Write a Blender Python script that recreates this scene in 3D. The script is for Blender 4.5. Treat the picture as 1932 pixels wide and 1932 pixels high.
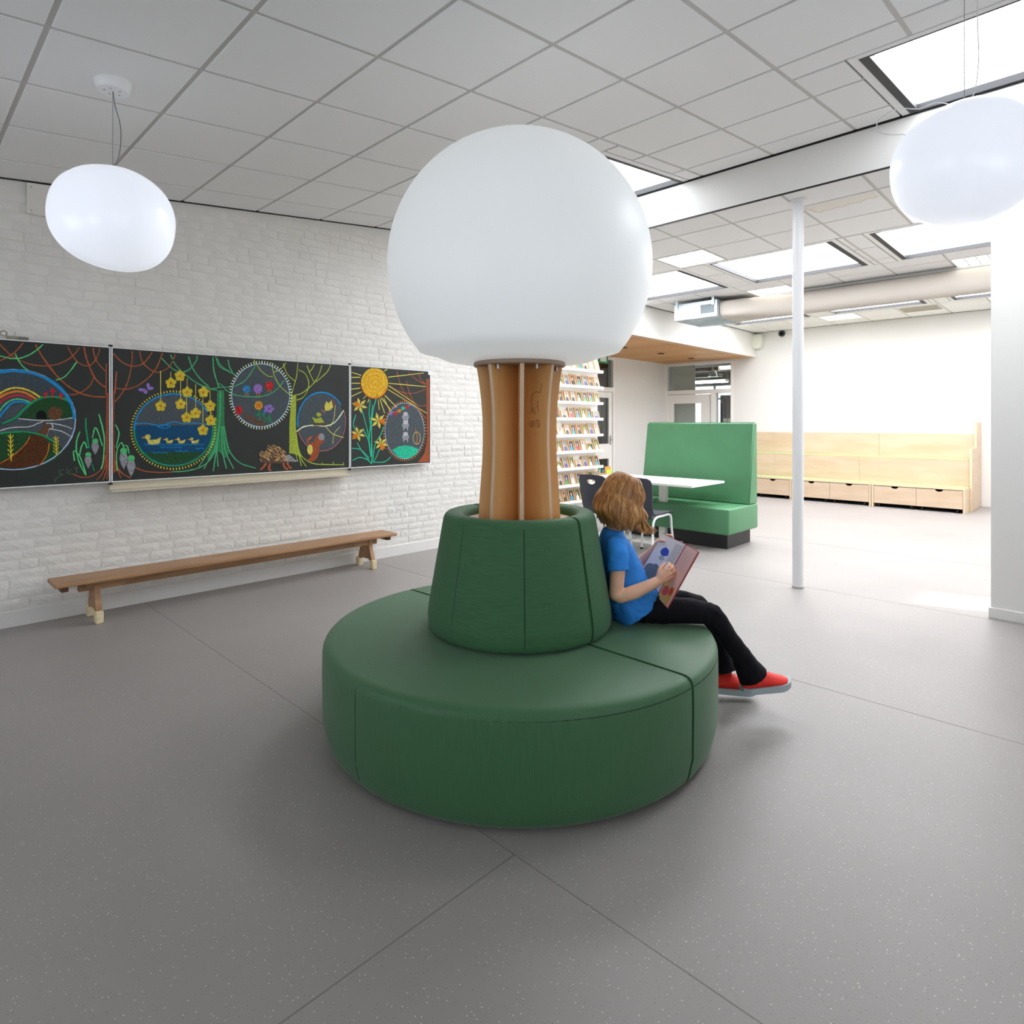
import bpy, bmesh, math, random
from mathutils import Vector, Matrix, Euler
random.seed(7)
PI = math.pi
SC = bpy.context.scene
COL = SC.collection
for o in list(bpy.data.objects):
    bpy.data.objects.remove(o)

# ------------------------------------------------------------------ camera, world, exposure
YAW = math.radians(44.3)
cam_d = bpy.data.cameras.new('camera')
cam_d.sensor_width = 36.0
cam_d.lens = 36.0 * 1162.0 / 1932.0
cam_d.shift_y = -168.0 / 1932.0
cam_d.clip_start = 0.05
cam = bpy.data.objects.new('camera', cam_d)
COL.objects.link(cam)
cam.location = (0, 0, 1.38)
cam.rotation_euler = (PI / 2, 0, YAW)
SC.camera = cam

W = bpy.data.worlds.new('world')
SC.world = W
W.use_nodes = True
W.node_tree.nodes['Background'].inputs[0].default_value = (0.80, 0.88, 1.0, 1)
W.node_tree.nodes['Background'].inputs[1].default_value = 1.0

sun_d = bpy.data.lights.new('sun', 'SUN')
sun_d.energy = 9.0
sun_d.angle = math.radians(1.5)
sun = bpy.data.objects.new('sun', sun_d)
COL.objects.link(sun)
sun.rotation_euler = Vector((-3.45, -1.15, -1.45)).to_track_quat('-Z', 'Y').to_euler()

vs = SC.view_settings
vs.view_transform = 'Standard'
vs.look = 'None'
vs.exposure = 0.88
vs.gamma = 1.0
vs.use_curve_mapping = False
try:
    SC.cycles.max_bounces = 10
    SC.cycles.diffuse_bounces = 7
    SC.cycles.sample_clamp_indirect = 8.0
    SC.cycles.caustics_reflective = False
    SC.cycles.caustics_refractive = False
except Exception:
    pass
FILL_WIN_E = 1.9       # fill light from unseen windows added behind the camera
SKY_E = 6.6       # daylight leaving the opal skylight domes
TUBE_E = 1.7      # fluorescent fittings
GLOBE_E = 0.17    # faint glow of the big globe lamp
PEND_E = 0.31     # lit opal pendants

# ------------------------------------------------------------------ materials
def lin(c):
    c = c / 255.0
    return c / 12.92 if c <= 0.04045 else ((c + 0.055) / 1.055) ** 2.4
def rgb(c):
    return (lin(c[0]), lin(c[1]), lin(c[2]), 1.0)
MATS = {}
def M(name, col, rough=0.6, var=0.0, vscale=(3, 3, 3), bump=0.0, bscale=(60, 60, 60), metal=0.0, emit=0.0, spec=0.5, col2=None, sheen=0.0, alpha=None):
    if name in MATS:
        return MATS[name]
    m = bpy.data.materials.new(name)
    m.use_nodes = True
    nt = m.node_tree
    b = nt.nodes['Principled BSDF']
    b.inputs['Base Color'].default_value = rgb(col)
    b.inputs['Roughness'].default_value = rough
    b.inputs['Metallic'].default_value = metal
    b.inputs['Specular IOR Level'].default_value = spec
    if sheen:
        b.inputs['Sheen Weight'].default_value = sheen
    if emit:
        b.inputs['Emission Color'].default_value = rgb(col)
        b.inputs['Emission Strength'].default_value = emit
    tc = nt.nodes.new('ShaderNodeTexCoord')
    if var or col2:
        mp = nt.nodes.new('ShaderNodeMapping')
        mp.inputs['Scale'].default_value = vscale
        nz = nt.nodes.new('ShaderNodeTexNoise')
        nz.inputs['Scale'].default_value = 1.0
        nz.inputs['Detail'].default_value = 5.0
        nt.links.new(tc.outputs['Object'], mp.inputs[0])
        nt.links.new(mp.outputs[0], nz.inputs['Vector'])
        mx = nt.nodes.new('ShaderNodeMix')
        mx.data_type = 'RGBA'
        c2 = col2 if col2 else tuple(max(0, min(255, v * (1 - var))) for v in col)
        c1 = col if col2 else tuple(max(0, min(255, v * (1 + var))) for v in col)
        mx.inputs[6].default_value = rgb(c1)
        mx.inputs[7].default_value = rgb(c2)
        rp = nt.nodes.new('ShaderNodeMapRange')
        rp.inputs[1].default_value = 0.3
        rp.inputs[2].default_value = 0.7
        nt.links.new(nz.outputs[0], rp.inputs[0])
        nt.links.new(rp.outputs[0], mx.inputs[0])
        nt.links.new(mx.outputs[2], b.inputs['Base Color'])
    if bump:
        mp2 = nt.nodes.new('ShaderNodeMapping')
        mp2.inputs['Scale'].default_value = bscale
        n2 = nt.nodes.new('ShaderNodeTexNoise')
        n2.inputs['Scale'].default_value = 1.0
        n2.inputs['Detail'].default_value = 4.0
        bp = nt.nodes.new('ShaderNodeBump')
        bp.inputs['Strength'].default_value = min(1.0, bump)
        bp.inputs['Distance'].default_value = 0.01
        nt.links.new(tc.outputs['Object'], mp2.inputs[0])
        nt.links.new(mp2.outputs[0], n2.inputs['Vector'])
        nt.links.new(n2.outputs[0], bp.inputs['Height'])
        nt.links.new(bp.outputs[0], b.inputs['Normal'])
    MATS[name] = m
    return m

def floor_material():
    m = M('floor_vinyl', (152, 147, 144), 0.44, var=0.03, vscale=(0.9, 0.9, 0.9), bump=0.05, bscale=(140, 140, 140), spec=0.45)
    nt = m.node_tree
    b = nt.nodes['Principled BSDF']
    base = b.inputs['Base Color'].links[0].from_socket
    tc = nt.nodes.new('ShaderNodeTexCoord')
    prev = base
    for scale, thr, col in ((95, 0.08, (206, 202, 196)), (140, 0.08, (104, 99, 97)), (45, 0.04, (214, 210, 202))):
        vo = nt.nodes.new('ShaderNodeTexVoronoi')
        vo.inputs['Scale'].default_value = scale
        lt = nt.nodes.new('ShaderNodeMath')
        lt.operation = 'LESS_THAN'
        lt.inputs[1].default_value = thr * 2
        # only some of the cells carry a fleck
        sep = nt.nodes.new('ShaderNodeSeparateColor')
        gt = nt.nodes.new('ShaderNodeMath')
        gt.operation = 'GREATER_THAN'
        gt.inputs[1].default_value = 0.72
        ml = nt.nodes.new('ShaderNodeMath')
        ml.operation = 'MULTIPLY'
        nt.links.new(tc.outputs['Object'], vo.inputs['Vector'])
        nt.links.new(vo.outputs['Distance'], lt.inputs[0])
        nt.links.new(vo.outputs['Color'], sep.inputs[0])
        nt.links.new(sep.outputs[0], gt.inputs[0])
        nt.links.new(lt.outputs[0], ml.inputs[0])
        nt.links.new(gt.outputs[0], ml.inputs[1])
        mx = nt.nodes.new('ShaderNodeMix')
        mx.data_type = 'RGBA'
        mx.inputs[7].default_value = rgb(col)
        nt.links.new(ml.outputs[0], mx.inputs[0])
        nt.links.new(prev, mx.inputs[6])
        prev = mx.outputs[2]
    nt.links.new(prev, b.inputs['Base Color'])
    return m

def chalk_material(name, col, solid):
    m = bpy.data.materials.new('chalk_' + name)
    m.use_nodes = True
    nt = m.node_tree
    b = nt.nodes['Principled BSDF']
    b.inputs['Roughness'].default_value = 0.95
    b.inputs['Specular IOR Level'].default_value = 0.1
    tc = nt.nodes.new('ShaderNodeTexCoord')
    mp = nt.nodes.new('ShaderNodeMapping')
    mp.inputs['Scale'].default_value = (200, 110, 320)
    mp.inputs['Rotation'].default_value = (0.6, 0, 0)
    nz = nt.nodes.new('ShaderNodeTexNoise')
    nz.inputs['Scale'].default_value = 1.0
    nz.inputs['Detail'].default_value = 6.0
    rp = nt.nodes.new('ShaderNodeMapRange')
    rp.inputs[1].default_value = 0.38
    rp.inputs[2].default_value = 0.62
    rp.inputs[3].default_value = 0.35 if not solid else 0.72
    rp.inputs[4].default_value = 1.0
    mx = nt.nodes.new('ShaderNodeMix')
    mx.data_type = 'RGBA'
    mx.inputs[6].default_value = rgb((34, 38, 36))
    mx.inputs[7].default_value = rgb(col)
    nt.links.new(tc.outputs['Object'], mp.inputs[0])
    nt.links.new(mp.outputs[0], nz.inputs['Vector'])
    nt.links.new(nz.outputs[0], rp.inputs[0])
    nt.links.new(rp.outputs[0], mx.inputs[0])
    nt.links.new(mx.outputs[2], b.inputs['Base Color'])
    return m

def hair_material():
    m = bpy.data.materials.new('hair_golden_brown')
    m.use_nodes = True
    nt = m.node_tree
    b = nt.nodes['Principled BSDF']
    b.inputs['Roughness'].default_value = 0.38
    g = nt.nodes.new('ShaderNodeNewGeometry')
    tc = nt.nodes.new('ShaderNodeTexCoord')
    mp = nt.nodes.new('ShaderNodeMapping')
    mp.inputs['Scale'].default_value = (60, 60, 7)
    nz = nt.nodes.new('ShaderNodeTexNoise')
    nz.inputs['Scale'].default_value = 1.0
    ad = nt.nodes.new('ShaderNodeMath')
    ad.operation = 'MULTIPLY_ADD'
    ad.inputs[1].default_value = 0.85
    cr = nt.nodes.new('ShaderNodeValToRGB')
    e = cr.color_ramp.elements
    e[0].position = 0.2
    e[0].color = rgb((98, 64, 36))
    e[1].position = 0.82
    e[1].color = rgb((226, 178, 112))
    k = e.new(0.55)
    k.color = rgb((172, 120, 68))
    nt.links.new(tc.outputs['Object'], mp.inputs[0])
    nt.links.new(mp.outputs[0], nz.inputs['Vector'])
    nt.links.new(nz.outputs[0], ad.inputs[0])
    hm = nt.nodes.new('ShaderNodeMath')
    hm.operation = 'MULTIPLY'
    hm.inputs[1].default_value = 0.22
    nt.links.new(g.outputs['Random Per Island'], hm.inputs[0])
    nt.links.new(hm.outputs[0], ad.inputs[2])
    nt.links.new(ad.outputs[0], cr.inputs[0])
    nt.links.new(cr.outputs[0], b.inputs['Base Color'])
    return m

def photo_material(i, bg, body, skin, hairc, hx):
    m = bpy.data.materials.new('portrait_print_%d' % i)
    m.use_nodes = True
    nt = m.node_tree
    b = nt.nodes['Principled BSDF']
    b.inputs['Roughness'].default_value = 0.3
    tc = nt.nodes.new('ShaderNodeTexCoord')
    def blob(cx, cz, rx, rz):
        mp = nt.nodes.new('ShaderNodeMapping')
        mp.vector_type = 'POINT'
        mp.inputs['Location'].default_value = (0, -cx / rx, -cz / rz)
        mp.inputs['Scale'].default_value = (0, 1 / rx, 1 / rz)
        ln = nt.nodes.new('ShaderNodeVectorMath')
        ln.operation = 'LENGTH'
        lt = nt.nodes.new('ShaderNodeMath')
        lt.operation = 'LESS_THAN'
        lt.inputs[1].default_value = 1.0
        nt.links.new(tc.outputs['Generated'], mp.inputs[0])
        nt.links.new(mp.outputs[0], ln.inputs[0])
        nt.links.new(ln.outputs['Value'], lt.inputs[0])
        return lt.outputs[0]
    nz = nt.nodes.new('ShaderNodeTexNoise')
    nz.inputs['Scale'].default_value = 5.0
    nt.links.new(tc.outputs['Generated'], nz.inputs['Vector'])
    mx0 = nt.nodes.new('ShaderNodeMix')
    mx0.data_type = 'RGBA'
    mx0.inputs[6].default_value = rgb(bg)
    mx0.inputs[7].default_value = rgb(tuple(v * 0.55 for v in bg))
    nt.links.new(nz.outputs[0], mx0.inputs[0])
    prev = mx0.outputs[2]
    for (cx, cz, rx, rz), c in (((hx, 0.05, 0.36, 0.45), body), ((hx, 0.68, 0.2, 0.2), hairc), ((hx, 0.62, 0.14, 0.16), skin)):
        mx = nt.nodes.new('ShaderNodeMix')
        mx.data_type = 'RGBA'
        mx.inputs[7].default_value = rgb(c)
        nt.links.new(blob(cx, cz, rx, rz), mx.inputs[0])
        nt.links.new(prev, mx.inputs[6])
        prev = mx.outputs[2]
    nt.links.new(prev, b.inputs['Base Color'])
    return m

WHITE = M('wall_paint_white', (226, 225, 222), 0.7, bump=0.03, bscale=(40, 40, 40))
BRICKM = M('painted_brick_white', (226, 224, 219), 0.62, var=0.02, vscale=(5, 5, 5), bump=0.5, bscale=(40, 32, 48))
TILE = M('ceiling_tile_white', (228, 228, 228), 0.9, bump=0.05, bscale=(300, 300, 300))
BAR = M('ceiling_bar_grey', (188, 186, 182), 0.6)
BLACK = M('black_gap', (22, 22, 22), 0.7)
FRAME = M('skylight_frame_dark', (36, 37, 40), 0.6)
WMETAL = M('white_coated_metal', (232, 233, 235), 0.35)
GREEN = M('dark_green_fabric', (53, 101, 63), 0.56, var=0.035, vscale=(190, 190, 12), bump=0.08, bscale=(420, 420, 60), sheen=0.15)
GREENH = M('dark_green_fabric_back', (53, 101, 63), 0.72, var=0.05, vscale=(16, 16, 170), bump=0.08, bscale=(60, 60, 420), sheen=0.08)
STITCH = M('dark_green_stitch', (20, 40, 27), 0.8)
BOOTHG = M('mid_green_vinyl', (80, 136, 96), 0.42, var=0.02, vscale=(6, 6, 6), bump=0.03, bscale=(220, 220, 220))
PLINTH = M('black_plinth', (38, 36, 38), 0.5)
TRUNK = M('honey_plywood', (236, 190, 130), 0.42, vscale=(14, 14, 1.6), col2=(214, 164, 104), bump=0.03, bscale=(60, 60, 8))
PLYE = M('plywood_edge', (224, 200, 174), 0.6, vscale=(120, 120, 2), col2=(206, 176, 144))
BEECH = M('birch_plywood', (206, 186, 163), 0.5, vscale=(2, 6, 9), col2=(194, 169, 141))
BEECHE = M('birch_edge', (206, 186, 158), 0.6)
OAK = M('worn_bench_wood', (178, 138, 100), 0.45, vscale=(26, 2.2, 26), col2=(150, 110, 74), bump=0.05, bscale=(80, 8, 80))
CREAM = M('cream_block', (226, 210, 172), 0.6, var=0.06, vscale=(30, 30, 30))
SLAT = M('larch_slat', (206, 160, 106), 0.55, vscale=(20, 1.5, 20), col2=(182, 132, 82))
FRAMEW = M('frame_wood', (214, 176, 130), 0.5, vscale=(30, 30, 30), col2=(198, 156, 108))
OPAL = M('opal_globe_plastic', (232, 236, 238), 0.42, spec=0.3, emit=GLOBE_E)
BOARD = M('blackboard_green_black', (24, 32, 27), 0.55, var=0.12, vscale=(4, 5, 3))
ALU = M('aluminium', (196, 198, 200), 0.4, metal=0.7)
GALV = M('galvanised_steel', (186, 198, 204), 0.42, metal=0.55, var=0.08, vscale=(6, 6, 6))
FABRICD = M('duct_fabric', (190, 184, 176), 0.85, bump=0.25, bscale=(5, 9, 9))
GREYP = M('grey_panel', (158, 155, 148), 0.6)
DARKGL = M('dark_glass', (26, 32, 36), 0.08)
TABLEW = M('white_table_laminate', (240, 238, 234), 0.3)
CHAIRP = M('anthracite_shell', (58, 61, 72), 0.45)
GREENTOP = M('light_green_lino', (172, 186, 132), 0.6)
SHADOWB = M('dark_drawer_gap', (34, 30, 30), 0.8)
STEEL = M('steel', (170, 172, 176), 0.3, metal=0.9)

def emit_mat(name, col, strength):
    m = bpy.data.materials.new(name)
    m.use_nodes = True
    nt = m.node_tree
    for n in list(nt.nodes):
        nt.nodes.remove(n)
    e = nt.nodes.new('ShaderNodeEmission')
    e.inputs[0].default_value = rgb(col)
    e.inputs[1].default_value = strength
    o = nt.nodes.new('ShaderNodeOutputMaterial')
    nt.links.new(e.outputs[0], o.inputs[0])
    return m
SKYP = emit_mat('daylight_dome', (246, 250, 255), SKY_E)
SKYF = emit_mat('daylight_dome_flat_roof', (250, 251, 255), SKY_E * 1.27)
TUBE = emit_mat('fluorescent_tube', (255, 250, 242), TUBE_E)

def glass_mat():
    m = bpy.data.materials.new('window_glass')
    m.use_nodes = True
    nt = m.node_tree
    for n in list(nt.nodes):
        nt.nodes.remove(n)
    g = nt.nodes.new('ShaderNodeBsdfGlossy')
    g.inputs['Roughness'].default_value = 0.02
    t = nt.nodes.new('ShaderNodeBsdfTransparent')
    t.inputs[0].default_value = (0.86, 0.9, 0.9, 1)
    mx = nt.nodes.new('ShaderNodeMixShader')
    mx.inputs[0].default_value = 0.1
    o = nt.nodes.new('ShaderNodeOutputMaterial')
    nt.links.new(t.outputs[0], mx.inputs[1])
    nt.links.new(g.outputs[0], mx.inputs[2])
    nt.links.new(mx.outputs[0], o.inputs[0])
    return m
GLASS = glass_mat()

# ------------------------------------------------------------------ mesh helpers
def box(bm, x0, x1, y0, y1, z0, z1, bev=0.0, seg=2):
    r = bmesh.ops.create_cube(bm, size=1.0)
    vs_ = r['verts']
    for v in vs_:
        v.co = Vector((x0 + (v.co.x + .5) * (x1 - x0), y0 + (v.co.y + .5) * (y1 - y0), z0 + (v.co.z + .5) * (z1 - z0)))
    if bev:
        es = list({e for v in vs_ for e in v.link_edges})
        bmesh.ops.bevel(bm, geom=es, offset=bev, segments=seg, affect='EDGES', profile=0.5)
    return bm
def BX(*a, **k):
    return box(bmesh.new(), *a, **k)
def frame_of(d):
    d = d.normalized()
    a = Vector((0, 0, 1)) if abs(d.z) < 0.9 else Vector((1, 0, 0))
    u = d.cross(a).normalized()
    return u, d.cross(u).normalized()
def tube(bm, pts, r, n=10, caps=True, flat=1.0):
    pts = [Vector(p) for p in pts]
    rs = r if isinstance(r, (list, tuple)) else [r] * len(pts)
    rings = []
    u = None
    for i, p in enumerate(pts):
        d = (pts[min(i + 1, len(pts) - 1)] - pts[max(i - 1, 0)])
        if d.length < 1e-9:
            d = Vector((0, 0, 1))
        d.normalize()
        if u is None:
            u, v = frame_of(d)
        else:
            u = (u - d * u.dot(d)).normalized()
            v = d.cross(u).normalized()
        rings.append([bm.verts.new(p + (u * math.cos(2 * PI * k / n) + v * math.sin(2 * PI * k / n) * flat) * rs[i]) for k in range(n)])
    for i in range(len(rings) - 1):
        for k in range(n):
            bm.faces.new((rings[i][k], rings[i][(k + 1) % n], rings[i + 1][(k + 1) % n], rings[i + 1][k]))
    if caps:
        bm.faces.new(rings[0][::-1])
        bm.faces.new(rings[-1])
    return bm
def lathe(bm, prof, n=48, a0=0.0, a1=2 * PI, closed=False):
    """revolve (r,z) profile about z; closed: the profile is a loop (sectors get end caps)"""
    full = abs(a1 - a0 - 2 * PI) < 1e-6
    m = n if full else n + 1
    rings = []
    for i in range(m):
        a = a0 + (a1 - a0) * i / n
        ring = []
        for r, z in prof:
            ring.append(bm.verts.new((r * math.cos(a), r * math.sin(a), z)))
        rings.append(ring)
    P = len(prof)
    for i in range(n):
        A, B_ = rings[i], rings[(i + 1) % m]
        for k in range(P if closed else P - 1):
            k2 = (k + 1) % P
            try:
                bm.faces.new((A[k], B_[k], B_[k2], A[k2]))
            except ValueError:
                pass
    caps = []
    if not full and closed:
        caps.append(bm.faces.new(rings[0]))
        caps.append(bm.faces.new(rings[-1][::-1]))
    bmesh.ops.remove_doubles(bm, verts=bm.verts[:], dist=1e-6)
    bmesh.ops.recalc_face_normals(bm, faces=bm.faces[:])
    return bm
def prism(bm, poly, axis, t0, t1):
    def mk(p, t):
        if axis == 'x':
            return (t, p[0], p[1])
        if axis == 'y':
            return (p[0], t, p[1])
        return (p[0], p[1], t)
    A = [bm.verts.new(mk(p, t0)) for p in poly]
    B_ = [bm.verts.new(mk(p, t1)) for p in poly]
    n = len(poly)
    fs = [bm.faces.new(A[::-1]), bm.faces.new(B_)]
    for i in range(n):
        fs.append(bm.faces.new((A[i], A[(i + 1) % n], B_[(i + 1) % n], B_[i])))
    bmesh.ops.recalc_face_normals(bm, faces=fs)
    return bm
def mesh_of(name, bm, mats, smooth=False, angle=None):
    me = bpy.data.meshes.new(name)
    bm.to_mesh(me)
    bm.free()
    for m in (mats if isinstance(mats, (list, tuple)) else [mats]):
        me.materials.append(m)
    if smooth:
        me.polygons.foreach_set('use_smooth', [True] * len(me.polygons))
        if angle:
            try:
                me.set_sharp_from_angle(angle=math.radians(angle))
            except Exception:
                pass
    return me
def obj(name, bm, mat, parent=None, smooth=False, angle=40, label=None, loc=None, rot=None):
    me = bm if isinstance(bm, bpy.types.Mesh) else mesh_of(name, bm, mat, smooth, angle)
    o = bpy.data.objects.new(name, me)
    COL.objects.link(o)
    if parent:
        o.parent = parent
    if loc:
        o.location = loc
    if rot:
        o.rotation_euler = rot
    if label:
        o['label'] = label
    return o
def thing(name, label, cat, loc=(0, 0, 0), rz=0.0, group=None):
    o = bpy.data.objects.new(name, None)
    o.empty_display_size = 0.05
    COL.objects.link(o)
    o.location = loc
    o.rotation_euler = (0, 0, rz)
    return tag(o, label, cat, group)
def tag(o, label, cat, group=None):
    o['label'] = label
    o['category'] = cat
    if group:
        o['group'] = group
    return o
def struct(name, bm, mat, parent=None, smooth=False, label=None, rot=None, loc=None):
    o = obj(name, bm, mat, parent, smooth, label=label, loc=loc, rot=rot)
    if not parent:
        o['kind'] = 'structure'
    return o
def copy_tree(o, parent=None):
    c = o.copy()
    COL.objects.link(c)
    c.parent = parent
    for ch in list(o.children):
        copy_tree(ch, c)
    return c
def rect_minus(rect, holes):
    xs = {rect[0], rect[1]}
    ys = {rect[2], rect[3]}
    for h in holes:
        for v in h[:2]:
            if rect[0] < v < rect[1]:
                xs.add(v)
        for v in h[2:]:
            if rect[2] < v < rect[3]:
                ys.add(v)
    xs, ys = sorted(xs), sorted(ys)
    res = []
    for i in range(len(xs) - 1):
        for j in range(len(ys) - 1):
            cx, cy = (xs[i] + xs[i + 1]) / 2, (ys[j] + ys[j + 1]) / 2
            if any(h[0] < cx < h[1] and h[2] < cy < h[3] for h in holes):
                continue
            res.append([xs[i], xs[i + 1], ys[j], ys[j + 1]])
    # merge along x, then along y
    for ax in (0, 2):
        ay = 2 - ax
        done = False
        while not done:
            done = True
            for a in res:
                for b in res:
                    if a is not b and abs(a[ax + 1] - b[ax]) < 1e-9 and abs(a[ay] - b[ay]) < 1e-9 and abs(a[ay + 1] - b[ay + 1]) < 1e-9:
                        a[ax + 1] = b[ax + 1]
                        res.remove(b)
                        done = False
                        break
                if not done:
                    break
    return res

# ------------------------------------------------------------------ the room
XL, XR = -5.33, 2.6          # brick wall plane, right wall
YN, YF = -2.6, 12.716        # wall behind the camera, far wall
Z_S, SL = 2.959, 0.1133      # sloped ceiling z = Z_S + SL*Y
ZF = 3.25                    # flat ceiling beyond the fascia
YB = 4.99                    # fascia
def zc(y):
    return Z_S + SL * y
FLOOR = floor_material()
floor = struct('floor', BX(-7.6, XR + .2, YN - .2, YF + .02, -0.1, 0.0), FLOOR)
SEAM = M('floor_weld_seam', (128, 123, 121), 0.5)
for (x0, x1, y0, y1) in ((XL, XR, 1.412, 1.4155), (XL, XR, 3.424, 3.4275), (XL, XR, 5.434, 5.437), (-7.4, XR, 7.44, 7.443), (-1.372, -1.3675, YN, 1.412)):
    obj('weld_seam', BX(x0, x1, y0, y1, -0.001, 0.0007), SEAM, floor)

# brick wall
wall_left = struct('wall_left', BX(XL - .3, XL - .0045, YN, 7.19, 0, 3.85), M('painted_mortar_white', (222, 220, 215), 0.75, bump=0.4, bscale=(50, 40, 60)))
def brick_mesh(w, h, seed):
    rnd = random.Random(seed)
    bm = bmesh.new()
    nx, nz = 6, 3
    g = []
    for j in range(nz + 1):
        row = []
        for i in range(nx + 1):
            u, v = i / nx, j / nz
            edge = (i in (0, nx)) or (j in (0, nz))
            y = (u - .5) * w + (rnd.uniform(-.0035, .0035) if edge else rnd.uniform(-.004, .004))
            z = (v - .5) * h + (rnd.uniform(-.003, .003))
            if (i in (0, nx)) and (j in (0, nz)):
                y *= .975
                z *= .9
            x = -0.003 if edge else rnd.uniform(-.0008, .0016)
            row.append(bm.verts.new((x, y, z)))
        g.append(row)
    for j in range(nz):
        for i in range(nx):
            bm.faces.new((g[j][i], g[j][i + 1], g[j + 1][i + 1], g[j + 1][i]))
    rim = [g[0][i] for i in range(nx + 1)] + [g[j][nx] for j in range(1, nz + 1)] + [g[nz][i] for i in range(nx - 1, -1, -1)] + [g[j][0] for j in range(nz - 1, 0, -1)]
    back = [bm.verts.new((-0.012, v.co.y * 1.02, v.co.z * 1.05)) for v in rim]
    n = len(rim)
    for i in range(n):
        bm.faces.new((rim[i], back[i], back[(i + 1) % n], rim[(i + 1) % n]))
    bmesh.ops.recalc_face_normals(bm, faces=bm.faces[:])
    return mesh_of('brick', bm, BRICKM, True, 60)
BLEN = (.105, .16, .19, .215)
BV = {w: [brick_mesh(w - .009, .059, int(w * 1000) + 7 * s) for s in range(5)] for w in BLEN}
spots = []
row = 0
z = 0.115 + .034
while z < 3.62:
    y = -2.3 + (row % 2) * .11 + random.uniform(-.03, .03)
    while y < 7.1:
        half = random.choices(BLEN, (2, 3, 4, 4))[0]
        w = half
        if y + w < 7.19 and z + .03 < zc(min(y, YB)) - .02:
            spots.append((y + w / 2, z + .003 * math.sin(y * 2.1 + row * .7) + random.uniform(-.0015, .0015), half))
        y += w
    z += .0675
    row += 1
def brick_seen(y, z):
    if y < 0.42 or y > 5.1:
        return False
    if .2 < y < 4.12 and .95 < z < 1.93:
        return False
    if .7 < y < 1.24 and z > 2.8:
        return False
    if .95 < y < 1.6 and 2.2 < z < 2.75:
        return False
    return True
order = sorted(range(len(spots)), key=lambda i: (not brick_seen(*spots[i][:2]), spots[i][0]))
single = set(order[:300])
rest = bmesh.new()
for i, (y, z, half) in enumerate(spots):
    me = random.choice(BV[half])
    x = XL + random.uniform(-.0035, .003)
    rx = random.uniform(-.02, .02)
    rot = Euler((rx, random.uniform(-.02, .02), random.uniform(-.012, .012)))
    if i in single:
        obj('brick', me, None, wall_left, loc=(x, y, z), rot=rot)
    else:
        if y > 5.5 or y < -.2:
            pass
        mt = Matrix.Translation((x, y, z)) @ rot.to_matrix().to_4x4()
        n0 = len(rest.verts)
        rest.from_mesh(me)
        rest.verts.ensure_lookup_table()
        bmesh.ops.transform(rest, matrix=mt, verts=rest.verts[n0:])
for f in rest.faces:
    f.smooth = True
br = obj('brick_courses', rest, BRICKM, wall_left, True, 60)
br['kind'] = 'stuff'
struct('baseboard_left', BX(XL - .01, XL + .014, YN, 7.19, 0, .112, bev=.004), M('skirting_white', (226, 225, 222), .5))

# other walls
FILL_WIN_N = [(-4.6, -2.9, .85, 2.25), (-2.3, -.6, .85, 2.25)]  # windows added out of view, their glowing panes brighten the near room
FILL_WIN_R = [(-1.8, -.1, .85, 2.25), (.5, 2.2, .85, 2.25)]
SUN_SLIT = (6.55, 7.25, 1.3, 1.6)      # unseen slit window added to shape the sun patch on the floor
wn = bmesh.new()
for r in rect_minus((XL - .3, XR + .2, 0, 3.3), FILL_WIN_N):
    box(wn, r[0], r[1], YN - .15, YN, r[2], r[3])
struct('wall_near', wn, WHITE)
wn = bmesh.new()
for r in rect_minus((YN, YF, 0, 3.8), FILL_WIN_R + [SUN_SLIT]):
    box(wn, XR, XR + .15, r[0], r[1], r[2], r[3])
struct('wall_right', wn, WHITE)
wo = struct('window_5', BX(XR + .02, XR + .1, SUN_SLIT[0] - .03, SUN_SLIT[0], SUN_SLIT[2], SUN_SLIT[3]), WMETAL)
obj('pane', BX(XR + .06, XR + .065, SUN_SLIT[0], SUN_SLIT[1], SUN_SLIT[2], SUN_SLIT[3]), GLASS, wo)
FILL_WINP = emit_mat('window_daylight', (240, 246, 255), FILL_WIN_E)
for i, (a, b, c, d) in enumerate(FILL_WIN_N):
    w_ = bmesh.new()
    for q in ((a, a + .06, c, d), (b - .06, b, c, d), (a + .06, b - .06, c, c + .06), (a + .06, b - .06, d - .06, d), ((a + b) / 2 - .03, (a + b) / 2 + .03, c + .06, d - .06)):
        box(w_, q[0], q[1], YN - .1, YN - .02, q[2], q[3])
    wo = struct('window_%d' % (i + 1), w_, WMETAL)
    obj('pane', BX(a + .05, b - .05, YN - .07, YN - .06, c + .05, d - .05), FILL_WINP, wo)
for i, (a, b, c, d) in enumerate(FILL_WIN_R):
    w_ = bmesh.new()
    for q in ((a, a + .06, c, d), (b - .06, b, c, d), (a + .06, b - .06, c, c + .06), (a + .06, b - .06, d - .06, d), ((a + b) / 2 - .03, (a + b) / 2 + .03, c + .06, d - .06)):
        box(w_, XR + .02, XR + .1, q[0], q[1], q[2], q[3])
    wo = struct('window_%d' % (i + 3), w_, WMETAL)
    obj('pane', BX(XR + .06, XR + .07, a + .05, b - .05, c + .05, d - .05), FILL_WINP, wo)
part_w = struct('wall_partition', BX(-.62, XR, 5.49, 5.66, 0, ZF + .05, bev=.004), WHITE)
struct('baseboard_partition', BX(-.632, XR, 5.478, 5.492, 0, .075, bev=.003), M('skirting_white', (226, 225, 222), .5))
wf = bmesh.new()
box(wf, -5.812, XR + .2, YF, YF + .15, 0, 3.6)
box(wf, -7.6, -5.812, YF, YF + .15, 2.72, 3.6)
struct('wall_far', wf, WHITE)
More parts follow.
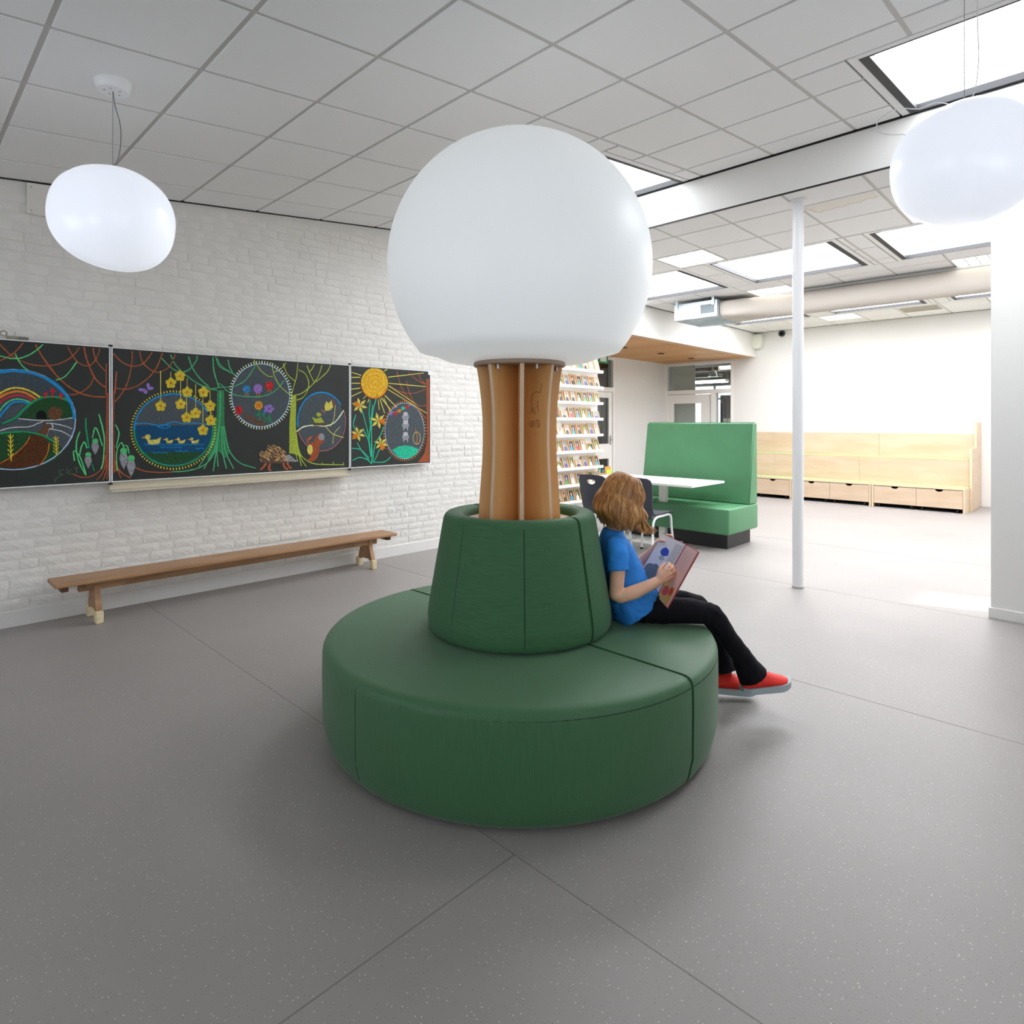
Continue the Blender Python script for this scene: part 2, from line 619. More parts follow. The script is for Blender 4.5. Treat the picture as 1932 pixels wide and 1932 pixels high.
# recess behind the wall opening
RX = -7.427
wr = bmesh.new()
box(wr, RX - .15, RX, 7.04, 9.66, 0, 2.8)
box(wr, RX - .15, RX, 10.66, YF + .15, 0, 2.8)
box(wr, RX - .15, RX, 9.66, 10.66, 2.72, 2.8)
struct('wall_recess', wr, WHITE)
struct('wall_recess_end', BX(RX, XL - .3, 7.04, 7.19, 0, 2.8), WHITE)
struct('wall_header', BX(XL - .12, XL, 7.19, YF, 2.75, 3.4, bev=.003), WHITE)
soffit = struct('ceiling_soffit', BX(RX, XL - .12, 7.19, YF, 2.79, 2.9), M('soffit_backing', (60, 44, 30), .8))
slm = None
nsl = 42
for i in range(nsl):
    w = (XL - RX - .01) / nsl
    x = RX + .005 + w * (i + .5)
    if slm is None:
        slm = mesh_of('slat', BX(-w * .37, w * .37, 7.2, YF - .005, 2.748, 2.788, bev=.003, seg=1), SLAT)
    obj('slat', slm, None, soffit, loc=(x, 0, random.uniform(-.0015, .0015)))
for i, (x, y) in enumerate(((-6.33, 9.38), (-6.365, 10.72), (-6.38, 11.96))):
    t = thing('downlight', 'black recessed downlight in the timber soffit, %s from the far wall' % ('third', 'second', 'nearest')[i] if i < 2 else 'black recessed downlight in the timber soffit, nearest the far wall', 'downlight', (x, y, 2.745), group='soffit downlights')
    bm = bmesh.new()
    lathe(bm, [(.07, 0), (.07, -.006), (.05, -.008), (.045, .0), (.045, .04)], 24)
    obj('ring', bm, BLACK, t, True)
    obj('lens', lathe(bmesh.new(), [(0.0001, .035), (.045, .035), (.045, .04), (.0001, .04)], 20), BLACK, t)

# ---- ceilings
SKY_UP = [(-4.07, -2.735, 3.77, 4.97), (-1.005, .33, 3.77, 4.97)]
LIGHTS = [(-3.455, 6.47), (-3.455, 8.87), (-1.055, 8.87), (-3.455, 11.87), (-1.055, 11.87), (-1.055, 6.47)]
SKY_LO = [(a, a + 1.333, y0, y1) for y0, y1 in ((6.83, 8.17), (10.08, 11.42)) for a in (-5.13, -3.408, -1.727, -.045)]  # rightmost of each row is unseen, added to light the bay
ang = math.atan(SL)
KS = math.sqrt(1 + SL * SL)
# the sloped ceiling is built flat in its own plane: local (x, s) with s = Y*KS
cs = bmesh.new()
for r in rect_minus((XL, XR, YN, YB + .01), SKY_UP):
    box(cs, r[0], r[1], r[2] * KS, r[3] * KS, .012, .06)
ceil_s = struct('ceiling_sloped', cs, M('ceiling_backing', (150, 148, 144), .9), rot=(ang, 0, 0), loc=(0, 0, Z_S))
cf = bmesh.new()
for r in rect_minus((XL, XR, 5.14, YF), SKY_LO + [(x - .288, x + .288, y - .288, y + .288) for x, y in LIGHTS]):
    box(cf, r[0], r[1], r[2], r[3], ZF + .012, ZF + .06)
ceil_f = struct('ceiling_flat', cf, M('ceiling_backing', (150, 148, 144), .9))
tile_cache = {}
def tile_mesh(w, d):
    k = (round(w, 3), round(d, 3))
    if k not in tile_cache:
        tile_cache[k] = mesh_of('ceiling_tile', BX(-w / 2, w / 2, -d / 2, d / 2, 0, .016, bev=.0025, seg=1), TILE)
    return tile_cache[k]
GAP = .0115
def lay(parent, x_lines, y_lines, holes, z, k=1.0, lights=()):
    for i in range(len(x_lines) - 1):
        for j in range(len(y_lines) - 1):
            rect = (x_lines[i], x_lines[i + 1], y_lines[j], y_lines[j + 1])
            if rect[1] - rect[0] < .03 or rect[3] - rect[2] < .03:
                continue
            cx, cy = (rect[0] + rect[1]) / 2, (rect[2] + rect[3]) / 2
            if any(abs(cx - a) < .2 and abs(cy - b) < .2 for a, b in lights):
                continue
            g = [(h[0] - .05, h[1] + .05, h[2] - .05, h[3] + .05) for h in holes]
            for r in rect_minus(rect, g):
                w, d = r[1] - r[0] - 2 * GAP, (r[3] - r[2]) - 2 * GAP
                if w < .02 or d < .02:
                    continue
                obj('ceiling_tile', tile_mesh(w, d * k), None, parent, loc=((r[0] + r[1]) / 2, (r[2] + r[3]) / 2 * k, z))
def grid(first, lo, hi, step=.6):
    a = first
    while a - step > lo:
        a -= step
    v = [lo]
    while a < hi - 1e-6:
        if a > lo + 1e-6:
            v.append(a)
        a += step
    return v + [hi]
xs_u = grid(-3.149, XL, XR)
ys_u = grid(.481, YN, YB - .004)
lay(ceil_s, xs_u, ys_u, SKY_UP, 0, KS)
xs_l = grid(-3.155, XL, XR)
ys_l = grid(5.57, 5.15, YF)
lay(ceil_f, xs_l, ys_l, SKY_LO, ZF, 1.0, LIGHTS)
for (parent, xs, ys, z, k, holes) in ((ceil_s, xs_u, ys_u, 0.0, KS, SKY_UP), (ceil_f, xs_l, ys_l, ZF, 1.0, SKY_LO)):
    for y in ys[1:-1]:
        for r in rect_minus((xs[0], xs[-1], y - .012, y + .012), [(h[0] - .04, h[1] + .04, h[2] - .04, h[3] + .04) for h in holes]):
            if r[3] - r[2] > .005:
                obj('grid_bar', BX(r[0], r[1], r[2] * k, r[3] * k, z + .006, z + .014), BAR, parent)
    for x in xs[1:-1]:
        for r in rect_minus((x - .012, x + .012, ys[0], ys[-1]), [(h[0] - .04, h[1] + .04, h[2] - .04, h[3] + .04) for h in holes]):
            if r[1] - r[0] > .005:
                obj('grid_bar', BX(r[0], r[1], r[2] * k, r[3] * k, z + .0055, z + .0135), BAR, parent)
# dark shadow gaps and the fascia
struct('trim_1', BX(XL - .004, XL + .016, YN * KS, YB * KS, -.006, .012), BLACK, rot=(ang, 0, 0), loc=(0, 0, Z_S), label='black shadow gap between brick wall and ceiling')
fas = bmesh.new()
prism(fas, [(YB, zc(YB) + .0), (5.14, ZF), (5.148, ZF + .02), (5.3, ZF + .1), (5.3, 3.9), (YB, 3.9)], 'x', XL, XR)
struct('trim_2', fas, WHITE, label='white fascia between the sloped and the flat ceiling')
struct('trim_3', BX(XL, XR, YB - .006, YB + .004, zc(YB) - .012, zc(YB) + .01), BLACK, label='black shadow gap above the fascia')
struct('trim_4', BX(XL, XR, 5.138, 5.152, ZF - .008, ZF + .014), BLACK, label='black shadow gap below the fascia')
struct('trim_5', BX(XL - .002, XL + .012, 5.15, YF, ZF - .007, ZF + .012), BLACK, label='black shadow gap along the header')
struct('trim_6', BX(XL, XR, YF - .012, YF, ZF - .006, ZF + .012), M('grey_gap', (120, 118, 114), .7), label='grey edge trim along the far wall')

STAIN = M('water_stain_edge', (196, 170, 142), .9)
STAINF = M('water_stain', (225, 221, 214), .9)
sp = [(-1.93, 5.64), (-1.9, 5.7), (-1.88, 5.8), (-1.85, 5.83), (-1.83, 5.79), (-1.78, 5.81), (-1.72, 5.79), (-1.66, 5.8), (-1.6, 5.77), (-1.53, 5.79), (-1.47, 5.74), (-1.42, 5.76), (-1.385, 5.74)]
b = bmesh.new()
b.faces.new([b.verts.new((x, y, ZF - .0012)) for x, y in sp + [(-1.385, 5.6), (-1.93, 5.6)]])
b.normal_update()
bmesh.ops.triangulate(b, faces=b.faces[:])
obj('water_stain', b, STAINF, ceil_f)
b = bmesh.new()
tube(b, [(x, y, ZF - .001) for x, y in sp], .005, 6, flat=.2)
obj('water_stain', b, STAIN, ceil_f)
# ---- skylights
def skylight(h, label, sloped, wl=.012, wr_=.012):
    x0, x1, y0, y1 = h
    t = thing('skylight', label, 'skylight', (0, 0, Z_S if sloped else ZF), group='square roof lights')
    k = KS if sloped else 1.0
    if sloped:
        t.rotation_euler = (ang, 0, 0)
    y0, y1 = y0 * k, y1 * k
    H = .05
    for a in ((x0, x0 + wl, y0, y1), (x1 - wr_, x1, y0, y1), (x0 + wl, x1 - wr_, y0, y0 + .012), (x0 + wl, x1 - wr_, y1 - .012, y1)):
        obj('upstand', BX(*a, -.002, H), FRAME, t)
    for a in ((x0 - .048, x0, y0 - .048, y1 + .048), (x1, x1 + .048, y0 - .048, y1 + .048), (x0, x1, y0 - .048, y0), (x0, x1, y1, y1 + .048)):
        if sloped and a[3] > YB * k - .006:
            a = (a[0], a[1], a[2], YB * k - .006)
            if a[3] - a[2] < .004:
                continue
        obj('trim', BX(*a, .0, .014, bev=.0015, seg=1), TILE, t)
    obj('pane', BX(x0 + .004, x1 - .004, y0 + .004, y1 - .004, H - .008, H), SKYP if sloped else SKYF, t)
nm4 = ('leftmost', 'second from the left', 'third from the left', 'rightmost')
skylight(SKY_UP[0], 'skylight in the sloped ceiling, half hidden behind the big globe', True, .03, .03)
skylight(SKY_UP[1], 'skylight in the sloped ceiling above the right pendant', True, .05, .05)
for i, h in enumerate(SKY_LO):
    near = i < 4
    skylight(h, 'flat ceiling skylight in the row %s the fabric duct, %s' % ('before' if near else 'behind', nm4[i % 4]), False, *((.02, .05), (.018, .055), (.05, .02), (.02, .02))[i % 4])

# ---- recessed fluorescent fittings in the flat ceiling
LNAME = ['beside the big globe', 'above the start of the fabric duct', 'before the duct near the partition wall', 'behind the duct near the far wall', 'by the far wall behind the partition edge', 'peeping out below the right pendant']
lm = {}
for i, (x, y) in enumerate(LIGHTS):
    t = thing('ceiling_light', 'recessed louvred fluorescent light %s' % LNAME[i], 'ceiling light', (x, y, ZF), group='recessed fluorescent lights')
    if not lm:
        b = bmesh.new()
        box(b, -.288, .288, -.288, -.276, -.001, .05)
        box(b, -.288, .288, .276, .288, -.001, .05)
        box(b, -.288, -.276, -.276, .276, -.001, .05)
        box(b, .276, .288, -.276, .276, -.001, .05)
        lm['housing'] = mesh_of('housing', b, WMETAL)
        lm['diffuser'] = mesh_of('diffuser', BX(-.276, .276, -.276, .276, .04, .05), TUBE)
        lm['louvre'] = mesh_of('louvre', BX(-.006, .006, -.276, .276, .003, .03), WMETAL)
    obj('housing', lm['housing'], None, t)
    obj('diffuser', lm['diffuser'], None, t)
    for k in range(4):
        obj('louvre', lm['louvre'], None, t, loc=(-.165 + .11 * k, 0, 0))
# grey air grille near the far wall
t = thing('ceiling_vent', 'grey square air grille in the flat ceiling by far wall', 'vent', (-2.255, 11.87, ZF))
obj('frame', BX(-.27, .27, -.25, .25, -.006, .004, bev=.002, seg=1), M('vent_grey', (190, 186, 174), .6), t)
for k in range(8):
    obj('slat', BX(-.25, .25, -.21 + k * .058, -.19 + k * .058, -.012, -.004), M('vent_grey', (190, 186, 174), .6), t)

# ---- slim post
t = thing('support_post', 'slim round white steel post standing in the open floor', 'post', (-1.892, 5.375, 0))
obj('shaft', tube(bmesh.new(), [(0, 0, 0.004), (0, 0, ZF - .002)], .044, 28), WMETAL, t, True)
obj('floor_ring', lathe(bmesh.new(), [(.044, .0), (.047, .0), (.047, .012), (.044, .014)], 28), M('ring_grey', (170, 170, 172), .5), t, True)
obj('ceiling_ring', lathe(bmesh.new(), [(.044, ZF - .02), (.062, ZF - .012), (.062, ZF), (.044, ZF)], 28), WMETAL, t, True)

# ---- air handling box with fabric duct
t = thing('fan_unit', 'galvanised fan box hung under the flat ceiling at duct end', 'fan unit', (-4.5, 9.0, 2.95))
obj('casing', BX(-.355, .345, -.44, .43, 0, .25, bev=.004, seg=1), GALV, t)
obj('hatch', BX(.085, .3, -.446, -.44, .06, .19, bev=.002, seg=1), M('hatch_grey', (104, 116, 120), .5), t, label='dark grey inspection hatch')
for k in range(5):
    obj('rib', BX(-.33, .33, -.3 + k * .14, -.285 + k * .14, -.008, 0), GALV, t)
for x in (-.3, .29):
    obj('bracket', BX(x - .02, x + .02, -.46, -.44, .17, .3, bev=.002, seg=1), GALV, t)
t = thing('air_duct', 'beige fabric air duct running along under the flat ceiling', 'duct', (-4.15, 9.0, 3.055))
bm = bmesh.new()
NS = 36
prev = None
xs_d = [0, .05, .12, .2, .3, .42, .55, .7] + [.9 + .25 * i for i in range(24)]
for x in xs_d:
    f = min(1.0, x / .95)
    f = f * f * (3 - 2 * f)
    ring = []
    for k in range(NS):
        a = 2 * PI * k / NS
        c_, s_ = math.cos(a), math.sin(a)
        # superellipse from the box mouth to a round sock
        e = 5.0 * (1 - f) + 2.0 * f
        ry = .36 * (1 - f) + .155 * f
        rz = .135 * (1 - f) + .155 * f
        q = (abs(c_) ** e + abs(s_) ** e) ** (-1 / e)
        wob = 1 + .02 * math.sin(5 * a + 7 * x) * math.sin(3.1 * x) + (.05 * math.sin(9 * a + 20 * x) * f * (1 - f) * 2)
        ring.append(bm.verts.new((x, ry * q * c_ * wob, rz * q * s_ * wob + (.01 * (1 - f)))))
    if prev:
        for k in range(NS):
            bm.faces.new((prev[k], prev[(k + 1) % NS], ring[(k + 1) % NS], ring[k]))
    prev = ring
bmesh.ops.recalc_face_normals(bm, faces=bm.faces[:])
obj('sock', bm, FABRICD, t, True, 80)
obj('rail', BX(.55, 6.7, -.03, .03, .155, .19), ALU, t)
# ---- speaker and camera on the far wall
t = thing('wall_speaker', 'white loudspeaker in the corner under the flat ceiling', 'speaker', (-5.26, YF, 3.06))
obj('bracket', BX(-.05, .03, -.03, 0, .1, .16), WMETAL, t)
bm = bmesh.new()
prism(bm, [(-.09, .14), (.1, .14), (.12, .05), (.09, -.1), (.06, -.15), (-.04, -.15), (-.08, -.08)], 'y', -.16, -.03)
bmesh.ops.bevel(bm, geom=bm.edges[:], offset=.012, segments=2, affect='EDGES')
obj('cabinet', bm, M('speaker_cream', (224, 226, 214), .5), t, True)
t = thing('dome_camera', 'small round black camera on the far wall', 'camera', (-4.785, YF, 3.185))
obj('base', tube(bmesh.new(), [(0, 0, 0), (0, -.03, 0)], .062, 24), M('cam_black', (40, 40, 42), .4), t, True)
obj('lens', lathe(bmesh.new(), [(.0001, -.0), (.03, .0), (.036, -.012), (.0001, -.02)], 20), M('cam_grey', (120, 122, 126), .2), t, True, rot=(PI / 2, 0, 0), loc=(0, -.03, 0))
# ------------------------------------------------------------------ doors and the rooms behind them
DW = M('door_white', (236, 235, 231), .45)
def dframe(bm, boxes):
    for b_ in boxes:
        box(bm, *b_)
    return bm
# door in the far wall, left of the bench, with transom light
d1 = struct('door_1', dframe(bmesh.new(), [(-7.43, -7.38, YF - .01, YF + .12, 0, 2.72), (-5.86, -5.81, YF - .01, YF + .12, 0, 2.72), (-7.38, -5.86, YF - .01, YF + .12, 2.68, 2.72), (-7.38, -5.86, YF - .01, YF + .12, 2.03, 2.12), (-6.31, -6.2, YF - .01, YF + .12, 0, 2.03), (-6.2, -5.86, YF - .01, YF + .12, 0, .08)]), DW, label='white door frame with transom beside the far wall')
lf = bmesh.new()
for r in rect_minus((-7.38, -6.315, .01, 2.02), [(-7.235, -6.564, .95, 1.82)]):
    box(lf, r[0], r[1], YF + .03, YF + .07, r[2], r[3])
leaf = obj('door_leaf', lf, DW, d1)
obj('pane', BX(-7.235, -6.564, YF + .045, YF + .055, .95, 1.82), GLASS, leaf)
obj('handle', tube(bmesh.new(), [(-6.4, YF + .03, 1.03), (-6.4, YF - .01, 1.03), (-6.52, YF - .015, 1.03)], .009, 8), STEEL, leaf, True)
obj('edge_strip', BX(-6.318, -6.305, YF + .0, YF + .03, .02, 2.02), M('blue_strip', (190, 200, 225), .5), d1)
obj('transom_pane', BX(-7.38, -5.86, YF + .045, YF + .055, 2.12, 2.68), GLASS, d1)
obj('side_pane', BX(-6.2, -5.86, YF + .045, YF + .055, .08, 2.03), GLASS, d1)
# the room behind it
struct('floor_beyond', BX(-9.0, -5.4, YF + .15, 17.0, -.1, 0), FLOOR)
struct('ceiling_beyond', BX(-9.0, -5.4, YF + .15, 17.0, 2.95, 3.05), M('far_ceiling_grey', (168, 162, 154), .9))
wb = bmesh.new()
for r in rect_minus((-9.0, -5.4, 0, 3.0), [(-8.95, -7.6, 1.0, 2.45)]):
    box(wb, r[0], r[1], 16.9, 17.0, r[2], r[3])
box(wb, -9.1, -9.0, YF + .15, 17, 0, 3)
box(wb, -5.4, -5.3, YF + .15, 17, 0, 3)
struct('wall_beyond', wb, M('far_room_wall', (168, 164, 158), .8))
w9 = struct('window_9', dframe(bmesh.new(), [(-8.3, -8.24, 16.88, 16.95, 1.0, 2.45), (-8.97, -7.58, 16.88, 16.95, .96, 1.0), (-8.97, -7.58, 16.88, 16.95, 2.45, 2.49), (-8.97, -7.58, 16.88, 16.95, 2.05, 2.11)]), DW)
obj('pane', BX(-8.95, -7.6, 16.96, 16.97, 1.0, 2.45), emit_mat('far_window_daylight', (225, 236, 250), 2.2), w9)
t = thing('blind_board', 'grey board standing behind the transom and door glass', 'board', (-7.08, YF + .2, 0))
obj('panel', BX(-.3, .28, 0, .03, 0.0, 2.72), M('blind_grey', (206, 202, 192), .7), t)
t = thing('notice_board', 'dark board with two white switches behind the side light', 'board', (-6.03, YF + .22, 0))
obj('panel', BX(-.17, .2, 0, .03, .0, 1.99), M('board_black', (32, 33, 38), .5), t)
for k in (0, 1):
    obj('switch', BX(-.1 + k * .09, -.02 + k * .09, -.012, 0, 1.4, 1.48, bev=.003, seg=1), M('switch_cream', (214, 210, 196), .5), t)
for i, (y, lab, x_, z_, hl) in enumerate(((15.0, 'farther', -7.5, 2.49, .5), (14.5, 'nearer', -6.6, 2.78, .35))):
    t = thing('strip_light', '%s strip light seen through the transom glass' % lab, 'ceiling light', (x_, y, z_), group='strip lights behind the transom')
    obj('housing', BX(-hl, hl, -.1, .1, -.06, 0), WMETAL, t)
    obj('tube', BX(-hl + .02, hl - .02, -.11, .08, -.075, -.02), emit_mat('strip_%d' % i, (255, 250, 240), 14.0), t)
t = thing('cable_tray', 'dark cable tray under the ceiling behind the transom', 'tray', (-7.35, 14.4, 2.69))
obj('channel', BX(-.5, .45, -.12, .12, -.02, .06), M('tray_dark', (52, 48, 44), .6), t)
obj('channel', BX(-.5, .45, -.12, .12, -.17, -.1), M('tray_dark', (52, 48, 44), .6), t)
obj('rail', BX(-.5, 1.2, -.2, -.17, -.06, -.04), WMETAL, t)
t = thing('glass_pendant', 'small clear pendant lamp behind the transom glass', 'lamp', (-6.9, 14.0, 2.56))
obj('cord', tube(bmesh.new(), [(0, 0, .12), (0, 0, .5)], .006, 8), WMETAL, t)
obj('shade', lathe(bmesh.new(), [(.02, .12), (.05, .09), (.1, .0), (.105, -.06), (.095, -.06), (.09, 0), (.04, .085), (.01, .1)], 24), M('clear_shade', (215, 220, 222), .15), t, True)
# door in the recess wall
d2 = struct('door_2', dframe(bmesh.new(), [(RX - .12, RX + .012, 9.66, 9.71, 0, 2.72), (RX - .12, RX + .012, 10.61, 10.66, 0, 2.72), (RX - .12, RX + .012, 9.71, 10.61, 2.68, 2.72), (RX - .12, RX + .012, 9.71, 10.61, 2.02, 2.11)]), DW, label='white glazed door frame in the recess wall')
lf = bmesh.new()
for r in rect_minus((9.715, 10.605, .01, 2.015), [(9.84, 10.506, .952, 1.897), (9.84, 10.506, .2, .646)]):
    box(lf, RX - .07, RX - .03, r[0], r[1], r[2], r[3])
leaf = obj('door_leaf', lf, DW, d2)
obj('pane', BX(RX - .055, RX - .045, 9.84, 10.506, .952, 1.897), GLASS, leaf)
obj('pane', BX(RX - .055, RX - .045, 9.84, 10.506, .2, .646), GLASS, leaf)
obj('handle', tube(bmesh.new(), [(RX - .03, 10.555, 1.03), (RX + .02, 10.555, 1.03), (RX + .022, 10.47, 1.03)], .009, 8), STEEL, leaf, True)
obj('escutcheon', BX(RX - .03, RX - .024, 10.535, 10.575, .93, 1.12), STEEL, leaf)
obj('transom_pane', BX(RX - .055, RX - .045, 9.71, 10.61, 2.11, 2.68), GLASS, d2)
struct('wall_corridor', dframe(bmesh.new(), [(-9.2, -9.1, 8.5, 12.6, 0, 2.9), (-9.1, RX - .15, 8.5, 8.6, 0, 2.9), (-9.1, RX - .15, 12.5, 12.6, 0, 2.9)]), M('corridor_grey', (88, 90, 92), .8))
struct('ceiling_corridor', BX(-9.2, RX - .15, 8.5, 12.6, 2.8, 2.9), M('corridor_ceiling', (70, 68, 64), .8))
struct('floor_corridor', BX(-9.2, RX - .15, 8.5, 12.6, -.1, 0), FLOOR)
t = thing('corridor_locker', 'brown cupboard in the corridor behind the recess door glass', 'cupboard', (-8.85, 10.6, 0))
obj('body', BX(-.2, .2, -.6, .6, 0, 2.3, bev=.01), M('locker_brown', (92, 76, 60), .6), t)
for k in (-1, 1):
    obj('door', BX(.2, .215, -.29 + k * .3, .29 + k * .3, .05, 2.25, bev=.004), M('locker_blue_grey', (74, 92, 104), .5), t)
t = thing('exit_sign', 'green emergency exit sign high in front of the recess door', 'sign', (RX + .25, 9.9, 2.635))
obj('plate', BX(-.02, .02, -.16, .16, -.08, .08, bev=.004), M('exit_green', (20, 150, 110), .4), t)
obj('pictogram', BX(.0205, .0215, -.1, .1, -.05, .05), M('exit_white', (236, 240, 238), .4), t)
obj('hanger', tube(bmesh.new(), [(0, 0, .08), (0, 0, .145)], .006, 8), STEEL, t)

# ------------------------------------------------------------------ display shelves with photo frames
SZ = [.315, .54, .765, .991, 1.212, 1.436, 1.658, 1.88, 2.108]
t = thing('display_shelf', 'tall white wall shelf with nine narrow ledges full of photo frames', 'shelf', (XL, 6.27, 0))
SHW = M('shelf_white', (246, 246, 244), .4)
obj('back_panel', BX(.002, .03, -.92, .92, .2, 2.42, bev=.002, seg=1), SHW, t)
shm = None
for z in SZ:
    if shm is None:
        b = BX(.03, .135, -.92, .92, -.022, 0, bev=.002, seg=1)
        box(b, .127, .135, -.92, .92, 0, .016)
        shm = mesh_of('ledge', b, SHW)
    obj('ledge', shm, None, t, loc=(0, 0, z))
PH = []
pal = [((60, 110, 60), (210, 215, 225), (222, 178, 150), (70, 46, 30)), ((60, 90, 150), (70, 150, 60), (214, 166, 138), (40, 30, 26)), ((226, 226, 228), (60, 62, 70), (224, 184, 160), (96, 66, 40)), ((120, 120, 128), (200, 60, 80), (220, 172, 146), (30, 26, 26)),
       ((236, 234, 230), (236, 234, 232), (226, 190, 166), (52, 42, 40)), ((150, 180, 200), (90, 80, 150), (216, 170, 140), (110, 76, 46)), ((50, 60, 70), (60, 150, 190), (222, 176, 150), (60, 44, 34)), ((170, 120, 90), (40, 60, 60), (226, 186, 160), (46, 34, 30)), ((110, 150, 70), (240, 240, 244), (218, 172, 140), (150, 110, 60))]
for i, p in enumerate(pal):
    PH.append(photo_material(i, p[0], p[1], p[2], p[3], .5 + random.uniform(-.08, .08)))
ORD = ['first', 'second', 'third', 'fourth', 'fifth', 'sixth', 'seventh', 'eighth', 'ninth', 'tenth', 'eleventh']
fm = {}
def frame_meshes(w, h):
    k = (round(w, 3), round(h, 3))
    if k not in fm:
        b = bmesh.new()
        q = .016
        box(b, -.006, .006, -w / 2, w / 2, 0, q)
        box(b, -.006, .006, -w / 2, w / 2, h - q, h)
        box(b, -.006, .006, -w / 2, -w / 2 + q, q, h - q)
        box(b, -.006, .006, w / 2 - q, w / 2, q, h - q)
        fm[k] = (mesh_of('photo_frame', b, FRAMEW), [mesh_of('photo', BX(-.004, .001, -w / 2 + q, w / 2 - q, q, h - q), m) for m in PH])
    return fm[k]
for ri in range(9):
    rowi = 8 - ri            # from the top
    z = SZ[rowi]
    y = 6.27 + .9
    n = 0
    rr = random.Random(90 + ri)
    while y > 5.72:
        kind = rr.random()
        w, h = (.112, .16) if kind < .72 else ((.118, .168) if kind < .85 else (.15, .112))
        y -= w / 2 + .008
        lab = 'light wood photo frame, %s from the right, on the %s ledge from the top' % (ORD[n], ORD[ri])
        fr = tag(bpy.data.objects.new('photo_frame', frame_meshes(w, h)[0]), lab, 'photo frame', 'photo frames on the display shelf')
        COL.objects.link(fr)
        fr.location = (XL + .094, y, z + .001)
        fr.rotation_euler = (0, -.28, rr.uniform(-.04, .04))
        obj('photo', frame_meshes(w, h)[1][rr.randrange(9)], None, fr)
        y -= w / 2 + rr.uniform(.006, .016)
        n += 1
        if n > 10:
            break

# ------------------------------------------------------------------ booth, table, chairs
t = thing('booth_bench', 'mid green upholstered high-back booth bench on a black plinth', 'bench', (-3.64, 6.7, 0))
obj('plinth', BX(-.64, .625, -.24, .35, 0, .172, bev=.003, seg=1), PLINTH, t)
b = BX(-.71, .71, -.385, .37, .172, .455, bev=.022, seg=3)
obj('seat', b, BOOTHG, t, True, 50)
b = bmesh.new()
prism(b, [(.14, .448), (.37, .448), (.36, 1.387), (.285, 1.387)], 'x', -.712, .702)
bmesh.ops.bevel(b, geom=b.edges[:], offset=.016, segments=3, affect='EDGES')
obj('backrest', b, BOOTHG, t, True, 50)

t = thing('cafe_table', 'white rectangular table on flat-footed columns before the green booth', 'table', (-3.89, 6.32, 0))
obj('table_top', BX(-.73, .73, -.385, .38, .697, .722, bev=.003), TABLEW, t)
for x in (.1, -.45):
    obj('column', BX(x - .042, x + .042, .12 - .04, .12 + .04, .02, .697, bev=.006), TABLEW, t)
    obj('foot_plate', BX(x - .25, x + .25, -.24, .13, 0.0, .02, bev=.006), TABLEW, t)

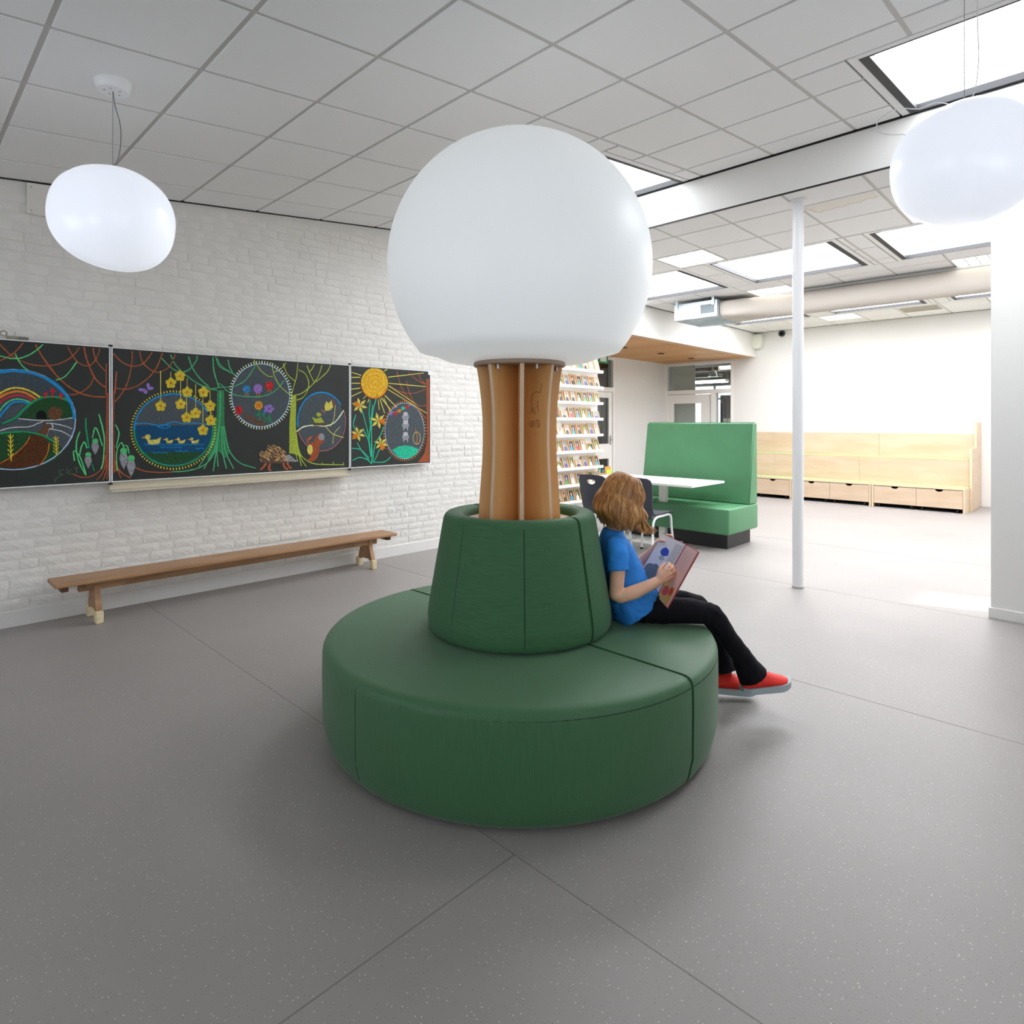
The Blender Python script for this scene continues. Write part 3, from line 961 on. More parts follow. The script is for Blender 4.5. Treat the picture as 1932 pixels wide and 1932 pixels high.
def make_chair(name, label, loc, rz):
    t = thing(name, label, 'chair', loc, rz, 'anthracite chairs at the white table')
    # back panel with a hand hole, outline in (x, z)
    bm = bmesh.new()
    out = [(-.15, .40), (-.17, .52), (-.182, .66), (-.185, .76), (-.172, .80), (-.14, .818), (0, .826), (.14, .818), (.172, .80), (.185, .76), (.182, .66), (.17, .52), (.15, .40)]
    hole = [(.058 * math.cos(a), .757 + .04 * math.sin(a) * (1.0 if math.sin(a) < 0 else .35)) for a in [2 * PI * k / 16 for k in range(16)]]
    ev = []
    for lp in (out, hole):
        vs_ = [bm.verts.new((p[0], 0, p[1])) for p in lp]
        for i in range(len(vs_)):
            ev.append(bm.edges.new((vs_[i], vs_[(i + 1) % len(vs_)])))
    bmesh.ops.triangle_fill(bm, use_beauty=True, edges=ev)
    bmesh.ops.subdivide_edges(bm, edges=[e for e in bm.edges if e.calc_length() > .09], cuts=2)
    bmesh.ops.triangulate(bm, faces=bm.faces[:])
    r = bmesh.ops.extrude_face_region(bm, geom=bm.faces[:])
    bmesh.ops.translate(bm, vec=(0, .012, 0), verts=[v for v in r['geom'] if isinstance(v, bmesh.types.BMVert)])
    for v in bm.verts:
        z = v.co.z
        v.co.y += -.2 - (z - .42) * .16 - .55 * max(0, v.co.x ** 2 - .0) * -1.2
    bmesh.ops.recalc_face_normals(bm, faces=bm.faces[:])
    obj('backrest', bm, CHAIRP, t, True, 35)
    bm = bmesh.new()
    rows = []
    prof = [(.215, .435), (.205, .447), (.15, .452), (.02, .444), (-.1, .438), (-.16, .442), (-.195, .46), (-.212, .5), (-.22, .56)]
    for y, z in prof:
        w = .19 if y > -.1 else .172
        rows.append([bm.verts.new((w * (k / 8 - .5) * 2, y + .02 * (0 if y > -.15 else (k / 4 - 1) ** 2), z + .012 * (k / 4 - 1) ** 2)) for k in range(9)])
    for i in range(len(rows) - 1):
        for k in range(8):
            bm.faces.new((rows[i][k], rows[i][k + 1], rows[i + 1][k + 1], rows[i + 1][k]))
    r = bmesh.ops.extrude_face_region(bm, geom=bm.faces[:])
    bmesh.ops.translate(bm, vec=(0, 0, -.011), verts=[v for v in r['geom'] if isinstance(v, bmesh.types.BMVert)])
    bmesh.ops.recalc_face_normals(bm, faces=bm.faces[:])
    obj('seat', bm, CHAIRP, t, True, 40)
    for s in (-1, 1):
        x = s * .17
        obj('leg_frame', tube(bmesh.new(), [(x * 1.15, .215, .012), (x, .2, .3), (x, .195, .37), (x, .18, .41), (x, .13, .425), (x, -.1, .418), (x, -.15, .40), (x, -.175, .36), (x * 1.02, -.19, .28), (x * 1.15, -.235, .012)], .0125, 12), WMETAL, t, True)
        for y in (.215, -.235):
            obj('foot', tube(bmesh.new(), [(x * 1.15, y, 0), (x * 1.15, y, .02)], .015, 10), BLACK, t, True)
    obj('cross_bar', tube(bmesh.new(), [(-.17, .1, .424), (.17, .1, .424)], .01, 8), WMETAL, t, True)
    obj('cross_bar', tube(bmesh.new(), [(-.17, -.1, .418), (.17, -.1, .418)], .01, 8), WMETAL, t, True)
    return t
make_chair('stacking_chair', 'anthracite shell chair with white legs, left of the reading child', (-4.02, 5.6, 0), -.04)
make_chair('stacking_chair', 'anthracite shell chair with white legs, behind the reading child\'s head', (-3.5, 5.62, 0), .03)

# low cabinet at the end of the shelf wall, a crate of picture books on it
t = thing('low_cabinet', 'low white cabinet at the end of the photo shelf', 'cabinet', (-5.38, 7.45, 0))
obj('body', BX(-.18, .18, -.19, .19, .03, .585, bev=.003, seg=1), WMETAL, t)
obj('top', BX(-.19, .19, -.2, .2, .585, .6, bev=.003, seg=1), TABLEW, t)
obj('plinth', BX(-.165, .165, -.175, .175, 0, .03), PLINTH, t)
dr = obj('door', BX(.18, .195, -.185, .185, .04, .575, bev=.003, seg=1), TABLEW, t)
obj('handle', tube(bmesh.new(), [(.195, -.15, .36), (.22, -.15, .36), (.22, -.15, .26), (.195, -.15, .26)], .005, 8), STEEL, dr, True)
# crate of picture books
t = thing('book_crate', 'small wooden crate of books on the low cabinet by the shelf', 'crate', (-5.37, 7.45, .6))
CR = M('crate_wood', (214, 170, 120), .6)
obj('base', BX(-.105, .105, -.08, .08, 0, .01), CR, t)
obj('side', BX(-.105, .105, -.08, -.073, .01, .045), CR, t)
obj('side', BX(-.105, .105, .073, .08, .01, .045), CR, t)
obj('end', BX(-.105, -.098, -.073, .073, .01, .045), CR, t)
obj('end', BX(.098, .105, -.073, .073, .01, .045), CR, t)
bc = [('red', (206, 48, 44)), ('yellow', (236, 200, 60)), ('green', (40, 150, 90)), ('white', (236, 236, 232)), ('teal', (30, 140, 150)), ('black', (40, 40, 44)), ('pale blue', (150, 196, 226)), ('dark blue', (40, 70, 140)), ('orange', (232, 140, 60)), ('lime', (170, 200, 70))]
for i, (nm, c) in enumerate(bc):
    x = -.095 + i * .0188
    hh = .085 + .022 * ((i * 7) % 3)
    bk = thing('picture_book', '%s picture book standing in the wooden crate by the shelf' % nm, 'book', (-5.37 + x, 7.45, .611), group='books in the crate')
    obj('cover', BX(0, .003, -.066, .066, 0, hh), M('cover_' + nm.replace(' ', '_'), c, .4), bk)
    obj('cover', BX(.013, .016, -.066, .066, 0, hh), M('cover_' + nm.replace(' ', '_'), c, .4), bk)
    obj('spine', BX(0.0, .016, -.069, -.066, 0, hh), M('cover_' + nm.replace(' ', '_'), c, .4), bk)
    obj('pages', BX(.003, .013, -.066, .063, .003, hh - .004), M('book_pages', (238, 234, 222), .8), bk)

# ------------------------------------------------------------------ tiered wooden bench along the far wall
YT = 11.46
tb = thing('tiered_bench', 'birch plywood tiered seating bench along the far white wall', 'bench', (-3.5, 12.2, 0))
ox, oy = -3.5, 12.2
def B_(x0, x1, y0, y1, z0, z1, **k):
    return BX(x0 - ox, x1 - ox, y0 - oy, y1 - oy, z0, z1, **k)
joints = [-5.42, -3.99, -2.72, -1.58]
for a, b2 in ((-5.42, -4.6), (-4.6, -3.15), (-3.15, -1.6)):
    obj('riser_panel', B_(a + .001, b2 - .001, 11.86, 11.878, 0, .795, bev=.0015, seg=1), BEECH, tb)
for a, b2 in ((-5.42, -4.4), (-4.4, -2.95), (-2.95, -1.6)):
    obj('back_panel', B_(a + .001, b2 - .001, 12.28, 12.298, .3, 1.2, bev=.0015, seg=1), BEECH, tb)
obj('tread', B_(-5.42, -1.6, 11.878, 12.28, .777, .795), BEECH, tb)
obj('tread_cover', B_(-5.42, -1.6, 11.858, 12.28, .795, .80), GREENTOP, tb, label='light green covering on the upper step')
obj('top_rail', B_(-5.42, -1.6, 12.298, 12.7, 1.18, 1.198), BEECH, tb)
b = bmesh.new()
prism(b, [(11.83 - oy, 0), (12.7 - oy, 0), (12.7 - oy, 1.392), (12.26 - oy, 1.392), (12.26 - oy, .985), (11.83 - oy, .985)], 'x', -1.598 - ox, -1.562 - ox)
obj('end_panel', b, BEECHE, tb)
b = bmesh.new()
prism(b, [(11.845 - oy, 0.01), (12.69 - oy, 0.01), (12.69 - oy, 1.38), (12.275 - oy, 1.38), (12.275 - oy, .972), (11.845 - oy, .972)], 'x', -1.562 - ox, -1.556 - ox)
obj('end_face', b, BEECH, tb)
units = ((-5.42, -4.152, 'left storage bench unit, mostly hidden behind the green booth'), (-4.146, -2.872, 'middle storage bench unit behind the white post'), (-2.864, -1.6, 'right storage bench unit next to the tall end panel'))
for x0, x1, lab in units:
    w = x1 - x0
    u = thing('storage_unit', 'plywood ' + lab, 'storage bench', ((x0 + x1) / 2, YT, 0), group='storage units of the tiered bench')
    hw = w / 2
    obj('top_panel', BX(-hw, hw, 0, .395, .353, .374, bev=.0015, seg=1), BEECHE, u)
    obj('top_cover', BX(-hw + .002, hw - .002, .004, .395, .374, .379), GREENTOP, u, label='light green seat covering')
    obj('side_panel', BX(-hw, -hw + .03, 0, .39, 0, .353, bev=.0015, seg=1), BEECHE, u)
    obj('side_panel', BX(hw - .03, hw, 0, .39, 0, .353, bev=.0015, seg=1), BEECHE, u)
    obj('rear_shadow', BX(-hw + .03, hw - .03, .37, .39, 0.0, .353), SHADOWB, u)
    for s in (-1, 1):
        a, c = (-hw + .034, -.002) if s < 0 else (.002, hw - .034)
        m_ = (a + c) / 2
        n = 10
        poly = [(a, .065), (c, .065), (c, .345)] + [(m_ + .052 * math.cos(PI * k / n), .345 - .032 * math.sin(PI * k / n)) for k in range(n + 1)] + [(a, .345)]
        b = bmesh.new()
        prism(b, poly, 'y', .004, .022)
        dr = obj('drawer', b, BEECH, u)
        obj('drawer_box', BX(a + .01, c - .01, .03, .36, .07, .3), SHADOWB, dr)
        for x in (a + .07, c - .07):
            obj('castor', tube(bmesh.new(), [(x - .012, .06, .03), (x + .012, .06, .03)], .03, 14), BLACK, dr, True)

# ------------------------------------------------------------------ gym bench at the brick wall
t = thing('gym_bench', 'long low wooden gym bench standing against the brick wall', 'bench', (-5.12, 2.15, 0))
obj('seat_plank', BX(-.13, .135, -1.35, 1.36, .282, .31, bev=.006), OAK, t)
obj('beam', BX(-.02, .03, -1.2, 1.2, .215, .282, bev=.004, seg=1), OAK, t)
for s in (-1, 1):
    y = s * 1.1
    b = bmesh.new()
    prism(b, [(-.125, .05), (-.07, .09), (.06, .09), (.105, .05), (.125, .06), (.105, .13), (.075, .2), (.07, .282), (-.07, .282), (-.075, .2), (-.105, .13)], 'y', y - .018, y + .018)
    obj('leg', b, OAK, t)
    for x in (-.125, .115):
        obj('foot_block', BX(x - .03, x + .03, y - .024, y + .024, 0, .085, bev=.008), CREAM, t)
    b = bmesh.new()
    prism(b, [(y - s * .018, .282), (y - s * .24, .282), (y - s * .24, .262), (y - s * .14, .222), (y - s * .018, .222)], 'x', .03, .062)
    obj('brace', b, OAK, t)
    b = bmesh.new()
    prism(b, [(y + s * .018, .282), (y + s * .07, .282), (y + s * .07, .25), (y + s * .018, .225)], 'x', -.04, .062)
    obj('brace', b, OAK, t)
    obj('end_cleat', BX(-.1, .1, s * 1.29 - .02, s * 1.29 + .02, .245, .282, bev=.003, seg=1), M('dark_cleat', (92, 64, 42), .6), t)

# ------------------------------------------------------------------ chalkboard triptych
CHALK = [(0,0,'ink','F',0,[954,1404,950,1350,937,1297,915,1248,886,1203,851,1163,809,1130,764,1105,715,1087,665,1078,614,1076,564,1083,516,1097,471,1118,431,1146,395,1180,365,1218,341,1260,323,1306,313,1353,309,1401,313,1450,323,1497,341,1542,365,1585,395,1624,431,1657,471,1685,516,1707,564,1722,614,1729,665,1728,715,1719,764,1701,809,1676,851,1644,886,1604,915,1560,937,1510,950,1458]),
(0,1,'dgreen','F',0,[643,1413,685,1462,724,1516,785,1551,829,1555,874,1548,929,1521,950,1466,957,1418,802,1400]),
(0,1,'orange','L',16,[524,1517,528,1523,534,1531,540,1541,548,1549,557,1557,567,1564,578,1571,589,1577,600,1582,611,1586,623,1590,635,1592,646,1591,658,1590,670,1587,681,1583,692,1577,704,1569,715,1561,724,1554,731,1549,737,1543,742,1539,745,1536]),
(0,1,'grey','F',0,[569,1405,581,1445,610,1482,647,1507,681,1505,656,1461,630,1418]),
(0,1,'grey','F',0,[573,1360,643,1408,802,1398,957,1418,957,1325,941,1278,915,1225,892,1203,820,1271,737,1308,610,1320,548,1308,548,1345]),
(0,1,'rust','F',0,[1148,1602,1160,1602,1160,1061,1149,1039,1140,1086,1144,1294]),
(0,2,'yellow','L',13,[524,1554,528,1557,534,1563,540,1569,548,1575,557,1582,568,1590,578,1597,589,1603,599,1608,609,1612,619,1614,630,1615,643,1615,655,1613,668,1611,681,1607,693,1602,705,1596,717,1589,728,1581,739,1573,749,1564,759,1556,765,1550]),
(0,2,'red','L',12,[532,1486,535,1491,539,1497,543,1505,548,1512,553,1519,558,1526,564,1533,573,1539,585,1546,600,1554,616,1561,630,1565,644,1566,657,1565,669,1562,681,1558,692,1552,703,1544,713,1536,719,1530]),
(0,2,'blue','L',15,[544,1418,546,1421,549,1426,552,1432,556,1439,561,1446,565,1454,571,1462,577,1471,584,1481,591,1492,599,1503,608,1511,616,1517,625,1521,634,1523,643,1524,654,1524,665,1522,676,1519,685,1516,692,1512,696,1508,700,1505,702,1502]),
(0,2,'white','L',6,[643,1409,657,1407,678,1405,702,1402,724,1400,743,1399,763,1398,782,1397,802,1398,825,1399,848,1401,871,1404,892,1406,912,1410,930,1414,946,1418,957,1421]),
(0,2,'white','L',6,[548,1329,559,1333,573,1339,591,1345,610,1349,631,1351,655,1352,678,1352,698,1354,713,1359,725,1364,735,1370,745,1376,758,1381,770,1387,781,1392,789,1395]),
(0,2,'white','L',6,[785,1379,796,1378,813,1377,831,1375,847,1373,860,1370,873,1367,885,1363,897,1359,909,1354,922,1348,933,1343,941,1339]),
(0,2,'white','L',6,[807,1340,819,1338,836,1334,854,1330,870,1326,882,1321,892,1315,901,1309,911,1303,920,1296,929,1289,937,1282,943,1278]),
(0,2,'white','L',6,[820,1381,823,1375,827,1365,831,1356,831,1348,828,1345,822,1344,815,1343,809,1339,805,1328,801,1314,798,1300,796,1291]),
(0,2,'dgreen','F',0,[352,1275,468,1309,548,1308,610,1318,673,1320,737,1305,811,1266,870,1221,892,1175,847,1127,767,1093,630,1089,508,1095,391,1162]),
(0,2,'rust','L',11,[735,1913,744,1892,756,1868,767,1844,779,1822,793,1799,807,1776,820,1755,833,1735,846,1716,860,1698,874,1681,889,1665,905,1649,922,1635,938,1622,954,1611,971,1601,987,1593,1004,1585,1020,1580,1037,1576,1054,1573,1071,1570,1090,1569,1112,1569,1131,1570,1144,1570]),
(0,2,'rust','L',8,[548,1898,554,1890,562,1879,572,1867,581,1856,589,1847,596,1839,604,1832,614,1824,625,1816,638,1808,651,1800,664,1793,676,1788,688,1783,701,1779,715,1775,731,1773,749,1772,767,1771,785,1772,803,1774,821,1777,839,1782,856,1788,873,1796,890,1806,906,1817,920,1828,932,1840,943,1852,953,1864,961,1876,970,1889,977,1903,983,1915]),
(0,2,'rust','L',8,[668,1920,662,1908,652,1892,641,1875,630,1860,620,1848,610,1838,599,1829,589,1820,578,1811,566,1802,555,1795,548,1790]),
(0,2,'rust','L',8,[914,1916,920,1903,927,1888,934,1874,941,1860,949,1846,957,1832,966,1821,975,1811,984,1803,994,1797,1004,1792,1014,1789,1025,1788,1036,1789,1047,1792,1056,1799,1065,1810,1073,1822,1080,1835,1087,1847,1092,1861,1096,1875,1100,1888,1102,1899,1104,1910,1104,1919]),
(0,2,'rust','L',11,[1012,1922,1013,1908,1015,1892,1018,1875,1022,1859,1026,1841,1031,1823,1037,1803,1044,1781,1053,1757,1062,1734,1071,1714,1080,1698,1090,1685,1100,1674,1110,1664,1119,1655,1129,1648,1138,1643,1144,1639]),
(0,2,'rust','L',8,[1066,1921,1067,1906,1068,1890,1071,1874,1075,1859,1080,1843,1087,1828,1095,1813,1107,1797,1121,1780,1135,1765,1144,1755]),
(0,2,'rust','L',8,[924,1580,932,1580,942,1580,954,1581,966,1584,980,1591,995,1599,1010,1610,1023,1620,1033,1631,1042,1643,1050,1655,1056,1667,1062,1681,1067,1696,1071,1710,1073,1719]),
(0,2,'rust','L',8,[943,1022,950,1017,960,1010,972,1003,985,997,998,994,1013,992,1028,992,1042,994,1055,998,1067,1004,1079,1011,1090,1019,1100,1028,1109,1038,1117,1049,1124,1064,1130,1084,1135,1109,1139,1133,1142,1150]),
(0,2,'rust','L',8,[1144,1086,1141,1073,1137,1055,1131,1035,1124,1017,1116,1002,1105,988,1095,976,1088,968]),
(0,2,'rust','L',8,[1152,1074,1151,1063,1149,1048,1147,1032,1144,1016,1140,1002,1135,987,1130,974,1127,965]),
(0,2,'rust','L',8,[1159,1085,1159,1072,1159,1053,1159,1033,1158,1015,1156,1001,1154,988,1151,977,1149,970]),
(0,2,'rust','L',8,[1147,1816,1145,1584]),
(0,2,'faint','L',7,[892,1053,887,1053,878,1052,870,1051,865,1049,865,1044,867,1038,871,1031,874,1026,878,1024,883,1022,887,1021,888,1020,884,1018,878,1016,871,1014,865,1010,860,1006,855,1001,851,995,847,989,844,983,843,977,841,972,840,968]),
(0,2,'faint','L',7,[906,1024,913,1066]),
(0,2,'faint','L',7,[941,1050,937,1050,931,1048,926,1046,922,1043,921,1038,921,1031,922,1025,924,1021,928,1019,934,1020,939,1021,943,1022]),
(0,2,'faint','L',7,[950,1064,978,1064]),
(0,2,'faint','L',7,[966,1063,968,1026]),
(0,3,'blue','L',22,[314,1413,316,1440,320,1466,326,1492,334,1517,345,1542,357,1565,371,1588,387,1609,404,1630,424,1648,445,1665,467,1681,490,1694,515,1705,541,1714,567,1722,594,1726,621,1729,649,1729,677,1726,704,1721,731,1714,758,1704,783,1692,808,1677,831,1660,853,1642,873,1621,891,1598,907,1574,921,1548,933,1521,942,1493,948,1464,952,1435,954,1405]),
(0,3,'pale','L',9,[961,1404,956,1342,939,1283,912,1228,876,1179,833,1138,783,1105,728,1083,671,1070,614,1068,557,1076,504,1094,454,1120,411,1155,373,1196,343,1242,321,1293,308,1346,304,1401,308,1456,321,1510,343,1561,373,1607,411,1649,454,1683,504,1710,557,1728,614,1737,671,1735,728,1723,783,1701,833,1669,876,1628,912,1579,939,1525,956,1465,961,1404]),
(0,3,'green','L',14,[560,1376,570,1381,583,1388,597,1395,610,1402,619,1409,628,1415,635,1421,643,1429,650,1439,657,1450,664,1461,673,1472,682,1483,692,1495,704,1506,715,1516,727,1527,740,1537,754,1546,767,1553,781,1557,795,1559,810,1560,825,1560,839,1560,854,1559,869,1557,883,1553,898,1547,912,1537,925,1528,934,1521]),
(0,3,'lgreen','L',9,[536,1434,538,1438,541,1444,544,1452,548,1460,553,1470,559,1481,565,1492,573,1502,581,1511,591,1520,600,1527,610,1532,618,1536,626,1539,634,1540,643,1540,652,1539,662,1537,672,1535,681,1532,690,1528,698,1523,706,1519,711,1516]),
(0,3,'night','F',0,[739,1407,739,1441,752,1460,767,1467,785,1458,794,1436,797,1406]),
(0,3,'brown','F',0,[884,1447,883,1435,878,1423,872,1414,863,1406,853,1402,843,1400,832,1402,822,1406,813,1413,807,1423,803,1434,802,1446,803,1458,807,1469,813,1479,822,1486,832,1491,843,1493,853,1491,863,1487,872,1480,878,1470,883,1459]),
(0,3,'brown','F',0,[739,1308,767,1338,791,1362,769,1381,785,1398,794,1376,827,1346,809,1340,798,1294]),
(0,3,'dbrown','F',0,[707,1295,745,1305,785,1283,811,1239,802,1179,785,1135,758,1093,673,1078,589,1080,508,1095,548,1114,610,1159,664,1215,694,1263]),
(0,3,'lgreen','L',8,[548,1822,557,1819,570,1816,584,1812,597,1810,610,1809,622,1809,635,1811,647,1813,659,1817,671,1823,682,1829,694,1836,705,1844,716,1852,726,1862,737,1872,748,1884,759,1897,769,1910,776,1919]),
(0,3,'lgreen','L',8,[626,1844,630,1834,635,1820,641,1805,647,1792,652,1782,657,1774,663,1766,668,1759,675,1752,682,1745,689,1740,694,1736]),
(0,3,'lgreen','L',8,[847,1677,855,1680,867,1685,880,1691,892,1698,902,1708,911,1719,920,1731,929,1745,940,1762,951,1782,961,1800,968,1812]),
(0,3,'lgreen','L',9,[987,1319,983,1308,978,1293,972,1275,968,1257,966,1240,965,1223,965,1204,966,1184,969,1163,973,1140,978,1116,985,1093,994,1069,1005,1044,1015,1022,1023,1006]),
(0,3,'lgreen','L',9,[954,1112,953,1128,950,1151,948,1174,950,1185,957,1182,967,1171,979,1153,990,1133,999,1104,1009,1069,1017,1035,1023,1012]),
(0,3,'lgreen','L',9,[985,1150,986,1160,988,1175,991,1192,994,1206,999,1219,1003,1232,1009,1242,1013,1245,1017,1239,1022,1225,1025,1210,1028,1199]),
(0,3,'lgreen','L',9,[1061,1273,1063,1285,1067,1304,1070,1322,1073,1336,1076,1343,1078,1346,1080,1347,1083,1344,1087,1338,1091,1328,1095,1316,1100,1301,1106,1280,1112,1255,1118,1231,1122,1214]),
(0,3,'lgreen','L',9,[1100,1445,1104,1430,1109,1410,1114,1387,1120,1364,1124,1342,1128,1319,1132,1296,1134,1271,1135,1246,1134,1219,1133,1192,1132,1167,1130,1145,1129,1123,1127,1103,1124,1087,1122,1073,1119,1062,1116,1053,1115,1047]),
(0,3,'green','L',12,[1022,1415,1022,1402,1022,1383,1022,1362,1023,1342,1025,1323,1027,1304,1030,1286,1032,1267,1034,1248,1036,1229,1038,1211,1039,1199]),
(0,3,'green','L',7,[1059,1090,1073,1032]),
(0,4,'green','L',12,[429,1289,452,1293,484,1299,519,1305,548,1310,568,1314,583,1316,596,1317,610,1319,625,1320,641,1321,657,1321,673,1321,689,1319,706,1316,722,1312,737,1308,750,1304,761,1300,773,1295,785,1288,799,1279,814,1268,828,1257,838,1249]),
(0,4,'orange','L',5,[704,1292,702,1285,699,1275,695,1263,689,1252,684,1242,677,1232,669,1222,660,1210,648,1197,634,1182,620,1167,606,1153,590,1141,573,1130,559,1120,548,1114]),
(0,4,'orange','L',5,[811,1244,810,1232,808,1214,805,1195,802,1179,799,1166,795,1156,790,1146,785,1135,778,1124,770,1111,763,1101,758,1093]),
(0,4,'ash','F',0,[1059,1237,1094,1238,1101,1209,1090,1172,1078,1150,1063,1182,1055,1210]),
(0,4,'ash','F',0,[1017,1142,1051,1142,1059,1113,1048,1077,1036,1054,1021,1087,1013,1115]),
(0,5,'yellow','L',7,[601,1307,606,1127]),
(0,5,'yellow','L',6,[588,1298,603,1274,617,1299]),
(0,5,'yellow','L',6,[588,1267,603,1244,617,1269]),
(0,5,'yellow','L',6,[588,1237,603,1213,617,1238]),
(0,5,'yellow','L',6,[588,1206,603,1182,617,1207]),
(0,5,'yellow','L',6,[588,1176,603,1152,617,1177]),
(0,5,'yellow','L',7,[847,1290,852,1155]),
(0,5,'yellow','L',6,[833,1281,849,1256,864,1282]),
(0,5,'yellow','L',6,[833,1258,849,1233,864,1259]),
(0,5,'yellow','L',6,[833,1235,849,1210,864,1236]),
(0,5,'yellow','L',6,[833,1212,849,1187,864,1213]),
(0,5,'yellow','L',6,[833,1189,849,1164,864,1190]),
(0,5,'red','L',11,[795,1594,787,1548]),
(0,5,'red','L',11,[778,1579,800,1578]),
(0,5,'red','L',11,[829,1622,829,1553]),
(0,5,'red','L',11,[812,1600,846,1599]),
(0,5,'red','L',11,[873,1590,880,1541]),
(0,5,'red','L',11,[866,1574,891,1573]),
(0,5,'lgreen','F',0,[1097,1250,1094,1239,1084,1233,1072,1233,1062,1240,1059,1251,1062,1262,1072,1268,1084,1268,1094,1261]),
(0,5,'lgreen','F',0,[1055,1154,1052,1143,1042,1137,1030,1138,1021,1145,1017,1155,1021,1166,1030,1172,1042,1172,1052,1165]),
(1,0,'grey','F',0,[1885,1321,1881,1271,1867,1223,1845,1179,1815,1139,1779,1105,1737,1079,1692,1060,1644,1050,1595,1048,1547,1055,1502,1069,1459,1091,1421,1120,1389,1154,1363,1193,1344,1235,1332,1280,1328,1326,1332,1372,1344,1416,1363,1458,1389,1497,1421,1530,1459,1558,1502,1579,1547,1593,1595,1599,1644,1596,1692,1585,1737,1566,1779,1539,1815,1504,1845,1464,1867,1419,1881,1371]),
(1,0,'grey','F',0,[2533,1624,2529,1577,2517,1531,2498,1488,2473,1450,2441,1416,2405,1390,2366,1370,2324,1358,2282,1354,2239,1359,2199,1370,2162,1389,2128,1415,2100,1446,2077,1482,2060,1522,2049,1565,2046,1609,2049,1653,2060,1696,2077,1737,2100,1775,2128,1808,2162,1835,2199,1857,2239,1871,2282,1878,2324,1877,2366,1868,2405,1851,2441,1826,2473,1795,2498,1758,2517,1716,2529,1671]),
(1,0,'grey','F',0,[3090,1391,3084,1334,3068,1280,3043,1231,3009,1189,2968,1157,2922,1135,2874,1125,2825,1127,2778,1140,2734,1163,2696,1196,2665,1237,2642,1285,2627,1336,2623,1390,2627,1444,2642,1496,2665,1543,2696,1584,2734,1618,2778,1641,2825,1654,2874,1656,2922,1646,2968,1625,3009,1592,3043,1551,3068,1502,3084,1448]),
(1,1,'rust','F',0,[1190,1615,1198,1615,1196,1243,1209,1029,1190,1004]),
(1,1,'dblue','F',0,[1879,1360,1881,1320,1878,1280,1869,1241,1854,1204,1834,1169,1809,1138,1780,1111,1747,1089,1711,1071,1673,1059,1634,1053,1595,1052,1556,1057,1519,1067,1483,1082,1450,1101,1420,1125,1394,1152,1372,1183,1355,1216,1342,1251,1334,1288,1332,1325,1334,1362]),
(1,1,'tealf','F',0,[1922,1646,1978,1648,1980,1389,1997,1250,2026,1139,1987,1090,1939,1142,1902,1143,1845,1076,1873,1252,1920,1449]),
(1,1,'lime','F',0,[2557,1627,2605,1629,2601,1347,2621,1151,2659,1074,2596,1098,2540,1111,2540,1347]),
(1,2,'rust','L',9,[1192,1889,1201,1878,1214,1862,1230,1845,1246,1831,1262,1821,1280,1813,1298,1807,1316,1805,1335,1806,1353,1811,1372,1820,1389,1832,1405,1852,1422,1877,1436,1902,1446,1919]),
(1,2,'rust','L',9,[1360,1921,1363,1906,1367,1884,1373,1861,1381,1841,1390,1825,1403,1811,1416,1799,1429,1789,1443,1781,1457,1774,1472,1770,1487,1769,1504,1774,1523,1783,1540,1794,1555,1806,1566,1819,1575,1834,1582,1849,1589,1865,1596,1882,1602,1900,1607,1916]),
(1,2,'rust','L',9,[1312,1917,1312,1900,1312,1875,1311,1847,1309,1818,1304,1787,1299,1753,1292,1720,1285,1690,1276,1664,1267,1641,1256,1619,1246,1599,1234,1580,1220,1561,1208,1546,1200,1535]),
(1,2,'rust','L',9,[1200,1639,1216,1635,1235,1632,1254,1630,1271,1631,1288,1634,1305,1639,1324,1647,1346,1659,1369,1676,1392,1695,1413,1715,1432,1736,1449,1760,1465,1785,1479,1811,1491,1840,1502,1871,1511,1900,1517,1920]),
(1,2,'rust','L',9,[1324,1050,1337,1043,1354,1033,1375,1023,1397,1014,1420,1009,1445,1005,1471,1002,1496,999,1522,998,1549,998,1572,998,1589,999]),
(1,2,'rust','L',9,[1200,1110,1203,1096,1208,1078,1214,1057,1219,1038,1224,1020,1230,1001,1235,985,1238,974]),
(1,2,'rust','L',9,[1203,1083,1210,1069,1220,1049,1232,1028,1246,1009,1263,994,1284,980,1303,968]),
(1,2,'rust','L',9,[1211,1758,1200,1597]),
(1,2,'teal','L',9,[1513,1878,1525,1865,1542,1845,1562,1824,1581,1808,1598,1796,1616,1787,1633,1781,1650,1779,1666,1781,1682,1787,1698,1795,1712,1807,1726,1822,1740,1841,1752,1860,1762,1877,1767,1892,1769,1906,1770,1918]),
(1,2,'teal','L',9,[1574,1912,1583,1888,1594,1861,1606,1838,1621,1819,1638,1801,1656,1784,1676,1766,1699,1748,1724,1728,1750,1710,1775,1695,1799,1683,1824,1673,1847,1666,1867,1660,1885,1654,1901,1651,1915,1649,1924,1647]),
(1,2,'teal','L',9,[1704,1907,1711,1882,1720,1853,1730,1827,1741,1805,1754,1783,1769,1763,1784,1743,1803,1723,1824,1703,1844,1686,1858,1674]),
(1,2,'teal','L',9,[1888,1903,1891,1870,1895,1833,1900,1799,1908,1765,1918,1730,1927,1699,1933,1677]),
(1,2,'teal','L',9,[1921,1910,1929,1890,1940,1869,1953,1851,1969,1837,1989,1824,2007,1814,2020,1806]),
(1,2,'teal','L',9,[2010,1905,2012,1894,2014,1878,2016,1861,2020,1846,2026,1834,2033,1823,2040,1814,2045,1807]),
(1,2,'teal','L',9,[1589,999,1610,999,1639,998,1672,999,1703,1002,1731,1007,1760,1014,1787,1023,1812,1035,1834,1050,1853,1068,1871,1088,1886,1110,1899,1135,1910,1163,1918,1189,1924,1207]),
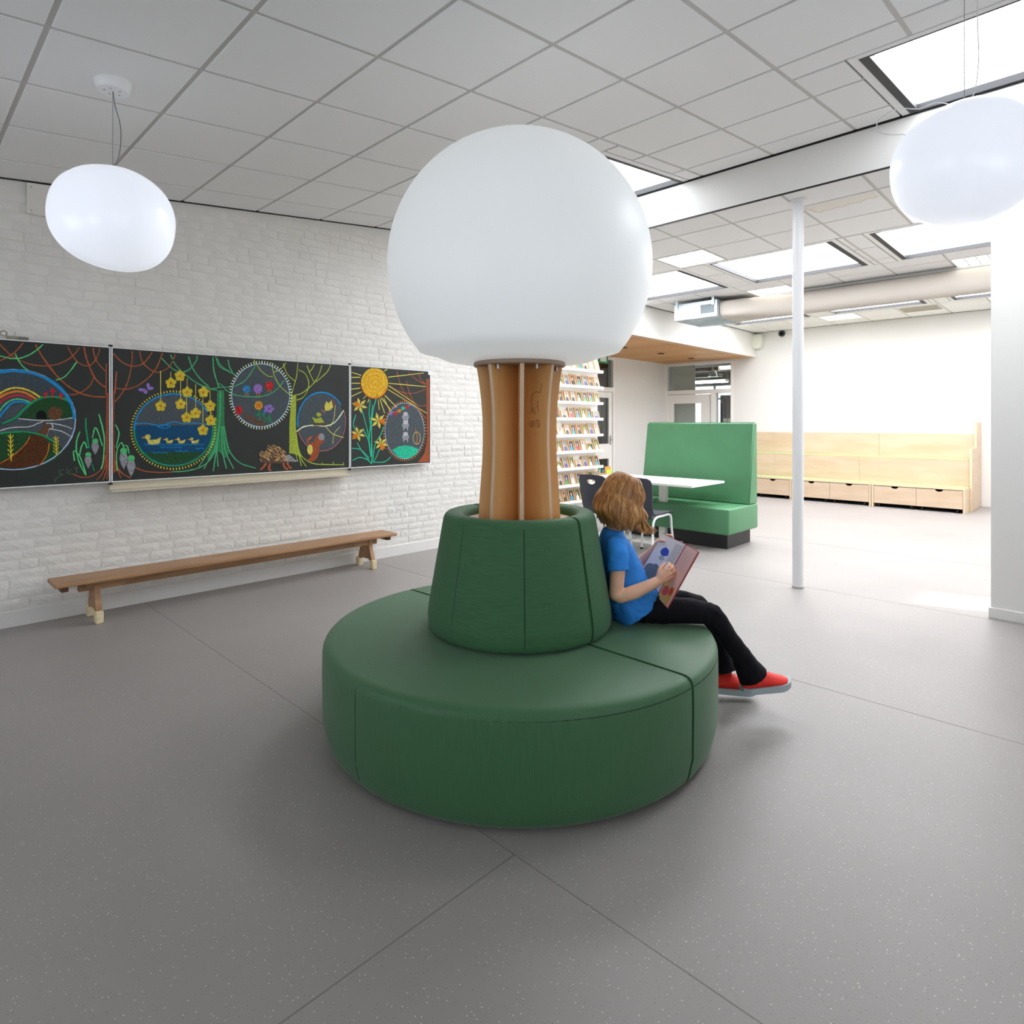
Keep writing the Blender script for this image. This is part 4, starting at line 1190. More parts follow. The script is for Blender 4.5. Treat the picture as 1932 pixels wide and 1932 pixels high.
(1,2,'dgreen','F',0,[1808,1145,1784,1122,1756,1101,1727,1084,1695,1072,1662,1063,1629,1058,1595,1058,1562,1061,1529,1069,1498,1080,1469,1096,1442,1114,1417,1135,1395,1159]),
(1,2,'teal','L',9,[1949,1647,1948,1595,1947,1521,1945,1436,1939,1350,1929,1255,1915,1149,1901,1052,1892,986]),
(1,2,'teal','L',9,[1968,1350,1971,1313,1974,1259,1979,1201,1987,1150,2003,1105,2023,1061,2042,1023,2056,997]),
(1,2,'teal','L',9,[1978,1350,1984,1314,1992,1262,2003,1206,2017,1159,2034,1124,2055,1093,2079,1067,2105,1045,2138,1027,2177,1013,2213,1003,2238,995]),
(1,2,'teal','L',9,[1939,1350,1934,1317,1926,1271,1915,1220,1902,1172,1882,1127,1857,1080,1834,1038,1818,1009]),
(1,2,'teal','L',9,[1959,1350,1959,1313,1959,1260,1960,1202,1963,1151,1971,1106,1981,1063,1990,1026,1997,1000]),
(1,2,'teal','L',9,[1911,1300,1903,1276,1893,1240,1879,1201,1864,1164,1844,1127,1819,1088,1797,1054,1781,1031]),
(1,2,'teal','L',9,[1930,1251,1928,1234,1925,1209,1922,1181,1920,1152,1922,1119,1925,1082,1928,1047,1930,1023]),
(1,2,'lime','L',8,[2222,1920,2232,1904,2247,1881,2263,1857,2279,1836,2295,1821,2312,1807,2328,1796,2343,1788,2357,1784,2371,1783,2383,1785,2391,1785]),
(1,2,'lime','L',8,[2382,1906,2385,1876,2389,1842,2396,1812,2406,1785,2419,1758,2433,1733,2451,1709,2475,1685,2504,1662,2532,1641,2551,1627]),
(1,2,'lime','L',8,[2485,1904,2493,1875,2504,1845,2517,1819,2536,1798,2559,1779,2581,1764,2596,1753]),
(1,2,'lime','L',8,[2619,1922,2618,1901,2616,1870,2612,1835,2608,1802,2600,1770,2591,1737,2581,1707,2574,1682,2568,1663,2563,1650,2559,1640,2557,1633]),
(1,2,'lime','L',8,[2508,1913,2494,1894,2478,1874,2462,1858,2445,1846,2426,1836,2408,1828,2396,1822]),
(1,2,'lime','L',8,[2625,1858,2637,1853,2654,1848,2673,1840,2689,1829,2700,1813,2711,1794,2719,1774,2724,1754,2725,1734,2723,1714,2718,1695,2712,1676,2703,1657,2691,1639,2679,1622,2665,1609,2650,1599,2634,1593,2618,1589,2608,1585]),
(1,2,'lime','L',8,[2706,1906,2711,1893,2718,1874,2726,1853,2736,1831,2747,1809,2761,1784,2774,1761,2783,1745]),
(1,2,'lime','L',8,[2855,1917,2852,1902,2846,1882,2839,1859,2831,1837,2821,1816,2809,1795,2796,1775,2783,1756,2769,1740,2755,1726,2740,1712,2724,1699,2707,1684,2689,1670,2671,1657,2654,1647,2635,1639,2615,1634,2597,1631,2585,1628]),
(1,2,'lime','L',8,[2942,1922,2937,1910,2930,1893,2920,1873,2904,1852,2879,1828,2847,1800,2816,1775,2795,1757]),
(1,2,'lime','L',8,[2779,1919,2773,1905,2767,1890,2759,1877,2750,1866,2740,1856,2730,1848,2724,1842]),
(1,2,'lime','L',8,[2596,1347,2602,1305,2610,1243,2620,1179,2631,1129,2643,1099,2657,1079,2672,1064,2689,1051,2707,1037,2727,1025,2749,1016,2771,1008,2790,1003,2808,1000,2831,998,2868,995,2928,991,3007,986,3085,982]),
(1,2,'lime','L',8,[2596,1239,2601,1215,2609,1180,2617,1142,2625,1108,2633,1075,2641,1042,2649,1013,2654,992]),
(1,2,'lime','L',8,[2585,1185,2589,1164,2596,1133,2602,1101,2608,1076,2612,1059,2615,1047,2617,1038,2619,1032]),
(1,2,'lime','L',8,[2608,1152,2616,1133,2628,1106,2641,1077,2654,1052,2666,1031,2680,1012,2692,996,2700,984]),
(1,2,'lime','L',6,[2862,996,2858,1015]),
(1,2,'lime','L',6,[2973,991,2970,1016]),
(1,2,'lime','L',6,[3081,986,3074,1006]),
(1,3,'blue','L',13,[1325,1326,1326,1345,1328,1365,1331,1384,1336,1404,1342,1422,1350,1441,1358,1458,1368,1476,1379,1492,1391,1507,1405,1522,1419,1536,1434,1549,1451,1560,1468,1571,1486,1580,1504,1588,1523,1594,1543,1599,1563,1603,1583,1606,1603,1606,1624,1606,1644,1604,1665,1600,1685,1595,1705,1588,1724,1580,1743,1570,1761,1559,1778,1547,1794,1534,1809,1519,1823,1503,1836,1486,1848,1468]),
(1,3,'green','L',12,[1860,1444,1872,1417,1880,1390,1886,1361,1889,1332,1888,1303,1885,1275,1879,1247,1869,1219,1857,1193,1843,1168,1826,1145,1806,1124,1785,1105,1762,1089,1737,1075,1711,1063,1684,1054,1657,1048,1629,1045,1601,1044,1573,1047,1545,1051,1519,1059,1493,1069,1468,1081,1445,1096,1424,1113,1404,1132,1386,1152,1370,1174,1357,1197,1345,1222,1337,1247,1330,1273,1326,1299,1325,1326]),
(1,3,'yellow','L',8,[1898,1321,1915,1321]),
(1,3,'yellow','L',8,[1897,1298,1914,1296]),
(1,3,'yellow','L',8,[1895,1275,1912,1272]),
(1,3,'yellow','L',8,[1890,1253,1907,1248]),
(1,3,'yellow','L',8,[1884,1231,1900,1225]),
(1,3,'yellow','L',8,[1876,1209,1892,1202]),
(1,3,'yellow','L',8,[1867,1188,1882,1180]),
(1,3,'yellow','L',8,[1856,1169,1870,1159]),
(1,3,'yellow','L',8,[1843,1150,1857,1139]),
(1,3,'yellow','L',8,[1830,1132,1843,1120]),
(1,3,'yellow','L',8,[1814,1115,1826,1103]),
(1,3,'yellow','L',8,[1798,1100,1809,1086]),
(1,3,'yellow','L',8,[1780,1086,1791,1072]),
(1,3,'yellow','L',8,[1762,1073,1771,1058]),
(1,3,'yellow','L',8,[1743,1062,1751,1047]),
(1,3,'yellow','L',8,[1722,1052,1729,1037]),
(1,3,'yellow','L',8,[1702,1045,1708,1028]),
(1,3,'yellow','L',8,[1681,1038,1685,1022]),
(1,3,'yellow','L',8,[1659,1034,1663,1017]),
(1,3,'yellow','L',8,[1637,1031,1640,1014]),
(1,3,'yellow','L',8,[1615,1029,1617,1012]),
(1,3,'yellow','L',8,[1594,1030,1594,1013]),
(1,3,'yellow','L',8,[1572,1031,1571,1015]),
(1,3,'yellow','L',8,[1550,1035,1548,1019]),
(1,3,'yellow','L',8,[1529,1040,1526,1024]),
(1,3,'yellow','L',8,[1509,1047,1504,1031]),
(1,3,'yellow','L',8,[1489,1055,1483,1040]),
(1,3,'yellow','L',8,[1469,1065,1463,1050]),
(1,3,'yellow','L',8,[1451,1076,1443,1062]),
(1,3,'yellow','L',8,[1433,1088,1425,1074]),
(1,3,'yellow','L',8,[1417,1101,1407,1089]),
(1,3,'yellow','L',8,[1401,1116,1391,1104]),
(1,3,'yellow','L',8,[1386,1131,1376,1121]),
(1,3,'yellow','L',8,[1373,1148,1362,1138]),
(1,3,'yellow','L',8,[1361,1166,1349,1157]),
(1,3,'yellow','L',8,[1350,1184,1338,1176]),
(1,3,'yellow','L',8,[1341,1203,1328,1196]),
(1,3,'yellow','L',8,[1333,1222,1319,1217]),
(1,3,'yellow','L',8,[1326,1243,1312,1238]),
(1,3,'yellow','L',8,[1321,1263,1307,1260]),
(1,3,'yellow','L',8,[1317,1284,1303,1282]),
(1,3,'yellow','L',8,[1315,1305,1301,1304]),
(1,3,'yellow','L',8,[1314,1326,1300,1326]),
(1,3,'yellow','L',8,[1315,1347,1301,1348]),
(1,3,'yellow','L',8,[1317,1368,1303,1370]),
(1,3,'yellow','L',8,[1321,1389,1307,1392]),
(1,3,'yellow','L',8,[1326,1409,1312,1414]),
(1,3,'yellow','L',8,[1333,1429,1319,1435]),
(1,3,'yellow','L',8,[1341,1448,1328,1455]),
(1,3,'yellow','L',8,[1350,1467,1338,1475]),
(1,3,'yellow','L',8,[1361,1485,1349,1494]),
(1,3,'yellow','L',8,[1373,1503,1362,1513]),
(1,3,'yellow','L',8,[1386,1519,1376,1530]),
(1,3,'yellow','L',8,[1401,1534,1391,1546]),
(1,3,'yellow','L',8,[1417,1549,1407,1561]),
(1,3,'yellow','L',8,[1433,1562,1425,1575]),
(1,3,'yellow','L',8,[1451,1574,1443,1588]),
(1,3,'yellow','L',8,[1469,1585,1463,1599]),
(1,3,'yellow','L',8,[1489,1594,1483,1609]),
(1,3,'yellow','L',8,[1509,1602,1504,1617]),
(1,3,'yellow','L',8,[1529,1608,1526,1624]),
(1,3,'yellow','L',8,[1550,1613,1548,1629]),
(1,3,'yellow','L',8,[1572,1616,1571,1633]),
(1,3,'yellow','L',8,[1594,1617,1594,1634]),
(1,3,'yellow','L',8,[1615,1617,1617,1634]),
(1,3,'yellow','L',8,[1637,1616,1640,1633]),
(1,3,'yellow','L',8,[1659,1612,1663,1629]),
(1,3,'yellow','L',8,[1681,1607,1685,1624]),
(1,3,'yellow','L',8,[1702,1601,1708,1617]),
(1,3,'yellow','L',8,[1722,1592,1729,1608]),
(1,3,'yellow','L',8,[1743,1582,1751,1598]),
(1,3,'yellow','L',8,[1762,1571,1771,1586]),
(1,3,'yellow','L',8,[1780,1558,1791,1572]),
(1,3,'yellow','L',8,[1798,1544,1809,1557]),
(1,3,'yellow','L',8,[1814,1528,1826,1540]),
(1,3,'yellow','L',8,[1830,1511,1843,1522]),
(1,3,'yellow','L',8,[1843,1493,1857,1503]),
(1,3,'yellow','L',8,[1856,1474,1870,1483]),
(1,3,'yellow','L',8,[1867,1454,1882,1462]),
(1,3,'yellow','L',8,[1876,1433,1892,1440]),
(1,3,'yellow','L',8,[1884,1411,1900,1417]),
(1,3,'yellow','L',8,[1890,1389,1907,1393]),
(1,3,'yellow','L',8,[1895,1367,1912,1369]),
(1,3,'yellow','L',8,[1897,1344,1914,1345]),
(1,3,'blue','L',8,[1332,1376,1348,1376,1371,1377,1397,1377,1421,1375,1444,1371,1468,1364,1491,1358,1513,1357,1533,1362,1552,1373,1570,1383,1589,1389,1608,1389,1628,1384,1647,1379,1668,1375,1689,1376,1711,1378,1734,1380,1757,1380,1784,1377,1813,1373,1839,1368,1858,1365]),
(1,3,'blue','L',7,[1483,1352,1492,1349,1504,1344,1517,1340,1529,1338,1543,1341,1557,1346,1568,1352,1572,1357,1566,1360,1551,1363,1535,1366,1521,1366,1510,1364,1499,1360,1490,1355,1483,1352]),
(1,3,'straw','L',5,[1504,1780,1504,1510]),
(1,3,'straw','L',5,[1576,1779,1576,1690]),
(1,3,'straw','L',5,[1646,1717,1646,1527]),
(1,3,'straw','L',5,[1694,1734,1694,1624]),
(1,3,'straw','L',5,[1757,1689,1757,1457]),
(1,3,'straw','L',5,[1690,1586,1690,1423]),
(1,3,'straw','L',5,[1867,1655,1867,1517]),
(1,3,'straw','L',5,[1812,1589,1812,1322]),
(1,3,'straw','L',5,[1872,1483,1872,1400]),
(1,3,'violet','F',0,[1401,1632,1396,1624,1384,1619,1369,1618,1357,1623,1352,1630,1357,1637,1369,1643,1384,1643,1396,1639]),
(1,3,'violet','F',0,[1457,1646,1452,1637,1441,1631,1426,1631,1415,1636,1411,1644,1415,1653,1426,1659,1441,1659,1452,1654]),
(1,3,'violet','F',0,[1415,1617,1413,1607,1405,1601,1396,1600,1389,1606,1386,1616,1389,1625,1396,1632,1405,1632,1413,1626]),
(1,3,'violet','F',0,[1430,1665,1428,1653,1422,1645,1415,1645,1409,1652,1407,1664,1409,1676,1415,1684,1422,1684,1428,1677]),
(1,3,'lgreen','L',8,[1203,1367,1209,1357,1216,1342,1223,1325,1227,1304,1224,1278,1218,1247,1212,1218,1207,1198]),
(1,3,'lgreen','L',8,[1215,1029,1214,1053,1212,1087,1211,1124,1211,1153,1214,1174,1217,1191,1222,1204,1227,1215,1231,1224,1236,1231,1241,1234,1246,1233,1250,1223,1255,1207,1259,1190,1261,1179]),
(1,3,'lgreen','L',8,[1261,1214,1265,1214,1270,1213,1276,1211,1281,1205,1285,1193,1288,1177,1291,1161,1293,1151]),
(1,3,'teal','L',8,[1883,1659,1894,1662,1910,1665,1929,1669,1949,1672,1971,1674,1995,1675,2021,1677,2046,1683,2071,1692,2097,1703,2122,1717,2146,1736,2169,1762,2191,1794,2211,1826,2227,1854,2238,1876,2246,1896,2250,1911]),
(1,3,'teal','L',8,[1911,1922,1915,1907,1920,1886,1928,1864,1939,1845,1956,1832,1976,1822,1998,1813,2017,1805,2033,1798,2048,1792,2061,1787,2071,1783]),
(1,3,'teal','L',8,[2007,1904,2010,1891,2015,1871,2020,1849,2026,1831,2034,1816,2042,1802,2050,1790,2056,1782]),
(1,3,'teal','L',8,[1890,1920,1891,1897,1891,1864,1892,1827,1897,1793,1906,1760,1918,1727,1931,1697,1939,1677]),
(1,3,'teal','L',8,[1978,1663,1991,1654,2009,1641,2032,1627,2056,1616,2083,1610,2113,1606,2145,1604,2176,1603,2207,1602,2239,1603,2270,1605,2300,1611,2329,1619,2356,1629,2382,1643,2407,1659,2433,1683,2458,1712,2480,1740,2495,1759]),
(1,3,'teal','L',8,[1987,1669,1939,1706]),
(1,3,'pale','L',8,[2542,1627,2538,1578,2526,1531,2506,1486,2479,1446,2447,1412,2409,1384,2369,1364,2325,1352,2282,1348,2238,1352,2196,1365,2158,1384,2123,1411,2094,1443,2070,1480,2052,1521,2042,1565,2038,1610,2042,1656,2052,1700,2070,1743,2094,1781,2123,1816,2158,1844,2196,1866,2238,1881,2282,1888,2325,1887,2369,1878,2409,1860,2447,1835,2479,1803,2506,1765,2526,1722,2538,1675,2542,1627]),
(1,3,'cream','L',9,[2544,1627,2569,1628]),
(1,3,'cream','L',9,[2543,1601,2568,1600]),
(1,3,'cream','L',9,[2540,1576,2564,1573]),
(1,3,'cream','L',9,[2534,1552,2558,1546]),
(1,3,'cream','L',9,[2527,1527,2550,1520]),
(1,3,'cream','L',9,[2517,1504,2540,1494]),
(1,3,'cream','L',9,[2506,1482,2527,1470]),
(1,3,'cream','L',9,[2493,1461,2512,1447]),
(1,3,'cream','L',9,[2478,1441,2496,1425]),
(1,3,'cream','L',9,[2461,1423,2478,1406]),
(1,3,'cream','L',9,[2443,1406,2458,1388]),
(1,3,'cream','L',9,[2424,1391,2437,1372]),
(1,3,'cream','L',9,[2404,1379,2415,1358]),
(1,3,'cream','L',9,[2383,1368,2392,1347]),
(1,3,'cream','L',9,[2361,1359,2368,1337]),
(1,3,'cream','L',9,[2338,1353,2344,1330]),
(1,3,'cream','L',9,[2316,1348,2319,1326]),
(1,3,'cream','L',9,[2293,1346,2294,1323]),
(1,3,'cream','L',9,[2270,1346,2269,1324]),
(1,3,'cream','L',9,[2248,1349,2245,1326]),
(1,3,'cream','L',9,[2225,1353,2220,1331]),
(1,3,'cream','L',9,[2204,1360,2197,1338]),
(1,3,'cream','L',9,[2183,1368,2174,1348]),
(1,3,'cream','L',9,[2163,1379,2153,1359]),
(1,3,'cream','L',9,[2144,1391,2132,1372]),
(1,3,'cream','L',9,[2127,1405,2113,1387]),
(1,3,'cream','L',9,[2110,1421,2095,1404]),
(1,3,'cream','L',9,[2095,1438,2079,1423]),
(1,3,'cream','L',9,[2082,1456,2064,1443]),
(1,3,'cream','L',9,[2070,1476,2051,1464]),
(1,3,'cream','L',9,[2060,1497,2040,1487]),
(1,3,'cream','L',9,[2051,1518,2031,1510]),
(1,3,'cream','L',9,[2045,1541,2024,1534]),
(1,3,'cream','L',9,[2040,1563,2019,1559]),
(1,3,'cream','L',9,[2037,1587,2016,1584]),
(1,3,'cream','L',9,[2036,1610,2015,1610]),
(1,3,'cream','L',9,[2037,1634,2016,1635]),
(1,3,'cream','L',9,[2040,1658,2019,1661]),
(1,3,'cream','L',9,[2045,1681,2024,1686]),
(1,3,'cream','L',9,[2051,1704,2031,1710]),
(1,3,'cream','L',9,[2060,1726,2040,1734]),
(1,3,'cream','L',9,[2070,1747,2051,1757]),
(1,3,'cream','L',9,[2082,1767,2064,1780]),
(1,3,'cream','L',9,[2095,1787,2079,1801]),
(1,3,'cream','L',9,[2110,1805,2095,1820]),
(1,3,'cream','L',9,[2127,1822,2113,1838]),
(1,3,'cream','L',9,[2144,1837,2132,1855]),
(1,3,'cream','L',9,[2163,1850,2153,1869]),
(1,3,'cream','L',9,[2183,1862,2174,1882]),
(1,3,'cream','L',9,[2204,1872,2197,1893]),
(1,3,'cream','L',9,[2225,1880,2220,1902]),
(1,3,'cream','L',9,[2248,1886,2245,1908]),
(1,3,'cream','L',9,[2270,1889,2269,1912]),
(1,3,'cream','L',9,[2293,1891,2294,1914]),
(1,3,'cream','L',9,[2316,1890,2319,1913]),
(1,3,'cream','L',9,[2338,1887,2344,1910]),
(1,3,'cream','L',9,[2361,1882,2368,1905]),
(1,3,'cream','L',9,[2383,1875,2392,1897]),
(1,3,'cream','L',9,[2404,1866,2415,1887]),
(1,3,'cream','L',9,[2424,1854,2437,1875]),
(1,3,'cream','L',9,[2443,1841,2458,1860]),
(1,3,'cream','L',9,[2461,1826,2478,1843]),
(1,3,'cream','L',9,[2478,1808,2496,1825]),
(1,3,'cream','L',9,[2493,1790,2512,1804]),
(1,3,'cream','L',9,[2506,1769,2527,1782]),
(1,3,'cream','L',9,[2517,1748,2540,1759]),
(1,3,'cream','L',9,[2527,1725,2550,1734]),
(1,3,'cream','L',9,[2534,1701,2558,1709]),
(1,3,'cream','L',9,[2540,1677,2564,1682]),
(1,3,'cream','L',9,[2543,1652,2568,1655]),
(1,3,'blue','L',14,[2619,1342,2617,1362,2616,1382,2616,1402,2618,1422,2620,1441,2624,1461,2630,1480,2636,1499,2644,1517,2653,1534,2663,1551,2674,1567,2686,1582,2698,1596,2712,1608,2727,1620,2742,1630,2758,1639,2775,1647,2792,1653,2809,1658,2827,1661,2845,1663,2863,1663,2881,1662,2899,1659,2917,1655,2935,1649,2952,1641,2968,1632,2984,1622,3000,1610,3014,1597,3027,1582,3040,1567,3051,1550]),
(1,3,'pink','L',8,[3076,1505,3085,1482,3092,1458,3097,1433,3099,1407,3100,1382,3098,1356,3094,1331,3088,1307,3080,1283,3070,1260,3058,1238,3045,1218,3029,1199,3012,1182,2994,1167,2975,1154,2955,1142,2933,1133,2912,1127,2889,1122,2867,1120,2845,1120,2822,1122,2800,1127,2779,1134,2758,1143,2739,1153,2720,1166,2702,1181,2686,1197,2671,1215,2658,1234,2646,1254,2636,1275,2628,1298,2621,1321]),
(1,3,'straw','L',6,[2892,1346,2905,1333,2922,1314,2943,1294,2966,1277,2995,1265,3028,1255,3059,1247,3081,1241]),
(1,3,'straw','L',5,[3042,1345,3030,1333,3011,1317,2993,1297,2979,1277,2972,1254,2969,1228,2968,1203,2966,1186]),
(1,3,'straw','L',5,[2992,1550,2990,1526,2988,1492,2984,1456,2979,1425,2971,1400,2959,1377,2949,1359,2942,1345]),
(1,4,'blue','L',6,[1393,1222,1411,1212,1429,1221,1448,1211,1467,1220,1485,1210,1504,1219,1523,1209,1542,1218,1561,1208,1581,1217,1600,1207,1620,1216,1639,1206,1659,1215,1679,1205,1699,1214,1719,1204,1739,1214,1759,1203,1780,1213,1800,1202,1821,1212]),
(1,4,'blue','L',6,[1500,1198,1519,1188,1539,1197,1559,1187,1578,1196,1598,1186,1618,1195,1639,1185,1659,1194]),
(1,4,'blue','L',6,[1450,1158,1471,1148,1492,1156,1513,1146,1534,1155,1555,1145]),
(1,4,'blue','L',6,[1606,1164,1626,1154,1645,1163,1664,1152,1684,1161,1703,1151]),
(1,4,'blue','L',6,[1757,1181,1778,1171,1800,1180,1821,1170]),
(1,4,'straw','F',0,[1408,1260,1435,1251,1473,1254,1508,1271,1496,1224,1465,1212,1420,1215]),
(1,4,'straw','F',0,[1541,1247,1555,1242,1576,1244,1594,1252,1588,1228,1572,1221,1547,1223]),
(1,4,'straw','F',0,[1626,1245,1641,1240,1663,1242,1683,1251,1676,1225,1659,1218,1633,1220]),
(1,4,'straw','F',0,[1722,1243,1739,1238,1762,1240,1783,1250,1776,1222,1757,1215,1729,1217]),
(1,4,'ash','F',0,[1233,1154,1275,1155,1285,1115,1271,1065,1257,1035,1238,1079,1229,1117]),
(1,4,'ash','F',0,[1282,1099,1324,1099,1334,1058,1320,1009,1305,978,1286,1023,1277,1061]),
(1,4,'green','L',9,[2267,1499,2274,1400]),
(1,4,'green','L',8,[2359,1479,2353,1379]),
(1,4,'green','L',8,[2386,1379,2380,1391,2372,1408,2362,1424,2353,1432,2345,1427,2335,1414,2327,1400,2322,1390]),
(1,4,'green','L',7,[2311,1452,2311,1369]),
(1,4,'umber','F',0,[2209,1421,2204,1406,2192,1396,2176,1392,2160,1395,2148,1406,2144,1420,2148,1434,2160,1445,2176,1449,2192,1445,2204,1435]),
(1,4,'umber','F',0,[2253,1405,2249,1393,2238,1384,2222,1380,2207,1384,2196,1393,2191,1405,2196,1417,2207,1426,2222,1430,2238,1427,2249,1418]),
(1,4,'umber','F',0,[2316,1379,2310,1367,2293,1358,2269,1354,2246,1358,2228,1367,2222,1379,2228,1392,2246,1401,2269,1404,2293,1401,2310,1392]),
(1,4,'umber','F',0,[2169,1451,2167,1442,2160,1435,2151,1432,2142,1435,2135,1441,2133,1451,2135,1460,2142,1467,2151,1469,2160,1467,2167,1460]),
(1,4,'umber','F',0,[2332,1369,2328,1360,2316,1353,2300,1350,2285,1353,2273,1360,2269,1369,2273,1378,2285,1385,2300,1388,2316,1385,2328,1378]),
(1,4,'cream','L',12,[2608,1303,2619,1312,2636,1324,2655,1337,2677,1347,2701,1352,2727,1356,2755,1358,2783,1359,2810,1358,2838,1354,2865,1350,2892,1351,2918,1356,2943,1364,2968,1375,2992,1391,3017,1416,3042,1448,3065,1479,3081,1500]),
(1,4,'umber','F',0,[2279,1042,2290,1109,2332,1155,2396,1179,2462,1161,2506,1123,2534,1062,2540,1030,2451,1023]),
(1,4,'rust','L',20,[2332,1034,2326,1026,2318,1015,2308,1003,2300,994,2294,988,2288,984,2283,982,2279,980]),
(1,4,'rust','L',20,[2364,1028,2362,1018,2358,1005,2354,991,2353,981,2357,975,2364,971,2370,969,2375,967]),
(1,4,'rust','L',20,[2484,1027,2485,1020,2487,1010,2490,999,2495,989,2503,982,2512,975,2522,970,2529,966]),
(1,4,'rust','L',20,[2517,1026,2521,1018,2527,1007,2534,996,2540,987,2546,982,2552,979,2558,977,2562,975]),
(1,5,'straw','F',0,[1436,1274,1432,1262,1422,1255,1410,1255,1400,1262,1396,1274,1400,1286,1410,1293,1422,1293,1432,1286]),
(1,5,'orange','L',9,[1397,1271,1376,1269]),
(1,5,'straw','F',0,[1556,1254,1554,1248,1548,1244,1542,1244,1536,1248,1534,1254,1536,1261,1542,1264,1548,1264,1554,1260]),
(1,5,'orange','L',9,[1535,1252,1523,1251]),
(1,5,'straw','F',0,[1642,1253,1640,1246,1634,1242,1627,1242,1621,1247,1619,1253,1621,1260,1627,1264,1634,1264,1640,1260]),
(1,5,'orange','L',9,[1620,1251,1607,1250]),
(1,5,'straw','F',0,[1739,1252,1737,1245,1731,1240,1723,1241,1717,1245,1715,1252,1717,1259,1723,1263,1731,1263,1737,1259]),
(1,5,'orange','L',9,[1715,1250,1702,1249]),
(1,5,'yellow','F',0,[1521,1536,1517,1524,1507,1517,1496,1519,1488,1529,1488,1541,1496,1551,1507,1554,1517,1548]),
(1,5,'yellow','F',0,[1543,1519,1539,1507,1529,1500,1517,1502,1510,1512,1510,1524,1517,1534,1529,1537,1539,1531]),
(1,5,'yellow','F',0,[1534,1490,1530,1478,1520,1472,1509,1474,1502,1483,1502,1496,1509,1506,1520,1508,1530,1502]),
(1,5,'yellow','F',0,[1508,1490,1504,1478,1494,1471,1482,1473,1475,1483,1475,1496,1482,1506,1494,1508,1504,1502]),
(1,5,'yellow','F',0,[1499,1518,1495,1506,1486,1499,1474,1501,1467,1511,1467,1524,1474,1533,1486,1536,1495,1530]),
(1,5,'yellow','F',0,[1594,1716,1590,1704,1579,1697,1568,1699,1560,1708,1560,1721,1568,1731,1579,1734,1590,1728]),
(1,5,'yellow','F',0,[1616,1700,1612,1688,1601,1681,1590,1682,1582,1692,1582,1705,1590,1715,1601,1718,1612,1712]),
(1,5,'yellow','F',0,[1607,1671,1603,1659,1593,1652,1581,1654,1574,1663,1574,1676,1581,1686,1593,1689,1603,1683]),
(1,5,'yellow','F',0,[1580,1670,1576,1658,1566,1651,1554,1652,1547,1662,1547,1675,1554,1685,1566,1688,1576,1682]),
(1,5,'yellow','F',0,[1571,1698,1567,1686,1557,1679,1546,1680,1538,1690,1538,1703,1546,1713,1557,1716,1567,1710]),
(1,5,'yellow','F',0,[1659,1777,1655,1764,1644,1757,1633,1759,1625,1768,1625,1781,1633,1792,1644,1795,1655,1789]),
(1,5,'yellow','F',0,[1682,1760,1677,1748,1667,1741,1655,1742,1647,1752,1647,1765,1655,1775,1667,1778,1677,1772]),
(1,5,'yellow','F',0,[1673,1731,1669,1719,1658,1711,1646,1713,1639,1723,1639,1736,1646,1746,1658,1749,1669,1743]),
(1,5,'yellow','F',0,[1645,1730,1641,1717,1630,1710,1619,1712,1611,1721,1611,1734,1619,1745,1630,1747,1641,1742]),
(1,5,'yellow','F',0,[1636,1758,1632,1745,1622,1738,1610,1740,1603,1749,1603,1762,1610,1773,1622,1776,1632,1770]),
(1,5,'yellow','F',0,[1663,1553,1659,1541,1649,1534,1637,1536,1629,1546,1629,1559,1637,1569,1649,1572,1659,1565]),
(1,5,'yellow','F',0,[1686,1536,1682,1524,1671,1517,1659,1519,1652,1529,1652,1542,1659,1552,1671,1554,1682,1548]),
(1,5,'yellow','F',0,[1677,1507,1673,1495,1663,1488,1651,1490,1643,1500,1643,1513,1651,1523,1663,1526,1673,1519]),
(1,5,'yellow','F',0,[1649,1507,1645,1494,1635,1488,1623,1490,1615,1499,1615,1512,1623,1522,1635,1525,1645,1519]),
(1,5,'yellow','F',0,[1641,1535,1637,1523,1626,1516,1615,1518,1607,1528,1607,1541,1615,1551,1626,1553,1637,1547]),
(1,5,'yellow','F',0,[1712,1650,1708,1638,1697,1631,1685,1633,1678,1643,1678,1656,1685,1666,1697,1669,1708,1663]),
(1,5,'yellow','F',0,[1735,1633,1731,1621,1720,1614,1708,1616,1700,1626,1700,1639,1708,1649,1720,1652,1731,1646]),
(1,5,'yellow','F',0,[1726,1604,1722,1592,1711,1585,1699,1587,1692,1596,1692,1609,1699,1620,1711,1622,1722,1616]),
(1,5,'yellow','F',0,[1698,1603,1694,1591,1683,1584,1671,1586,1664,1595,1664,1609,1671,1619,1683,1621,1694,1615]),
(1,5,'yellow','F',0,[1689,1632,1685,1619,1675,1612,1663,1614,1655,1624,1655,1637,1663,1647,1675,1650,1685,1644]),
(1,5,'yellow','F',0,[1775,1484,1771,1471,1760,1464,1748,1466,1740,1476,1740,1490,1748,1500,1760,1502,1771,1496]),
(1,5,'yellow','F',0,[1799,1466,1794,1453,1784,1447,1771,1449,1763,1459,1763,1472,1771,1482,1784,1485,1794,1478]),
(1,5,'yellow','F',0,[1790,1436,1785,1424,1775,1417,1762,1419,1754,1430,1754,1443,1762,1453,1775,1455,1785,1449]),
(1,5,'yellow','F',0,[1761,1436,1757,1424,1746,1417,1734,1419,1726,1429,1726,1442,1734,1453,1746,1455,1757,1449]),
(1,5,'yellow','F',0,[1752,1465,1748,1453,1737,1446,1725,1448,1717,1458,1717,1471,1725,1482,1737,1484,1748,1478]),
(1,5,'yellow','F',0,[1708,1449,1703,1437,1693,1430,1681,1432,1673,1442,1673,1455,1681,1465,1693,1468,1703,1461]),
(1,5,'yellow','F',0,[1731,1431,1726,1419,1716,1412,1704,1415,1696,1424,1696,1438,1704,1448,1716,1450,1726,1444]),
